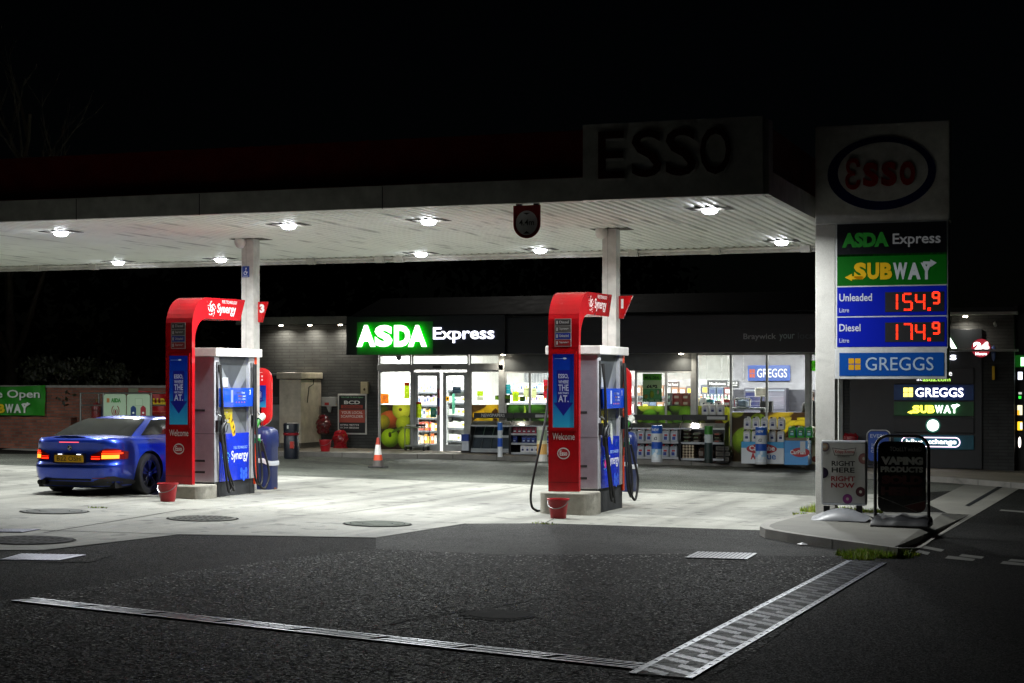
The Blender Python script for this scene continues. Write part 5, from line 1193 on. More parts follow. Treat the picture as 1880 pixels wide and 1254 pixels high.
def poster(label, a, b, c, d, col, Y=YS - .03, rows=(), cat='poster', mat='vinyl', group=None, th=.004, name='poster', extra=None):
    x0, z1 = PL(Y, (0, 0, 0)).c(a, b); x1, z0 = PL(Y, (0, 0, 0)).c(c, d); L = ((x0 + x1) / 2, Y, z0); P_ = PL(Y, L); m = MB(); th = 0 if mat == 'vinyl' else th; P_.rect(m, a, b, c, d, 0, mat, col, th)
    for r_ in rows:
        if r_[0] == 'R': P_.rect(m, r_[1], r_[2], r_[3], r_[4], th + .001, mat, r_[5])
        elif r_[0] == 'D': P_.disc(m, r_[1], r_[2], r_[3], r_[4], th + .002, mat, r_[5], r_[6], clip=(a, b, c, d))
        else: P_.text(m, r_[0], r_[1], r_[2], r_[3], r_[4], th + .002, mat, r_[5], th=.001, bold=r_[6] if len(r_) > 6 else .02)
    return tag(m.build(name, loc=L), label, cat, group)
poster('small cream notice with a brown food picture on the dark brick wall', 1584, 708, 1605, 738, 'd8b890', YS - .012, [('D', 1594, 728, 6, 5, 'a05a28', '6a3a1c'), ('R', 1587, 711, 1602, 712, '6a5a48'), ('R', 1587, 714, 1602, 715, '6a5a48'), ('R', 1589, 717, 1600, 717.6, '6a5a48')], 'notice')
# far right: edge of the next unit's lit column
YQ = YS + .4; x0 = yx(1862, YQ); x1 = yx(1915, YQ); L = ((x0 + x1) / 2, YQ, gz(x0, YQ)); t = thing('brand_column', 'dark column of small lit brand squares at the right edge of the forecourt', 'sign', L); P_ = PL(YQ, L)
m = MB(); P_.box(m, 1862, 560, 1915, 870, .3, 'paint', '0c0e10'); m.build('column', t); m = MB(); P_.rect(m, 1864, 652, 1915, 674, .004, 'lit', '0c4a10'); P_.rect(m, 1874, 656, 1915, 672, .008, 'lit5', 'a8ffb0')
P_.rect(m, 1869, 683, 1877, 697, .006, 'lit5', 'e8ecff'); P_.rect(m, 1870, 720, 1876, 724, .006, 'lit', 'd8e0d8'); P_.rect(m, 1870, 727, 1875, 732, .006, 'lit2', '30e040'); P_.rect(m, 1868, 744, 1877, 762, .006, 'lit2', 'f0e8c0'); P_.rect(m, 1868, 753, 1872, 762, .008, 'lit2', 'ffb030'); P_.rect(m, 1868, 774, 1877, 790, .006, 'lit2', 'ffc828'); P_.rect(m, 1873, 776, 1877, 788, .008, 'lit2', 'ffffff'); P_.disc(m, 1872, 812, 2.5, 10, .006, 'lit5', 'fff4e8', n=16); m.build('lit_squares', t)
# ================================================================ produce pictures on the lower glass: flat printed film, one per window
def film(label, win_obj, a, b, c, d, bg, arts, Y=YS - .012):
    """one sheet of printed film: the picture sampled on a fine grid of faces"""
    P_ = PL(Y, (-12, YS, 0)); step = .8; nx = int((c - a) / step); ny = int((d - b) / step); rnd = random.Random(int(a)); B0 = lin(bg)
    L = [(q[0], [lin(v) if isinstance(v, str) else v for v in q[1:]]) for q in arts]
    def colour(x, y):
        col = B0
        for k, q in L:
            if k == 'D':
                X_, Y_, rx, ry, c1, c2 = q[:6]; hx, hy = q[6:8] if len(q) > 7 else (-.2, .3); u, v = (x - X_) / rx, (Y_ - y) / ry; r = u * u + v * v
                if r < 1: t = min(1, math.hypot(u - hx, v - hy) / 1.15) ** 1.4; col = tuple(p + (z - p) * t for p, z in zip(c1, c2))
            elif k == 'B':
                X_, Y_, r1, r2, t0, t1, c1, c2 = q; r = math.hypot(x - X_, Y_ - y); t = math.degrees(math.atan2(Y_ - y, x - X_)) % 360
                if t0 <= t <= t1:
                    s_ = (t - t0) / (t1 - t0); w = (r2 - r1) * math.sin(math.pi * min(1, s_ * .9 + .05)) ** .5 / 2; m_ = abs(r - (r1 + r2) / 2)
                    if m_ < w: z_ = (m_ / w) ** 3; col = tuple(p + (z - p) * z_ for p, z in zip(c1, c2))
            else:
                pts, cc = q[0], q[1]; ins = False
                for (xa, ya), (xb, yb) in zip(pts, pts[1:] + pts[:1]):
                    if (ya > y) != (yb > y) and x < (xb - xa) * (y - ya) / (yb - ya) + xa: ins = not ins
                if ins: col = cc
        return col
    V = []; VC = []
    for j in range(ny + 1):
        for i in range(nx + 1):
            x = a + (c - a) * i / nx; y = b + (d - b) * j / ny; V.append(P_.f.at(*P_.c(x, y), 0)); g_ = rnd.uniform(.7, .86); VC.append(tuple(min(1, q * g_) for q in colour(x, y)))
    m = MB(); m.add(V, [(j * (nx + 1) + i, (j + 1) * (nx + 1) + i, (j + 1) * (nx + 1) + i + 1, j * (nx + 1) + i + 1) for j in range(ny) for i in range(nx)], 'vinyl', vcol=VC)
    o = m.build('window_film', win_obj); o['label'] = label; return o
AG, AD, AY, AM = 'a8c020', '3f5a10', 'c8c83a', '5a6a14'
film('printed film of green apples', W1, 699, 743, 753, 829, '2a1c12', [('D', 700, 760, 16, 18, '4a5018', '20240c'), ('D', 716, 770, 20, 16, 'b0542a', '5a2a14'), ('D', 704, 775, 12, 13, 'a89a28', '55501a'), ('D', 737, 752, 17, 18, AY, AM, .1, -.1), ('D', 735, 752, 3, 3, '5a4a18', '3a2c10'), ('D', 742, 778, 15, 15, 'a8b42a', '4a5414'), ('D', 716, 804, 17, 17, '9cc022', '36500e'), ('D', 716, 798, 3, 5, '3a3c10', '28280c'), ('D', 746, 806, 16, 20, 'a0b828', '3a4c10'), ('P', [(716, 797), (722, 790), (738, 782), (740, 785), (726, 793)], '3f5a1c')])
film('printed film of bananas', W2_, 865, 743, 919, 829, '4a3418', [('B', 868, 700, 52, 72, 270, 345, 'd8a818', '8a6410'), ('B', 862, 700, 70, 92, 268, 330, 'e0b420', '9a7414'), ('D', 905, 754, 16, 14, 'd8ac20', '8a6a14'), ('B', 905, 800, 30, 44, 70, 175, 'd0b020', '8a7a14'), ('P', [(902, 756), (909, 749), (914, 754), (912, 770), (906, 766)], '4a2e14'), ('B', 930, 790, 20, 32, 90, 190, 'd8b828', '8a7414')])
film('printed film of dark green peppers', WA, 929, 743, 1039, 829, '1b2414', [('D', 948, 752, 16, 12, '3a6a20', '1c3410'), ('D', 962, 748, 10, 12, '2f5a1c', '142a0c'), ('P', [(962, 745), (964, 745), (966, 758), (960, 763), (962, 755)], '9ab83a'), ('D', 985, 750, 18, 14, '3f7022', '1a3010'), ('D', 998, 762, 9, 6, '5a8a30', '2a4a14'), ('D', 930, 790, 22, 24, '35601e', '142a0c'), ('D', 1015, 775, 20, 26, '3a6a20', '1a300e')])
film('printed film of limes', WC, 1169, 745, 1271, 829, '27331a', [('D', 1188, 748, 16, 9, 'b8c038', '6a7a1c'), ('D', 1213, 749, 12, 9, '90b030', '46661c'), ('D', 1243, 748, 14, 9, '7fae2c', '34561a'), ('D', 1193, 764, 14, 13, '6fae2a', '24480f', -.1, .3), ('D', 1221, 765, 13, 13, '86c030', '2c5212', 0, .2), ('D', 1260, 760, 14, 15, '7cb82e', '28500f', -.1, .3), ('D', 1243, 772, 9, 9, '5f9a26', '244a10'), ('D', 1174, 771, 8, 7, '8ab030', '34561a'), ('D', 1195, 800, 22, 20, '5f9a26', '22440e'), ('D', 1240, 806, 22, 20, '6aa82a', '22440e')])
film('printed film of apples beside bananas', WD, 1280, 745, 1341, 848, '2a2416', [('D', 1284, 752, 14, 18, 'a8b02a', '5a6418'), ('D', 1302, 748, 12, 9, '586a1c', '2a3410'), ('D', 1331, 764, 18, 17, 'd0d43a', '66701a', 0, .1), ('D', 1320, 760, 9, 10, '8a4a24', '4a2414'), ('D', 1310, 800, 16, 22, '28340f', '161c0a'), ('D', 1338, 806, 14, 24, 'a8b82a', '4a5a14')])
film('printed film of an apple stalk over bananas', WD, 1343.5, 757, 1407, 848, '33281a', [('D', 1352, 745, 17, 22, 'd8d840', '6a741a', 0, .1), ('D', 1352, 750, 4, 3, '6a5a20', '3a2c10'), ('D', 1392, 776, 17, 17, '9ab42a', '4a5e14'), ('D', 1370, 810, 26, 26, '6f8a22', '2c3a10')])
film('printed film of a banana bunch', WD, 1409, 757, 1480, 848, '43301a', [('B', 1400, 700, 60, 82, 275, 340, 'b89a24', '6a5414'), ('B', 1450, 830, 50, 66, 70, 150, 'c0a82a', '6a5c14'), ('B', 1478, 816, 40, 52, 85, 165, 'd0b828', '7a6a14'), ('P', [(1455, 760), (1461, 759), (1464, 772), (1452, 772)], '4a3014'), ('B', 1470, 800, 18, 30, 20, 120, 'd8bc28', '7a6a14')])

# ---------------------------------------------------------------- notices on the glass
poster('orange square sticker at the left of the shop window', 699, 723, 714, 741, 'f08020', rows=[('D', 706.5, 730, 3.5, 4, 'f8d0a0', 'f8d0a0'), ('R', 702, 736, 711, 738, 'f8d0a0')])
poster('tall lime strip poster with red top by the left door frame', 742, 702, 752, 732, '9ab41e', rows=[('R', 742, 702, 752, 708, 'b03020'), ('R', 746, 712, 748, 714, 'e0e8a0'), ('R', 746, 720, 748, 722, 'e0e8a0')])
poster('lime green poster low on the left door leaf', 764, 738, 774, 767, 'a2b81c', YS - .006, [('R', 764, 738, 774, 742, 'c04020'), ('R', 767, 750, 770, 752, 'd8e090')])
poster('dark teal square sticker on the left door leaf', 790, 749, 801, 766, '18564a', YS - .006, [('D', 796, 757, 3, 5, 'c0dcd0', '8ab8a8')])
poster('black notice high on the right door leaf', 831, 710, 846, 722, '24303a', YS - .006, [('R', 834, 713, 843, 714, '8090a0'), ('R', 834, 717, 843, 718, '8090a0')])
poster('yellow warning sticker on the right door leaf', 818, 728, 825, 736, 'f0b020', YS - .006, [('R', 820, 730, 823, 734, '302008')])
poster('tall narrow teal strip on the right door leaf', 830, 723, 835, 760, '6ac0a0', YS - .006)
poster('lime square sign with white arrow behind the right-hand glass', 876, 718, 887, 727, 'a8c818', rows=[('R', 879, 722, 884, 723, 'f4f8d8')])
poster('small grey green notice under the lime arrow sign', 876, 728, 887, 735, 'b8bca0'); poster('small black and lime sign at the right door side window', 909, 726, 919, 734, '5a8020', rows=[('R', 909, 726, 919, 728, '202418')])
poster('teal shield shaped notice in the first dark framed window', 928, 706, 938, 723, '1f7f88', rows=[('R', 930, 709, 936, 711, 'b0dcdc'), ('R', 930, 714, 936, 715, 'b0dcdc')])
poster('black card with lime block below the teal notice', 927, 725, 937, 740, '20281c', rows=[('R', 928, 727, 937, 732, '88c828')])
poster('bright lime paper notice in the first dark framed window', 941, 719, 952, 737, 'aed01c', rows=[('R', 943, 723, 950, 734, 'd8e890')])
poster('black and green card beside the bright lime notice', 954, 728, 964, 737, '1c2414', rows=[('R', 955, 730, 963, 735, '86c428')])
poster('pale olive sheet taped left of the window bar', 961, 712, 971, 729, 'b8c08a', rows=[('R', 963, 715, 970, 716, '70784a')]); poster('pale olive sheet taped right of the window bar', 976, 713, 985, 730, 'c0c890', rows=[('R', 978, 716, 984, 717, '70784a')])
poster('red offer poster with yellow banana next to the right pump', 998, 697, 1009, 731, 'a01c28', rows=[('D', 1003, 713, 4, 5, 'd8b030', 'b08a20'), ('R', 1000, 701, 1007, 703, 'e0a8a8'), ('R', 1000, 723, 1007, 725, 'e0a8a8')])
o = poster('green and black meal offer poster priced at 4.92 pounds', 1180, 686, 1215, 738, '16301a', YS - .03, [('R', 1180, 686, 1215, 698, '5cb02a'), ('R', 1180, 698, 1215, 714, 'cfe0b8'), ('MEAL DEAL', 1184, 690.5, 1211, 696, '0e2a10', .05), ('\u00a34.92', 1187, 706.5, 1207, 713, '0e2010', .06), ('D', 1186, 728, 4, 4, 'c8b060', '8a7030'), ('D', 1197, 724, 4, 7, 'b8c030', '7a8a1c'), ('D', 1208, 720, 2, 4, 'd8b0b0', 'a07070'), ('R', 1182, 734, 1188, 736, 'b0c8b0'), ('R', 1191, 734, 1200, 736, 'b0c8b0'), ('R', 1203, 734, 1211, 736, 'b0c8b0')])
poster('bright green banner at the top of the door beside the totem post', 1485, 662, 1500, 681, '4ab01c', YS - .03, [('NEW', 1489, 667, 1508, 677, 'c0e8a0', .03)], name='banner', cat='banner')
# ---------------------------------------------------------------- left brick wall: framed poster, boxes
t, P_ = wall_sign('framed_poster', 'white framed black and red scaffolder poster on the dark brick wall', 620, 723, 673, 798, .04, 'd4d4d0', YS - .05, cat='poster')
m = MB(); P_.rect(m, 622.5, 726, 670.5, 795, .003, 'print', '15181a'); P_.text(m, 'WELCOME TO ASDA Express', 626, 728, 667, 731.5, .005, 'print', '7ab08a', th=.001, bold=.01); P_.text(m, 'BCD', 632, 735.5, 661, 742, .005, 'print', 'd8d8d8', th=.001, bold=.05)
P_.rect(m, 626, 743.5, 666, 750, .004, 'print', '9a3a2c'); P_.text(m, 'SCAFFOLDING', 630, 744.5, 662, 749, .005, 'print', '401810', th=.001, bold=.02); P_.rect(m, 623, 752, 670, 776, .004, 'print', 'a8483a'); P_.text(m, 'YOUR LOCAL', 627, 755, 666, 760, .005, 'print', 'e0d0cc', th=.001, bold=.03); P_.text(m, 'SCAFFOLDER', 626, 762, 667, 767, .005, 'print', 'e0d0cc', th=.001, bold=.03)
P_.text(m, '07956 987774', 625, 778.5, 659, 782, .005, 'print', 'd0d0d0', th=.001, bold=.02); P_.text(m, '01344 885560', 625, 783.5, 659, 787, .005, 'print', 'd0d0d0', th=.001, bold=.02); m.build('print', t)
t, P_ = wall_sign('alarm_box', 'cream wall box with a brown knob above the framed poster', 662, 701, 675, 723, .1, 'c8bc98', YS - .1, cat='box'); m = MB(); P_.disc(m, 669, 715, 2, 2.5, .004, 'matte', '4a3820', n=10); m.build('knob', t)
t, P_ = wall_sign('wall_box', 'white wall box with a red label left of the framed poster', 590, 729, 616, 746, .14, 'b8bab8', YS - .15, cat='box'); m = MB(); P_.rect(m, 596, 739, 604, 744, .003, 'print', 'b03030'); m.build('label_strip', t); m = MB(); P_.poly(m, [(599, 746), (608, 746), (606, 757), (603, 757)], -.06, 'paint', 'a0a2a0', .05); m.build('bracket', t)
# kiosk box and grey cabinet
Yk = 40.2; x1 = yx(590, YS); x0 = yx(513, Yk); zk = gz(x0, Yk) + .12; p = Vector((x0, Yk, zk)); zt = PL(Yk, (0, 0, 0)).c(550, 697)[1]; zl = PL(Yk, (0, 0, 0)).c(550, 684)[1]
t = thing('kiosk', 'plain beige metal kiosk box with overhanging lid against the dark brick wall', 'kiosk', (x0, Yk, p.z)); m = MB(); m.box(0, x1 - x0, 0, YS - Yk - .01, .12, zt - p.z, 'paint', 'cfc6b2'); m.box(.02, x1 - x0 - .02, .02, .1, -.1, .12, 'matte', '6a665c'); m.box(x1 - x0 - .1, x1 - x0 - .02, .1, YS - Yk - .01, -.1, .12, 'matte', '6a665c')
m.build('body', t); m = MB(); m.box(-.06, x1 - x0 + .05, -.06, YS - Yk - .01, zt - p.z + .02, zl - p.z, 'paint', 'd6cdb8'); m.build('lid', t, bev=.02)
w_k = x1 - x0 + .008
m = MB(); m.tube([(w_k, .75, 1.85), (w_k, .7, 1.62), (w_k, .45, 1.55), (w_k, .35, 1.15)], .012, 'rubber', '1a1814', 6); m.build('cable', t)
x2 = yx(476, Yk + .35); t = thing('cabinet', 'grey steel cabinet with black hatch left of the beige kiosk', 'cabinet', (x2, Yk + .35, p.z)); m = MB(); m.box(0, x0 - x2 - .02, 0, YS - Yk - .36, -.1, zl - p.z - .02, 'paint', '8f9290'); m.build('body', t, bev=.01); m = MB(); m.box(x0 - x2 - .55, x0 - x2 - .16, -.02, 0, 1.1, 1.85, 'plastic', '0c0c0e'); m.box(x0 - x2 - .5, x0 - x2 - .2, -.03, -.02, 1.12, 1.3, 'steel', '55575a'); m.build('hatch', t)
# round dark bin, wrapped red bundles, bucket
p = gp(535, 838, .06); t = thing('litter_bin', 'round dark navy litter bin with a red tape band beside the beige kiosk', 'bin', (p.x, p.y, p.z)); m = MB()
m.lathe((0, 0, 0), [(.17, -.05), (.18, .0), (.18, .42), (.175, .43), (.175, .56), (.185, .57), (.19, .74), (.185, .78), (.12, .8), (.0, .8)], 'plastic', '0c1420', 24); m.build('body', t, smooth=40); m = MB(); m.lathe((0, 0, 0), [(.19, .50), (.195, .52), (.195, .545), (.19, .56)], 'film', '7a1820', 24); m.build('tape_band', t); m = MB(); m.rect(Fr((0, -.19, 0)), .06, .2, .15, .36, -.04, 'print', 'a03028', .05); m.rect(Fr((0, -.19, 0)), -.02, .66, .02, .74, .002, 'print', 'b0b4b0'); m.build('sticker', t)
def bundle(label, a, b, c, d, Y, seed, col):
    rnd = random.Random(seed); x0, z1 = PL(Y, (0, 0, 0)).c(a, b); x1, z0 = PL(Y, (0, 0, 0)).c(c, d); w, h = x1 - x0, z1 - z0; m = MB(); V = []; n = 20; rows = 12
    for j in range(rows + 1):
        u = j / rows; k = (.85 + .15 * math.sin(u * 9 + seed)) * (1 - .25 * u * u) * (1 if 0 < j < rows else .7)
        for i in range(n):
            t = 2 * math.pi * i / n; q = k * (1 + rnd.uniform(-.12, .12)); V.append((w / 2 * q * math.copysign(abs(math.cos(t)) ** .6, math.cos(t)), .16 * q * math.sin(t), h * u + rnd.uniform(-.02, .02)))
    m.add(V, [(j * n + i, j * n + (i + 1) % n, (j + 1) * n + (i + 1) % n, (j + 1) * n + i) for j in range(rows) for i in range(n)] + [tuple(range(n))[::-1], tuple(range(rows * n, rows * n + n))], 'film', col)
    return tag(m.build('wrapped_bundle', loc=((x0 + x1) / 2, Y, z0)), label, 'bundle')
bundle('dark red bundle wrapped in shiny plastic hung beside the kiosk', 580, 762, 607, 796, YS - .5, 3, '5c0e16'); bundle('bright red bundle wrapped in shiny plastic on the pavement under the poster', 610, 790, 640, 828, YS - .3, 8, '9a1220')
p = gp(594, 829, .12); bucket((p.x, p.y + .1, p.z), 'dark red bucket on the pavement between the wrapped bundles'); 
# brush trolley, cone, door mat
p = gp(726, 831, .12); t = thing('trolley', 'small steel cage trolley on black wheels in front of the apple window', 'trolley', (p.x, YS - .35, p.z)); k = 42 / 72 / 2
m = MB()
for x in (-k * .9, k * .9):
    for y in (-.18, .18): m.tube([(x, y, .1), (x, y, .62 if y < 0 else .74)], .012, 'steel', 'a8acae', 6)
for z in (.13, .58):
    m.tube([(-k * .9, -.18, z), (k * .9, -.18, z), (k * .9, .18, z), (-k * .9, .18, z), (-k * .9, -.18, z)], .011, 'steel', 'a8acae', 6)
m.build('cage', t); m = MB(); m.box(-k * .88, k * .88, -.17, .17, .1, .115, 'steel', '808486'); m.build('deck', t)
for x in (-k * .85, k * .85):
    for y in (-.16, .16): m = MB(); m.cyl((x - .02, y, .05), (x + .02, y, .05), .05, 'rubber', '0c0c0c', 14); m.build('wheel', t)
m = MB(); m.obox((-k * .3, 0, .64), .18, .1, .012, .2, 'print', 'd0d2d0'); m.obox((k * .35, 0, .64), .1, .1, .03, .1, 'fabric', '2a2a2c'); m.build('papers', t)
p = gp(694, 859); t = thing('traffic_cone', 'orange and white traffic cone standing in front of the shop', 'cone', p); t.scale = (.86, .86, .84); m = MB(); m.lathe((0, 0, 0), [(.14, .04), (.118, .2), (.118, .2)], 'rubber', '5a5450', 24); m.lathe((0, 0, 0), [(.118, .2), (.098, .34)], 'plastic', 'e0502c', 24); m.lathe((0, 0, 0), [(.098, .34), (.062, .6)], 'plastic', 'e8e6e2', 24); m.lathe((0, 0, 0), [(.062, .6), (.035, .78), (.028, .78), (0, .78)], 'plastic', 'b03a24', 24); m.build('body', t, smooth=50); m = MB(); m.rrect(Fr((0, 0, 0), (1, 0, 0), (0, 1, 0)), -.21, -.21, .21, .21, .06, 0, 'rubber', '262524', .05); m.build('base', t, bev=.01)
m = MB(); gpoly(m, [(755, 838), (792, 838.5), (800, 834), (770, 833.5)], .126, 'matte', 'a8a294'); tag(m.build('door_mat'), 'pale worn mat on the pavement in front of the shop doors', 'mat')
t = thing('leaflet_stand', 'small white and blue leaflet box left of the newspaper rack', 'stand', (yx(854, YS - .5), YS - .5, gz(-15.6, YS) + .12)); m = MB(); m.box(-.09, .09, 0, .2, .06, .46, 'plastic', 'd0d8e4'); m.box(-.12, .1, 0, .22, 0, .06, 'matte', '1a1a1c'); m.build('body', t); m = MB(); m.box(-.1, .1, -.02, .2, .3, .47, 'plastic', '1a3f9a'); m.build('front', t)
# ================================================================ goods outside the windows
YR = YS - .62      # front of the racks
PR = PL(YR, (0, 0, 0))
def rack(label, a, c, top, bot, shelves, hdr=None, sides=True, price=()):
    x0 = PR.c(a, top)[0]; x1 = PR.c(c, top)[0]; zb = gz((x0 + x1) / 2, YR) + .12; L = ((x0 + x1) / 2, YR, zb); t = thing('display_rack', label, 'rack', L, group='black display racks outside the windows'); w = (x1 - x0) / 2
    H_ = PR.c(a, top)[1] - zb
    for s in (-1, 1):
        m = MB(); prof = [(0, 0), (0, H_ * .55), (.06, H_ * .85), (.2, H_), (.5, H_ + .06), (.5, 0)]
        m.poly(Fr((s * w - .02 * (s > 0), 0, 0), (0, 1, 0), (0, 0, 1)), prof, 0, 'plastic', '121315', .02); m.build('side', t)
    m = MB(); m.box(-w + .02, w - .02, .48, .5, 0, H_, 'plastic', '0e0f11'); m.build('back', t)
    m = MB(); V = [(-w + .02, y, z) for y, z in ((.05, H_ * .86), (.2, H_ + .0), (.5, H_ + .06))]; V += [(-x, y, z) for x, y, z in V]; m.add(V, [(0, 1, 4, 3), (1, 2, 5, 4)], 'clear', 'ffffff'); m.box(-w, w, .02, .05, H_ * .86 - .02, H_ * .86 + .015, 'steel', 'b0b2b4'); m.build('canopy_flap', t)
    for z in shelves: m = MB(); zz = H_ * z; m.box(-w + .02, w - .02, .06, .48, zz - .015, zz, 'paint', '8c9094'); m.box(-w + .02, w - .02, .045, .06, zz - .03, zz + .02, 'plastic', 'b4b8bc'); m.build('shelf', t)
    if hdr is not None:
        m = MB(); m.box(-w, w, .3, .36, H_ + .07, H_ + .2, 'plastic', '111214')
        if hdr: m.text(Fr((0, .3, 0)), hdr, -.32, H_ + .1, .62, .08, .002, 'print', 'd8d8d8', th=.002, bold=.02)
        for q in price: m.rect(Fr((0, .3, 0)), q * w, H_ + .09, q * w + .22, H_ + .16, .002, 'print', 'b8babc')
        m.build('header', t)
    return t, L, w, H_
NR = rack('black rack with empty grey sloping trays headed newspapers', 862, 935, 773, 831, (.08,), 'NEWSPAPERS')
t = NR[0]; w, H_ = NR[2], NR[3]
for k in range(2):
    m = MB()
    z0, z1, y0, y1 = ((.1, .52, .05, .25), (.5, .9, .22, .45))[k]
    V = [(-w + .03, y0, H_ * z0), (w - .03, y0, H_ * z0), (w - .03, y1, H_ * z1), (-w + .03, y1, H_ * z1)]; m.add(V, [(0, 1, 2, 3)], 'clear', 'ffffff'); m.add([(x, y + .02, z) for x, y, z in V], [(0, 1, 2, 3)], 'paint', ('5c6268', '34383c')[k])
    for i in range(5): x = -w + .03 + (2 * w - .06) * i / 4; m.tube([(x, y0 - .01, H_ * z0 + .02), (x, y1 - .01, H_ * z1)], .008, 'steel', '9aa0a4', 6)
    m.box(-w + .03, w - .03, y0 - .03, y0, H_ * z0 - .01, H_ * z0 + .05, 'steel', 'a8aeb2'); m.build('tray', t)
R2 = rack('black rack of pink blue and white jugs beside the newspaper rack', 936, 1030, 773, 832, (.06, .34, .62), '', price=(-.15, .2, .55))
R3 = rack('black rack of clear screenwash jugs right of the right-hand pump', 1150, 1247, 777, 842, (.05, .48), '')
R4 = rack('black rack of charcoal bags and fire logs under the limes window', 1248, 1330, 777, 843, (.05, .48), '', price=(.1, .5))
def make_jug(s=1):
    """a handled square can: body, cap, label"""
    B = MB(); P0 = rr_pts(-.085, -.06, .085, .06, .025, 3); prof = [(.97, 0), (1, .01), (1, .2), (.9, .235), (.55, .25)]; V = []
    for k, z in prof: V += [(x * k, y * k, z) for x, y in P0]
    n = len(P0); B.add(V, [(j * n + i, j * n + (i + 1) % n, (j + 1) * n + (i + 1) % n, (j + 1) * n + i) for j in range(4) for i in range(n)] + [tuple(range(4 * n, 5 * n)), tuple(range(n))[::-1]], 'plastic', 'ffffff')
    return B
def jug_kind(col, capc, lab, art):
    root = thing('jug', '', 'jug', (0, 0, 0)); b = make_jug(); b.fc = [[lin(col)] * len(c) for c in b.fc]; b.build('bottle', root, smooth=45)
    m = MB(); m.cyl((-.045, 0, .245), (-.045, 0, .285), .022, 'plastic', capc, 10); m.tube([(-.01, 0, .25), (.0, 0, .275), (.05, 0, .27), (.07, 0, .235)], .012, 'plastic', col, 6); m.build('cap', root)
    m = MB(); f = Fr((0, -.061, 0)); m.rect(f, -.06, .04, .06, .19, .0, 'print', lab, .002)
    for c, a, b_, c2, d in art: m.rect(f, a, b_, c2, d, .003, 'print', c)
    m.build('label', root); return root
J = {'pink': jug_kind('b0284a', 'e8d8dc', '2a1018', [('c8c8d0', -.03, .06, .05, .1), ('7a1c34', -.04, .12, .04, .17)]), 'blue': jug_kind('182a74', 'c8d0e0', '0c1440', [('b0c0e8', -.04, .06, .03, .1), ('3050b0', -.05, .12, .05, .17)]),
     'white': jug_kind('dcdcda', '303050', 'e0e0e4', [('1c2a6a', -.035, .07, .035, .13), ('5a6a9a', -.03, .15, .03, .165)]), 'clear': jug_kind('a9b0b8', 'c01c28', 'b8c0cc', [('2a4090', -.04, .05, .03, .12), ('b02838', -.03, .13, .04, .17)]), 'green': jug_kind('2fae3a', 'e0e8d8', '186a4a', [('8ad0d8', -.04, .06, .04, .12), ('e0f0e0', -.03, .14, .03, .165)])}
used = set()
def jug(k, x, y, z, label, group, s=1, rz=0):
    o = J[k] if k not in used else copy_tree(J[k]); used.add(k); o.location = (x, y, z); o.scale = (s, s, s); o.rotation_euler = (0, 0, rz); o['label'] = label; o['group'] = group; return o
def shelfz(rk, u): return rk[1][2] + rk[3] * u
for i in range(9): jug('pink', PR.c(941 + i * 8.6, 780)[0], YR + .2, shelfz(R2, .62) + .002, 'pink jug with dark label on the top shelf of the jug rack', 'pink jugs on the rack', .78)
for i in range(9):
    if i != 1: jug('blue', PR.c(941 + i * 8.6, 800)[0], YR + .2, shelfz(R2, .34) + .002, 'dark blue jug on the middle shelf of the jug rack', 'blue jugs on the rack', .78)
for i in range(6): jug('white', PR.c(957 + i * 8.6, 820)[0], YR + .16, shelfz(R2, .06) + .002, 'white jug on the bottom shelf of the jug rack', 'white jugs on the jug rack', .8)
for i in range(6): jug('clear', PR.c(1158 + i * 15.4, 800)[0], YR + .2, shelfz(R3, .48) + .002, 'pale clear jug on the upper shelf of the screenwash rack', 'clear jugs on the upper shelf', 1.12)
for i in range(6): jug('clear', PR.c(1158 + i * 15.2, 830)[0], YR + .18, shelfz(R3, .05) + .002, 'pale clear jug on the bottom shelf of the screenwash rack', 'clear jugs on the bottom shelf', 1.12)
for i in range(3): jug('white', PR.c(1289 + i * 14, 760)[0], YR + .36, R4[1][2] + R4[3] + .202, 'white jug standing on top of the charcoal rack', 'white jugs on the charcoal rack', 1.0)
# charcoal rack contents
def sack(label, x, y, z, w, d, h, col, group, flat=False, seed=0):
    rnd = random.Random(seed); m = MB(); n, rows = 16, 5; V = []
    for j in range(rows + 1):
        u = j / rows; k = math.sin(math.pi * (.12 + .76 * u)) ** .5
        for i in range(n):
            t = 2 * math.pi * i / n; q = k * (1 + rnd.uniform(-.07, .07)); V.append((w / 2 * q * math.copysign(abs(math.cos(t)) ** .5, math.cos(t)), d / 2 * q * math.copysign(abs(math.sin(t)) ** .5, math.sin(t)), h * u))
    m.add(V, [(j * n + i, j * n + (i + 1) % n, (j + 1) * n + (i + 1) % n, (j + 1) * n + i) for j in range(rows) for i in range(n)] + [tuple(range(n))[::-1], tuple(range(rows * n, rows * n + n))], 'film', col)
    m.rect(Fr((0, -d / 2 * .98, 0)), -w * .25, h * .3, w * .2, h * .7, .004, 'print', random.choice(('6a6258', '8a3a28', '9a9488', '4a5a3a')))
    return tag(m.build('fuel_sack', loc=(x, y, z)), label, 'sack', group)
k = 0
for i, px_ in enumerate((1259, 1277, 1296, 1315)):
    for j in range(3 if i else 4): sack('shiny dark pack lying in the upper shelf stacks of the charcoal rack', PR.c(px_, 800)[0], YR + .22, shelfz(R4, .48) + .002 + j * .085, .22, .3, .083, ('3a2c24', '5a544c', '4a3a30', '6a6660')[(i + j) % 4], 'packs on the upper shelf of the charcoal rack', seed=k); k += 1
for i, (px_, hh) in enumerate(((1286, .27), (1300, .3), (1317, .28))): sack('crumpled brown bag on the bottom shelf of the charcoal rack', PR.c(px_, 830)[0], YR + .22, shelfz(R4, .05) + .002, .2, .26, hh, ('4a3c34', '5c4a40', '3c3430')[i], 'bags on the bottom shelf of the charcoal rack', seed=20 + i)
lg = None
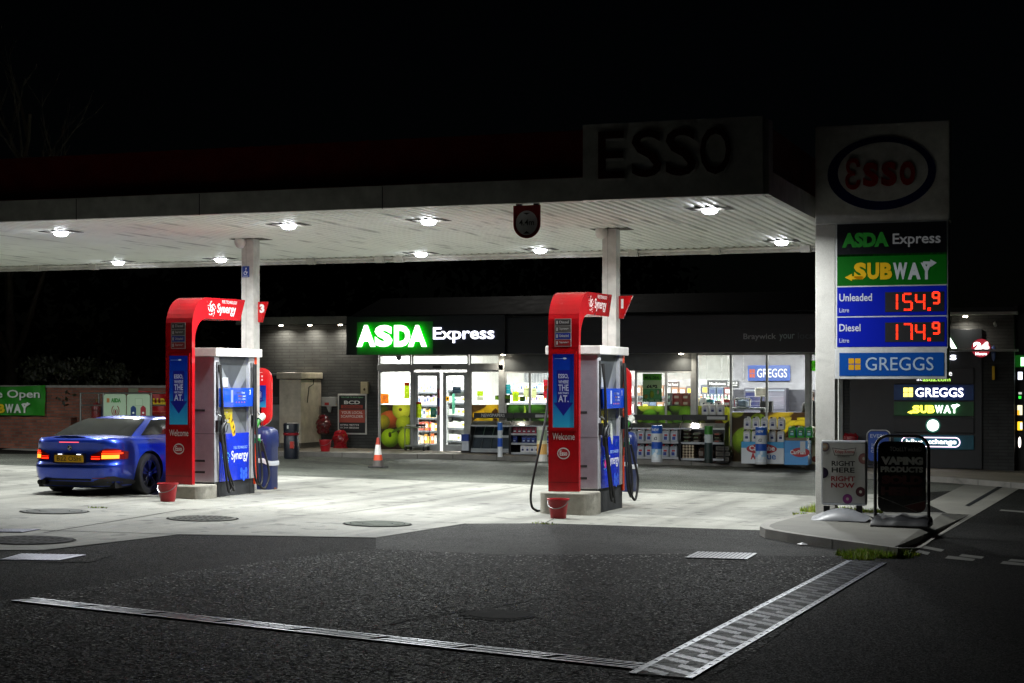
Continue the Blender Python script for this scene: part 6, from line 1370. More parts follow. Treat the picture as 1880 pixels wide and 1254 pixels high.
for i in range(4):
    for j in range(5):
        x, z = PR.c(1253.5 + i * 5.6, 820)[0], shelfz(R4, .05) + .037 + j * .068
        if lg is None:
            m = MB(); m.cyl((0, 0, 0), (0, .3, 0), .033, 'fabric', '6e5a44', 12); lg = m.build('fire_log'); m2 = MB(); m2.disc(Fr((0, -.001, 0)), 0, 0, .031, .031, .001, 'print', 'c8b89c', 'a8967a', n=12); e = m2.build('end', lg); o = lg
        else: o = copy_tree(lg)
        o.location = (x, YR + .08, z); tag(o, 'pale round fire log end in the stack on the charcoal rack', 'log', 'fire logs on the charcoal rack')
# trays stack beside the rack
for i in range(3):
    m = MB(); m.box(-.16, .16, -.15, .15, 0, .09, 'steel', '6c6a64'); m.box(-.14, .14, -.152, -.15, .02, .07, 'print', '3a3834'); p = gp(1338, 846, .12); tag(m.build('foil_tray', loc=(p.x + (i % 2) * .02, YR + .2, p.z + .02 + i * .13), bev=.02), 'silver foil tray in the small stack right of the charcoal rack', 'tray', 'foil trays stacked by the charcoal rack')
    m = MB(); m.box(-.14, .14, -.12, .12, 0, .038, 'matte', '2a2826'); tag(m.build('foil_tray_pack', loc=(p.x, YR + .2, p.z - .018 + i * .13)), 'dark flat pack between the silver foil trays by the charcoal rack', 'pack', 'packs between the foil trays')
# additive boxes with jugs on top
def carton(label, a, b, c, d, Y, back, top, bottom, split):
    x0, z1 = PL(Y, (0, 0, 0)).c(a, b); x1 = PL(Y, (0, 0, 0)).c(c, d)[0]; z0 = gz((x0 + x1) / 2, Y) + .12; L = ((x0 + x1) / 2, Y, z0); t = thing('carton', label, 'carton', L, group='blue and white display cartons'); w = (x1 - x0) / 2; h = z1 - z0; m = MB()
    m.box(-w, w, 0, back, 0, h * split, 'print', bottom); m.box(-w, w, 0, back, h * split, h, 'print', top); m.build('box', t); return t, w, h, Fr((0, 0, 0)), L
YB_ = YS - .8
t, w, h, f, LA = carton('large blue and white display carton with red oval logo under the white jugs', 1361, 811, 1439, 848, YB_, .5, '3f9fd4', 'd4dade', .72)
m = MB(); m.disc(f, -.02, h * .68, w * .72, .12, .003, 'print', 'b02a34', 'a02430', n=30); m.text(f, 'CarPlube', -w * .62, h * .6, w * 1.2, .12, .005, 'print', 'e8e8e8', th=.001, bold=.05); m.text(f, 'A', -w * .56, .1, .12, .16, .003, 'print', 'b02a34', th=.001, bold=.06); m.text(f, 'dBlue', -w * .36, .1, .5, .16, .003, 'print', '2a6ab0', th=.001, bold=.04); m.build('lettering', t)
t, w2, h2, f, LB = carton('light blue display carton with red oval logo under the green jugs', 1440, 809, 1483, 850, YB_, .5, '4a96d8', '5aa2e0', .5)
m = MB(); m.disc(f, .1, h2 * .52, w2 * .8, .11, .003, 'print', 'b02a34', n=30); m.text(f, 'CarPlan', -w2 * .5, h2 * .44, w2 * 1.3, .1, .005, 'print', 'e8e8e8', th=.001, bold=.05); m.rect(f, w2 * .35, h2 * .55, w2 * .8, h2 * .98, .006, 'print', 'c8ccd0'); m.build('lettering', t)
for r_ in range(2):
    for i in range(5): jug('white', LA[0] - w + .11 + i * (2 * w - .2) / 4, YB_ + .14 + .06 * r_, LA[2] + h + .002 + r_ * .30, 'white jug with blue and red label in the %s row on the large carton' % ('lower', 'upper')[r_], 'white jugs %s row on the large carton' % ('lower', 'upper')[r_], 1.0)
m = MB(); m.box(-w * .95, w * .95, 0, .3, 0, .008, 'print', 'c8c4b8'); tag(m.build('card_tray', loc=(LA[0], YB_ + .05, LA[2] + h + .291)), 'thin card sheet between the two rows of white jugs', 'card')
for i in range(3): jug('green', LB[0] - w2 + .16 + i * .2, YB_ + .15, LB[2] + h2 + .07, 'bright green jug on the light blue carton', 'green jugs on the light blue carton', .95)
m = MB(); m.box(-w2 * .9, w2 * .9, 0, .35, 0, .066, 'print', '7a6a50'); tag(m.build('card_tray', loc=(LB[0], YB_ + .03, LB[2] + h2 + .002)), 'brown card tray under the green jugs', 'card')
m = MB(); m.box(-w2, w2 * .9, 0, .02, 0, .5, 'print', '2a84a8'); tag(m.build('backing_card', loc=(LB[0], YB_ + .52, LB[2] + h2 - .2)), 'blue backing card behind the white and green jugs', 'card')
p = gp(1488, 852, .12)
for i in range(2):
    t = thing('drink_carton', ('cream carton with orange fruit print, lower of the pair by the post', 'cream carton with green stripes, upper of the pair by the post')[i], 'carton', (p.x + .02, p.y, p.z + i * .44), group='cream cartons by the totem post'); m = MB(); m.box(-.16, .16, 0, .3, 0, .436, 'print', 'cfc8a4'); m.build('box', t, bev=.006)
    m = MB(); f = Fr((0, 0, 0))
    if i == 0: m.disc(f, -.05, .3, .07, .1, .002, 'print', 'e0a030', 'c07820'); m.disc(f, .08, .12, .07, .07, .003, 'print', 'a04a28', '7a2a1c'); m.rect(f, -.15, .02, .15, .07, .002, 'print', 'e0dcc8')
    else:
        for q in range(4): m.rect(f, -.12, .08 + q * .09, -.02, .12 + q * .09, .002, 'print', '8a9a6a'); m.rect(f, .04, .08 + q * .09, .12, .12 + q * .09, .002, 'print', 'a8a880')
    m.build('print', t)
# wrapped bollards along the kerb
def bollard(label, px, a, b, hw, cols, txt=None, mascot=False):
    p = gp(px, b, .12); t = thing('bollard_cover', label, 'bollard', (p.x, p.y, p.z), group='printed bollard covers along the kerb'); k = (p.y * CA - p.x * SA) / FPX; r = hw * k; H_ = (b - a) * k; m = MB(); n = 24
    for z0, z1, c in cols: m.lathe((0, 0, 0), [(r, z0 * H_), (r, z1 * H_)], 'print', c, n)
    m.build('cover', t, smooth=30); m = MB(); f = Fr((0, -r, 0))
    if txt: 
        m.text(f, txt[0], -r * .6, H_ * .85, r * 1.2, H_ * .07, .003, 'print', 'e4ecf4', th=.001, bold=.04); m.text(f, txt[1], -r * .3, H_ * .61, r * .6, H_ * .08, .003, 'print', '182040', th=.001, bold=.05)
        for x, z, q, c in ((-.1, .2, .34, 'e4ecf0'), (.2, .3, .26, 'd8e4ec'), (.3, .16, .22, 'c8d8e4'), (-.25, .33, .16, '8ab8dc')): m.disc(f, x * r, z * H_, q * r, q * r * 1.3, .002 + .0005 * x, 'print', c, n=14)
        m.build('picture', t)
    return t
BC = [(0, .05, 'c8ccd0'), (.05, .2, 'd4dce2'), (.2, .36, '9cc4e2'), (.36, .55, '1a4fb0'), (.55, .78, 'd4d8dc'), (.78, 1, '1c5cc0')]
bollard('blue and white printed bollard cover in front of the screenwash rack', 1206, 781, 848, 10, BC, ('NEW', '\u00a32'))
bollard('blue and white printed bollard cover in front of the large carton', 1397.5, 784, 852, 10.5, BC, ('NEW', '\u00a32'))
bollard('green white and black bollard cover in front of the charcoal rack', 1301, 782, 850, 7.5, [(0, .1, '14201c'), (.1, .55, '1c2f2c'), (.55, .77, 'bcc6c6'), (.77, 1, '2f7a24')])
bollard('narrow blue and white bollard cover in front of the newspaper rack', 918, 776, 839, 4.5, [(0, .3, 'd8dce0'), (.3, .55, '1c50b4'), (.55, .78, 'c4ccd4'), (.78, 1, '2a6ac0')])
bollard('cream and orange bollard cover beside the right-hand red arch', 995, 783, 847, 9.5, [(0, .2, 'd0d0c8'), (.2, .5, 'd8a860'), (.5, .6, 'e0d8b0'), (.6, .9, '9aa890'), (.9, 1, 'c0c4b8')])
bundle('red wrapped bundle behind the white swing board', 1542, 796, 1580, 858, YS - .4, 5, '8a1420')

# ================================================================ inside the shop
def gondola(label, a, c, Y, levels, top, dz=0):
    PQ = PL(Y, (0, 0, 0)); x0, x1 = PQ.c(a, 700)[0], PQ.c(c, 700)[0]; L = ((x0 + x1) / 2, Y, zfl); t = thing('shop_shelving', label, 'shelving', L); w = (x1 - x0) / 2; m = MB(); m.box(-w, w, .42, .46, 0, top - zfl, 'paint', 'c8cacb'); m.box(-w - .02, -w, 0, .46, 0, top - zfl, 'paint', 'a8aaac'); m.box(w, w + .02, 0, .46, 0, top - zfl, 'paint', 'a8aaac'); m.box(-w, w, .05, .42, 0, .12, 'paint', '4a4c50'); m.build('frame', t)
    for z in levels: m = MB(); m.box(-w, w, 0, .42, z - .02, z, 'paint', 'd0d2d2'); m.box(-w, w, -.012, 0, z - .04, z + .01, 'plastic', '5a5e64'); m.build('shelf', t)
    return t, L, w
PK = {}
def packets(gd, level, hgt, cols, label, group, n, kindn='packet'):
    t, L, w = gd; rnd = random.Random(int(level * 100) + n)
    for i in range(n):
        c = cols[rnd.randrange(len(cols))]; key = (kindn, c)
        if key not in PK:
            m = MB()
            if kindn == 'bottle': m.lathe((0, 0, 0), [(.035, 0), (.037, .02), (.037, .16), (.014, .21), (.014, .25), (.0, .25)], 'plastic', c, 12); m.cyl((0, 0, .25), (0, 0, .27), .016, 'plastic', 'e0e0e0', 8); m.lathe((0, 0, 0), [(.0385, .05), (.0385, .12)], 'print', 'f0f0ea', 12)
            else: m.box(-.5, .5, 0, 1, 0, 1, 'print', c); m.rect(Fr((0, 0, 0)), -.32, .35, .32, .75, .02, 'print', ('f0f0e8', 'f0d040', '30406a', 'e8e8e8')[len(PK) % 4])
            PK[key] = o = m.build(kindn)
        else: o = PK[key].copy(); COL.objects.link(o)
        ww = 2 * w / n; x = L[0] - w + ww * (i + .5)
        if kindn == 'bottle': s = hgt / .27; o.scale = (s, s, s)
        else: o.scale = (ww * .9, .25, hgt * rnd.uniform(.75, 1))
        o.location = (x, L[1] + (.15 if kindn == 'bottle' else .06), L[2] + level + .002); tag(o, label, kindn, group)
warm = ['d86a30', 'e0a040', 'c83830', 'e8d0b0', 'd88a70', 'f0e0c8', 'b04a3a', 'e8b860']; cool = ['e8e8ee', 'd0d8e8', 'c8b8d8', 'e8d8dc', 'f0ece4', 'a8b8d0']
G1 = gondola('white shelving of snacks and packets seen through the left door', 703, 808, YS + 2.4, (.15, .5, .85, 1.2, 1.55), 1.95)
for z, h, cs, lab, n in ((.15, .27, warm, 'orange and red snack packet on the bottom shelf through the door', 17), (.5, .27, warm, 'orange and red snack packet on the second shelf through the door', 18), (.85, .26, ['e8c060', 'd04838', 'f0e8d8', '6a8ac0', 'e08a40'], 'mixed bright packet on the third shelf through the door', 19), (1.2, .27, ['f0f0ee', 'd8d0e0', 'c8302c', 'e8e0d8', '9a8ab0'], 'white and red packet on the fourth shelf through the door', 20), (1.55, .25, ['e8c8b8', 'f0d8c0', 'd07a50', 'b8c8e0', 'f0ece0'], 'pale packet on the top shelf through the door', 19)):
    packets(G1, z, h, cs, lab, lab.replace('packet', 'packets'), n)
G2 = gondola('white open chiller shelving seen through the right door', 822, 868, YS + 3.4, (.2, .55, .9, 1.25, 1.6), 2.0)
for z, lab in ((.2, 'pale tub on the lowest chiller shelf'), (.55, 'pale tub on the second chiller shelf'), (.9, 'pale tub on the third chiller shelf'), (1.25, 'pale tub on the fourth chiller shelf'), (1.6, 'pale tub on the highest chiller shelf')): packets(G2, z, .2, ['f4f4f0', 'e8f0e0', 'd8e8d0', 'f0e8e0', 'e0e8f0'], lab, lab.replace('tub', 'tubs'), 6, 'tub')
G3 = gondola('low shelving of bottles and goods seen through the limes window', 1225, 1340, YS + 4.2, (.7, 1.12), 1.3)
for z, n, k_, lab in ((1.12, 18, 'bottle', 'coloured bottle on the top of the low shelving'),): packets(G3, z, .36, ['d8e0e0', 'e0a0a8', '90b890', 'e07030', '8aa0d0', 'f0f0f0', 'c85a80'], lab, 'bottles on the low shelving', n, k_)
packets(G3, .7, .3, ['c83830', '2a8a9a', 'e0c8a0', 'f0f0f0', '3a4a8a', 'd86a9a'], 'bright packet on the lower row of the low shelving', 'packets on the low shelving', 12)
G4 = gondola('tall dark shelving along the back wall of the shop', 1150, 1370, YS + 8.3, (.4, .9, 1.4), 2.0)
for z, lab in ((.4, 'bottom'), (.9, 'middle'), (1.4, 'top')): packets(G4, z, .34, ['5a5c60', '8a6a50', '4a5a70', '9a9a9a', '6a3a3a'], 'dull packet on the %s row of the back wall shelving' % lab, 'packets on the %s row of the back wall shelving' % lab, 16)
G5 = gondola('white shelving of goods seen through the first dark framed window', 935, 1010, YS + 3.6, (.95, 1.25, 1.55), 1.85)
for z, cs, lab in ((1.25, ['e8e0d8', 'd8a0a8', 'a8c0d8', 'e0d0a0'], 'pale packet on the lower row seen through the first dark framed window'), (1.55, ['6a8a9a', 'e8e8e4', '9ab0a0', 'd88a80'], 'mixed packet on the upper row seen through the first dark framed window')): packets(G5, z, .24, cs, lab, lab.replace('packet', 'packets'), 16)
m = MB(); m.box(X(742), X(905), YI - .03, YI - .002, 1.9, 2.5, 'paint', '9a9ea4')
for i in range(24): x_ = X(742) + (X(905) - X(742)) * i / 24; m.box(x_, x_ + .02, YI - .04, YI - .03, 1.9, 2.5, 'paint', 'c8ccd0')
tag(m.build('wall_panelling'), 'grey ribbed panelling high on the back wall behind the shop doors', 'panelling')
# produce crates at the window
for i, px_ in enumerate((1231, 1247, 1263)):
    m = MB(); m.box(-.13, .13, 0, .3, 0, .34, 'plastic', '14261c')
    for q in (0, 1): m.rect(Fr((0, 0, 0)), -.11 + .0, .06 + .15 * q, .0, .12 + .15 * q, .002, 'print', '9ac0a8')
    x = yx(px_, YS + .3); tag(m.build('crate', loc=(x, YS + .25, yz(1247, 747, YS + .25))), 'dark green crate in the row on the inner window ledge', 'crate', 'dark green crates on the window ledge')
m = MB(); xa, xb = yx(1172, YS + .2), yx(1405, YS + .2); zt_ = yz(1247, 748, YS + .25); m.box(xa, xb, YS + .15, YS + .6, zt_ - .04, zt_, 'paint', '8a8c8a'); m.box(xa, xa + .04, YS + .2, YS + .55, .0, zt_ - .04, 'paint', '8a8c8a'); m.box(xb - .04, xb, YS + .2, YS + .55, .0, zt_ - .04, 'paint', '8a8c8a'); tag(m.build('window_counter'), 'grey ledge cabinet behind the limes and apples windows', 'counter')
for i, (px_, c, hh, lab) in enumerate(((1277, 'e0c030', .22, 'yellow and teal box at the end of the window ledge'), (1303, '3a8a94', .2, 'teal tub on the window ledge left of the bar'), (1335, 'b02834', .2, 'red box on the window ledge beside the window bar'), (1318, 'e8c8c8', .17, 'pale pink box on the window ledge'), (1290, 'f0f0f0', .24, 'white carton on the window ledge'))):
    m = MB(); m.box(-.08, .08, 0, .15, 0, hh, 'print', c); m.rect(Fr((0, 0, 0)), -.06, hh * .3, .05, hh * .6, .002, 'print', 'f0f0ec'); tag(m.build('goods_box', loc=(yx(px_, YS + .3), YS + .28, yz(1247, 748, YS + .25) + .002), bev=.006), lab, 'box')
m = MB(); V = []; 
m.lathe((0, 0, 0), [(.12, 0), (.2, .02), (.21, .2), (.16, .24), (0, .26)], 'clear', 'ffffff', 18); m.lathe((0, 0, 0), [(.08, .02), (.14, .04), (.13, .16), (0, .2)], 'film', '8a9ab4', 14); tag(m.build('bottle_pack', loc=(yx(1363, YS + .35), YS + .4, yz(1247, 748, YS + .25) + .002)), 'clear wrapped pack of bottles on the window ledge', 'pack')
# bakery corner: lit sign, dark counter, machines, person
YG = YS + 4.6
x0, x1 = yx(1345, YG), yx(1500, YG)
m = MB(); m.box(x0, x1, YG + .05, YG + .15, 1.72, ZI, 'matte', '7a7a80'); m.box(x0, x1, YG + .05, YG + .15, zfl, 1.72, 'matte', '2c2c34'); m.build('bakery_wall', None); bpy.data.objects['bakery_wall'].location = (0, 0, 0); kind(bpy.data.objects['bakery_wall'], 'structure')
t, P_ = wall_sign('bakery_sign', 'blue lit bakery sign with white name inside the shop', 1373, 671, 1450, 699, .08, '3a5ab0', YG - .05)
m = MB(); P_.rect(m, 1374, 672, 1449, 698, .002, 'lit', '5b7fd8'); squares(m, P_, 1376, 678, 1386, 693, .004, 'lit', 'ff7a50'); P_.text(m, 'GREGGS', 1390, 677, 1445, 693, .004, 'lit2', 'ffffff', th=.003, bold=.02); m.build('lettering', t)
t = thing('bakery_counter', 'dark counter with glass fronted ovens under the bakery sign', 'counter', (yx(1420, YG - .8), YG - .8, zfl)); m = MB(); m.box(-1.5, 1.5, 0, .7, 0, 1.0, 'paint', '24242c'); m.build('cabinet', t); m = MB(); m.box(-1.55, 1.55, -.03, .72, 1.0, 1.04, 'gloss', '5a5a64'); m.build('worktop', t)
for i, (px_, lab) in enumerate(((1386, 'tall dark oven left of the bakery counter machines'), (1424, 'tall steel display cabinet on the bakery counter'))):
    o = thing('oven', lab, 'oven', (yx(px_, YG - .5), YG - .55, zfl + 1.042)); m = MB(); m.box(-.28, .28, 0, .5, 0, .62, 'paint', '3a3a44'); m.build('case', o); m = MB(); m.rect(Fr((0, 0, 0)), -.24, .06, .24, .5, .003, 'gloss', ('1c2040', '50505a')[i], .01); m.rect(Fr((0, 0, 0)), -.24, .54, .24, .58, .003, 'lit', 'c8d0e0'); m.build('door', o)
    m = MB()
    for q in range(3): m.box(-.22, .22, -.016, -.014, .15 + q * .12, .16 + q * .12, 'steel', '9a9aa4')
    m.build('rack', o)
o = thing('till_screen', 'white till screen on a black arm at the bakery window', 'till', (yx(1398, YS + 1.2), YS + 1.2, zfl + .95)); m = MB(); m.obox((0, 0, .62), .16, .05, .1, .3, 'plastic', 'd8d6cc', rx=-.3); m.build('screen', o, bev=.015); m = MB(); m.tube([(0, .05, 0), (-.03, .05, .3), (0, .05, .55)], .03, 'plastic', '18181a', 8); m.box(-.14, .2, -.1, .2, -.95, .02, 'paint', '3a3a40'); m.box(-.02, .26, 0, .2, .02, .4, 'plastic', '1a1a1c'); m.build('stand', o)
o = thing('floor_warning_board', 'small yellow wet floor board behind the banana film', 'sign', (yx(1465, YS + .8), YS + .8, zfl)); m = MB(); m.add([(-.15, 0, 0), (.15, 0, 0), (.08, .08, 1.05), (-.08, .08, 1.05), (-.15, .3, 0), (.15, .3, 0), (.08, .1, 1.05), (-.08, .1, 1.05)], [(0, 1, 2, 3), (5, 4, 7, 6), (3, 2, 6, 7)], 'plastic', 'd8b830'); m.build('board', o); m = MB(); m.poly(Fr((0, .06, 0)), [(-.05, .85), (.05, .85), (0, .95)], .02, 'print', '201808'); m.build('mark', o)
def hang(label, body, a, b, c, d, Y, two=None):
    t, P_ = wall_sign('hanging_sign', label, a, b, c, d, .03, '3c3e40', Y); m = MB()
    if two: P_.text(m, two[0], a + 2, b + 2, c - 2, (b + d) / 2 - .5, .004, 'print', 'f0f0f0', th=.001, bold=.03); P_.text(m, two[1], a + 2, (b + d) / 2 + .8, c - 2, d - 2, .004, 'print', 'f0f0f0', th=.001, bold=.03)
    else: P_.text(m, body, a + (c - a) * .12, b + (d - b) * .3, c - (c - a) * .1, d - (d - b) * .25, .004, 'print', 'f0f0f0', th=.001, bold=.03)
    m.build('lettering', t); x, z = P_.c((a + c) / 2, b); m = MB(); m.box(-.3, -.29, .01, .02, z - P_.c(a, d)[1], ZI - P_.c(a, d)[1], 'steel', '999999'); m.box(.29, .3, .01, .02, z - P_.c(a, d)[1], ZI - P_.c(a, d)[1], 'steel', '999999'); m.build('wires', t)
hang('grey hanging sign reading pet food', 'Pet Food', 1222, 700, 1247, 711, YS + 5); hang('grey hanging sign reading medicines', 'Medicines', 1298, 698, 1336, 710, YS + 5.0); hang('grey hanging sign reading health and beauty', '', 1334, 699, 1356, 711, YS + 4.6, ('Health &', 'Beauty'))
# the person behind the right-hand glass
px0 = yx(1489, YS + 1.3); per = thing('person', 'person in a dark jacket standing inside behind the right-hand shop door', 'person', (px0, YS + 1.3, zfl - .02))
def skin_body(name, parent, joints, bones, mat, col, sub=2):
    me = bpy.data.meshes.new(name); me.from_pydata([j[0] for j in joints], bones, []); o = bpy.data.objects.new(name, me); COL.objects.link(o)
    sk = o.modifiers.new('s', 'SKIN'); 
    for i, j in enumerate(joints): v = me.skin_vertices[0].data[i]; v.radius = (j[1], j[1] * (j[2] if len(j) > 2 else 1)); v.use_root = (i == 0)
    o.modifiers.new('u', 'SUBSURF').levels = sub; dg = bpy.context.evaluated_depsgraph_get(); e = bpy.data.meshes.new_from_object(o.evaluated_get(dg)); bpy.data.objects.remove(o)
    m = MB(); m.add([tuple(v.co) for v in e.vertices], [tuple(p.vertices) for p in e.polygons], mat, col); return m.build(name, parent, smooth=80)
hh = 1.62 / 1.75
Jt = [((0, 0, .95), .14, .75), ((0, 0, 1.2), .15, .75), ((0, 0, 1.42), .13, .7), ((0, -.01, 1.5), .055), ((0, -.02, 1.6), .085), ((0, -.02, 1.69), .075), ((.17, 0, 1.4), .07), ((.22, .02, 1.14), .05), ((.2, -.08, .92), .04), ((.2, -.1, .84), .035), ((-.17, 0, 1.4), .07), ((-.22, .02, 1.14), .05), ((-.2, -.08, .92), .04), ((-.2, -.1, .84), .035), ((.1, 0, .88), .095), ((.11, 0, .5), .065), ((.11, .02, .1), .045), ((.11, -.1, .04), .04), ((-.1, 0, .88), .095), ((-.11, 0, .5), .065), ((-.11, .02, .1), .045), ((-.11, -.1, .04), .04)]
Jt = [((a[0] * hh, a[1] * hh, a[2] * hh), *r_) if False else ((a[0] * hh, a[1] * hh, a[2] * hh),) + tuple(x * hh if i == 0 else x for i, x in enumerate(r_)) for a, *r_ in Jt]
Bn = [(0, 1), (1, 2), (2, 3), (3, 4), (4, 5), (2, 6), (6, 7), (7, 8), (8, 9), (2, 10), (10, 11), (11, 12), (12, 13), (0, 14), (14, 15), (15, 16), (16, 17), (0, 18), (18, 19), (19, 20), (20, 21)]
pb_ = skin_body('body', per, Jt, Bn, 'matte', 'b88a70')
me = pb_.data; ca_ = me.color_attributes['Col'].data      # jacket, trousers and shoes by height; skin above the collar and at the hands
for pgn in me.polygons:
    z = pgn.center.z / hh; hand = z < .93 and abs(pgn.center.x) > .16 * hh and z > .75
    c = lin('b88a70') if z > 1.5 or hand else lin('14161c') if z > .9 else lin('1c1c22') if z > .1 else lin('0c0c0c')
    for li in pgn.loop_indices: ca_[li].color = (*c, 1)
m = MB(); m.lathe((0, .0, 1.655 * hh), [(.088, -.06), (.097, .0), (.09, .05), (.05, .09), (0, .1)], 'fabric', '3a241a', 18); m.build('hair', per, smooth=60)
m = MB(); f = Fr((0, -.095, 0)); 
for s in (-1, 1): m.disc(f, s * .03, 1.61 * hh, .009, .006, .006, 'print', '241810', n=10)
m.disc(f, 0, 1.545 * hh, .02, .005, .004, 'print', '8a4a44', n=10); m.lathe((0, -.095, 1.57 * hh), [(0, -.02), (.012, -.012), (.008, .02), (0, .03)], 'matte', 'b88a70', 8); m.build('face', per)
# ================================================================ left boundary: brick wall, banners, gas cage, trees
pw = gp(100, 829); YL = 37.6
zt = yz(200, 712, YL); xl, xr = -48, yx(474, YL + 2)
def wz(x): return gz(x, YL)
m = MB(); m.box(xl, xr, YL, YL + .25, -.6, zt, 'brick_red'); w_ = m.build('wall'); t = thing('boundary_wall', 'tall weathered red brick boundary wall behind the gas cage', 'wall', (xl, YL, 0)); w_.parent = t; w_.location = (-xl, -YL, 0)
m = MB(); m.box(0, xr - xl, -.03, .28, zt, zt + .06, 'kerb'); m.build('coping', t)
m = MB(); x1 = yx(131, YL - .25); zl = yz(60, 766, YL - .25); m.box(xl, x1, YL - .28, YL - .002, -.6, zl, 'brick_red'); o = m.build('low_wall'); tag(o, 'lower red brick wall below the green banner', 'wall')
m = MB(); m.box(xl, yx(300, YL - .6), YL - 1.1, YL - .3, -.6, yz(60, 826, YL - 1.1), 'kerb'); kind(m.build('wall_kerb'), 'structure')
def banner(label, a, b, c, d, col, rows, Y, extra=None):
    x0, z1 = PL(Y, (0, 0, 0)).c(a, b); x1, z0 = PL(Y, (0, 0, 0)).c(c, d); L = ((x0 + x1) / 2, Y, z0); t = thing('banner', label, 'banner', L); P_ = PL(Y, L); m = MB(); nx, nz = 26, 8; V = []; rnd = random.Random(4)
    dz_ = [rnd.uniform(-.012, .012) for _ in range((nx + 1) * (nz + 1))]
    for j in range(nz + 1):
        for i in range(nx + 1): V.append((x0 - L[0] + (x1 - x0) * i / nx, dz_[j * (nx + 1) + i] + .02 * math.sin(i * .9 + j * .6), (z1 - z0) * j / nz - .04 * math.sin(math.pi * i / nx) * (j / nz)))
    m.add(V, [(j * (nx + 1) + i, j * (nx + 1) + i + 1, (j + 1) * (nx + 1) + i + 1, (j + 1) * (nx + 1) + i) for j in range(nz) for i in range(nx)], 'print', col); m.build('sheet', t, smooth=80)
    m = MB()
    for r_ in rows: P_.text(m, r_[0], r_[1], r_[2], r_[3], r_[4], .045, 'print', r_[5], th=.002, bold=r_[6])
    if extra: extra(m, P_)
    m.build('lettering', t)
banner('green banner with white and yellow sandwich shop lettering on the red brick wall', -70, 707, 83, 763, '2f8a2a', [("We're Open", -62, 715, 75, 735, 'e0e8e0', .03)], YL - .08, lambda m, P_: sub_logo(m, P_, -40, 738, 58, 760, .045, 'print', 'e8c828', 'print', 'dde6dd', .002))
banner('red price banner with yellow lettering partly hidden behind the left pump arch', 255, 717, 345, 768, '9a1418', [('ROLLBACK', 262, 731, 336, 744, 'd8b820', .06), ('on products our customers', 262, 754, 336, 757, 'd88a60', .01), ('love most', 262, 759, 310, 762, 'd88a60', .01)], YL - .08)
poster('small pale notice on the wall above the gas cage', 236, 713, 254, 724, 'b8c4a4', YL - .02)
# gas cylinder cage
YC = 36.2; PC = PL(YC, (0, 0, 0)); x0, x1 = PC.c(148, 720)[0], PC.c(278, 720)[0]; zb = gz((x0 + x1) / 2, YC); zt2 = PC.c(200, 722)[1]
L = (x0, YC, zb); cg = thing('gas_cage', 'wire mesh gas cylinder cage with two pale green printed doors', 'cage', L); w = x1 - x0; h = zt2 - zb
m = MB(); xm = PC.c(190, 720)[0] - x0
for x in (0, xm, w):
    for y in (0, .8): m.tube([(x, y, 0), (x, y, h)], .025, 'steel', '9aa09c', 8)
for z in (.1, h * .8, h): m.tube([(0, 0, z), (xm, 0, z)], .018, 'steel', '9aa09c', 6); m.tube([(0, .8, z), (w, .8, z), (w, 0, z)], .018, 'steel', '9aa09c', 6)
m.tube([(0, 0, h), (0, .8, h)], .018, 'steel', '9aa09c', 6); m.tube([(0, 0, h), (w, 0, h)], .02, 'steel', '9aa09c', 6); m.build('frame', cg)
m = MB(); n = 14
for i in range(-int(h / .09), int(xm / .09) + 1):
    for s in (1, -1):
        a = i * .09; p0, p1 = None, None
        xs0 = max(0, a); xs1 = min(xm, a + h)
        if xs1 > xs0:
            za, zb_ = xs0 - a, xs1 - a
            if s < 0: xs0, xs1 = xm - xs0, xm - xs1
            m.add([(xs0 - .003, 0, za), (xs0 + .003, 0, za), (xs1 + .003, 0, zb_), (xs1 - .003, 0, zb_)], [(0, 1, 2, 3)], 'steel', '7a807c')
m.build('mesh_side', cg)
for k, (a, c) in enumerate(((191, 233), (233.5, 277))):
    m = MB(); xa, xc = PC.c(a, 720)[0] - x0, PC.c(c, 720)[0] - x0; f = Fr((0, -.03, 0)); m.rrect(f, xa + .01, .12, xc - .01, h - .02, .06, -.02, 'print', '9fb89c', .02); d_ = m.build('door', cg); m = MB(); m.ring(f, 0, 0, .01, .01, .005, 0, 'print', '9fb89c', 3)
    P_ = PL(YC - .03, L)
    if k == 0: P_.text(m, 'ASDA', 204, 731, 222, 739, .003, 'print', '2f7a34', th=.001, bold=.06); P_.rect(m, 196, 731, 201, 739, .003, 'print', 'a06a38'); x, z = P_.c(212, 754); m.ring(P_.f, x, z, .11, .14, .022, .003, 'print', '7a2a30', 24, R(-240), R(60)); m.ring(P_.f, x, z - .02, .06, .08, .016, .003, 'print', '7a2a30', 20, R(-240), R(60)); P_.disc(m, 212, 756, 1.5, 4, .003, 'print', '7a2a30', n=10)
    else:
        P_.rect(m, 248, 731, 262, 745, .003, 'print', '8aa488'); P_.rect(m, 249, 732, 261, 744, .004, 'print', 'a8c0a4')
        for q, c_ in ((245, '1c3a6a'), (263, '8a2430')): P_.rect(m, q - 5, 750, q + 5, 770, .004, 'print', c_); P_.disc(m, q, 750, 5, 4, .0045, 'print', c_, n=14); P_.rect(m, q - 2, 745, q + 2, 748, .004, 'print', c_); P_.disc(m, q, 758, 2, 2, .006, 'print', 'd0d8d0', n=8)
    m.build('door_print', d_)
gc = None
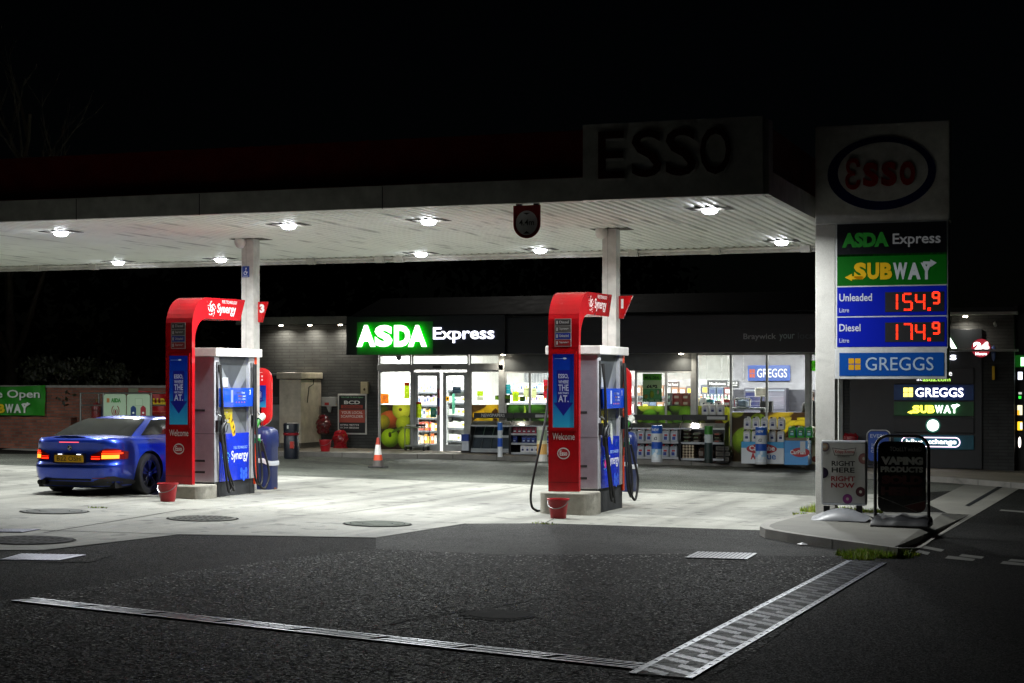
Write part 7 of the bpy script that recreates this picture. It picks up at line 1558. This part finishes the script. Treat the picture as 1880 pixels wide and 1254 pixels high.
for i in range(3):
    for j in range(2):
        c_ = ('7a1c1c', '1a2a5a', '1a2a5a')[i]
        t = thing('gas_cylinder', '%s gas cylinder in the %s row inside the wire cage' % (('red', 'blue', 'blue')[i], ('lower', 'upper')[j]), 'gas cylinder', (x0 + .22 + i * .28, YC + .35, zb + .02 + j * .68), group='gas cylinders in the cage'); m = MB(); m.lathe((0, 0, 0), [(.11, 0), (.125, .03), (.125, .42), (.09, .5), (.03, .53), (.03, .56), (0, .56)], 'paint', c_, 18); m.build('tank', t, smooth=45); m = MB(); m.ring(Fr((0, 0, .6), (1, 0, 0), (0, 1, 0)), 0, 0, .08, .08, .02, 0, 'steel', '8a8a8a', 14); m.cyl((0, 0, .55), (0, 0, .62), .02, 'steel', 'a09040', 8); m.build('valve', t)
# ---------------------------------------------------------------- trees and shrub
def bare_tree(label, base, H_, seed, fork=None):
    rnd = random.Random(seed); t = thing('bare_tree', label, 'tree', base); m = MB(); tw = MB()
    def grow(mb, p, d, L_, r, dep):
        pts = [p]; q = p.copy(); dd = d.copy()
        for k in range(5): dd = (dd + Vector((rnd.uniform(-.13, .13), rnd.uniform(-.13, .13), rnd.uniform(-.02, .1)))).normalized(); q = q + dd * L_ / 5; pts.append(q.copy())
        mb.tube(pts, [r * (1 - .12 * k) for k in range(6)], 'bark', '6e675a', 6 if dep else 10)
        if dep < 4:
            for k in range(3 if dep else 5):
                i = rnd.randint(2, 5); a = rnd.uniform(0, 6.28); nd = (dd * .8 + Vector((math.cos(a), math.sin(a), .35)) * rnd.uniform(.45, .8)).normalized(); grow(tw, pts[i], nd, L_ * rnd.uniform(.5, .72), r * .5, dep + 1)
    grow(m, Vector((0, 0, 0)), Vector((.05, 0, 1)), H_, .24, 0); m.build('trunk', t, smooth=60); tw.build('branches', t)
b = gp(14, 816); bare_tree('bare branched tree rising behind the brick wall at the left edge', (yx(16, 44), 44, 0), 6.2, 11)
def leafy(label, loc, rx, ry, rz, n, seed, col, trunk=0, ls=.12, cat='tree', name='dark_tree'):
    rnd = random.Random(seed); t = thing(name, label, cat, loc); m = MB(); cl_ = [(rnd.uniform(-1, 1), rnd.uniform(-1, 1), rnd.uniform(-.8, 1), rnd.uniform(.25, .5)) for _ in range(26)]
    for _ in range(n):
        cx, cy, cz_, cr = cl_[rnd.randrange(26)]; k = 1 / max(1, math.sqrt(cx * cx + cy * cy + cz_ * cz_)); v = Vector((rnd.gauss(0, 1), rnd.gauss(0, 1), rnd.gauss(0, 1))).normalized() * cr * rnd.uniform(.5, 1)
        p = Vector(((cx * k + v.x) * rx, (cy * k + v.y) * ry, trunk + rz + (cz_ * k + v.z) * rz)); u = Vector((rnd.gauss(0, 1), rnd.gauss(0, 1), rnd.gauss(0, 1))).normalized(); w = u.orthogonal().normalized(); s = ls * rnd.uniform(.6, 1.3)
        g_ = rnd.uniform(.6, 1.3); c = tuple(min(1, x * g_) for x in lin(col)); o = len(m.v); m.v += [tuple(p - u * s), tuple(p + w * s * .45), tuple(p + u * s), tuple(p - w * s * .45)]; m.f.append([o, o + 1, o + 2, o + 3]); m.fm.append(m.mi('leaf')); m.fc.append([c] * 4)
    m.build('crown', t); s = MB()
    for i in range(7 if not trunk else 1):
        a = i * .9; s.tube([(0.15 * math.cos(a), .15 * math.sin(a), -.3), (rx * .3 * math.cos(a), ry * .3 * math.sin(a), trunk + rz * .8), (rx * .6 * math.cos(a), ry * .6 * math.sin(a), trunk + rz * 1.5)], [.05 + .1 * (trunk > 0), .035, .01], 'bark', '4a4238', 7)
    s.build('trunk' if trunk else 'stems', t)
zw = zt
leafy('straggly shrub growing over the top of the red brick wall', (yx(120, YL + .6), YL + .8, zw - .5), 1.5, .8, .62, 2600, 3, '23280f', 0, .07, 'shrub', 'shrub')
leafy('dark broad tree looming behind the left end of the canopy', (-36, 54, 0), 4.5, 4, 3.2, 3000, 5, '26301a', 2.2, .25)
leafy('dark tree behind the boundary wall left of the shop', (-27.5, 56, 0), 4, 3.5, 2.6, 3000, 6, '26301a', 1.6, .25)
leafy('dark tall tree hidden behind the roof of the shop', (-19, 62, 0), 5, 4, 3.6, 3000, 9, '222c18', 2.5, .25)
# ---------------------------------------------------------------- grass tufts and litter
def tufts(name, label, spots, seed):
    rnd = random.Random(seed); m = MB()
    for px, py, r_, n, hh, dz in spots:
        c = gp(px, py, dz)
        for _ in range(n):
            a, q = rnd.uniform(0, 6.28), r_ * math.sqrt(rnd.random()); b_ = Vector((c.x + q * math.cos(a) * 1.6, c.y + q * math.sin(a), 0)); b_.z = gz(b_.x, b_.y) + dz; l = Vector((rnd.uniform(-.6, .6), rnd.uniform(-.6, .6), 1)) * hh * rnd.uniform(.5, 1.1); w = Vector((rnd.uniform(-1, 1), rnd.uniform(-1, 1), 0)).normalized() * .007
            g_ = rnd.uniform(.7, 1.4); cc = tuple(x * g_ for x in lin(rnd.choice(('9cc03a', 'b4cc4a', '86a830', 'c0b85a')))); m.add([b_ - w, b_ + w, b_ + l * .6 + w * .6, b_ + l], [(0, 1, 2, 3)], 'leaf', vcol=[cc] * 4)
    o = m.build(name); tag(o, label, 'grass'); kind(o, 'stuff')
tufts('grass', 'short green grass tufts at the kerb end and round the totem post', [(1590, 1022, .22, 800, .08, 0), (1620, 1021, .22, 900, .09, 0), (1648, 1019, .16, 500, .06, 0), (1575, 1027, .12, 250, .05, 0), (1496, 940, .14, 260, .09, .12), (1510, 938, .12, 220, .12, .12), (1556, 940, .16, 260, .09, .12), (1600, 941, .12, 160, .07, .12), (1443, 984, .06, 90, .05, 0), (1000, 962, .12, 60, .03, 0), (180, 933, .1, 60, .03, 0), (1470, 946, .08, 60, .05, .1)], 2)
for px, py, r_, lab, c in ((1473, 1002, .1, 'crumpled pale paper scrap on the asphalt below the kerb', 'c8c8cc'), (1316, 856, .1, 'flat pale paper scrap on the asphalt by the middle of the shop', 'b0b0ac'), (506, 899, .05, 'small brown dead leaf beside the blue litter bin', '7a4a2c'), (1024, 948, .03, 'small white scrap at the foot of the right red bucket', 'd0d0d0')):
    c0 = gp(px, py); m = MB(); rnd = random.Random(px); V = [(rnd.uniform(.6, 1) * r_ * math.cos(a * .785), rnd.uniform(.4, 1) * r_ * math.sin(a * .785) * .7, .012 + rnd.uniform(0, .02)) for a in range(8)] + [(0, 0, .04)]; m.add(V, [(i, (i + 1) % 8, 8) for i in range(8)], 'print', c); tag(m.build('litter_scrap', loc=c0), lab, 'litter')
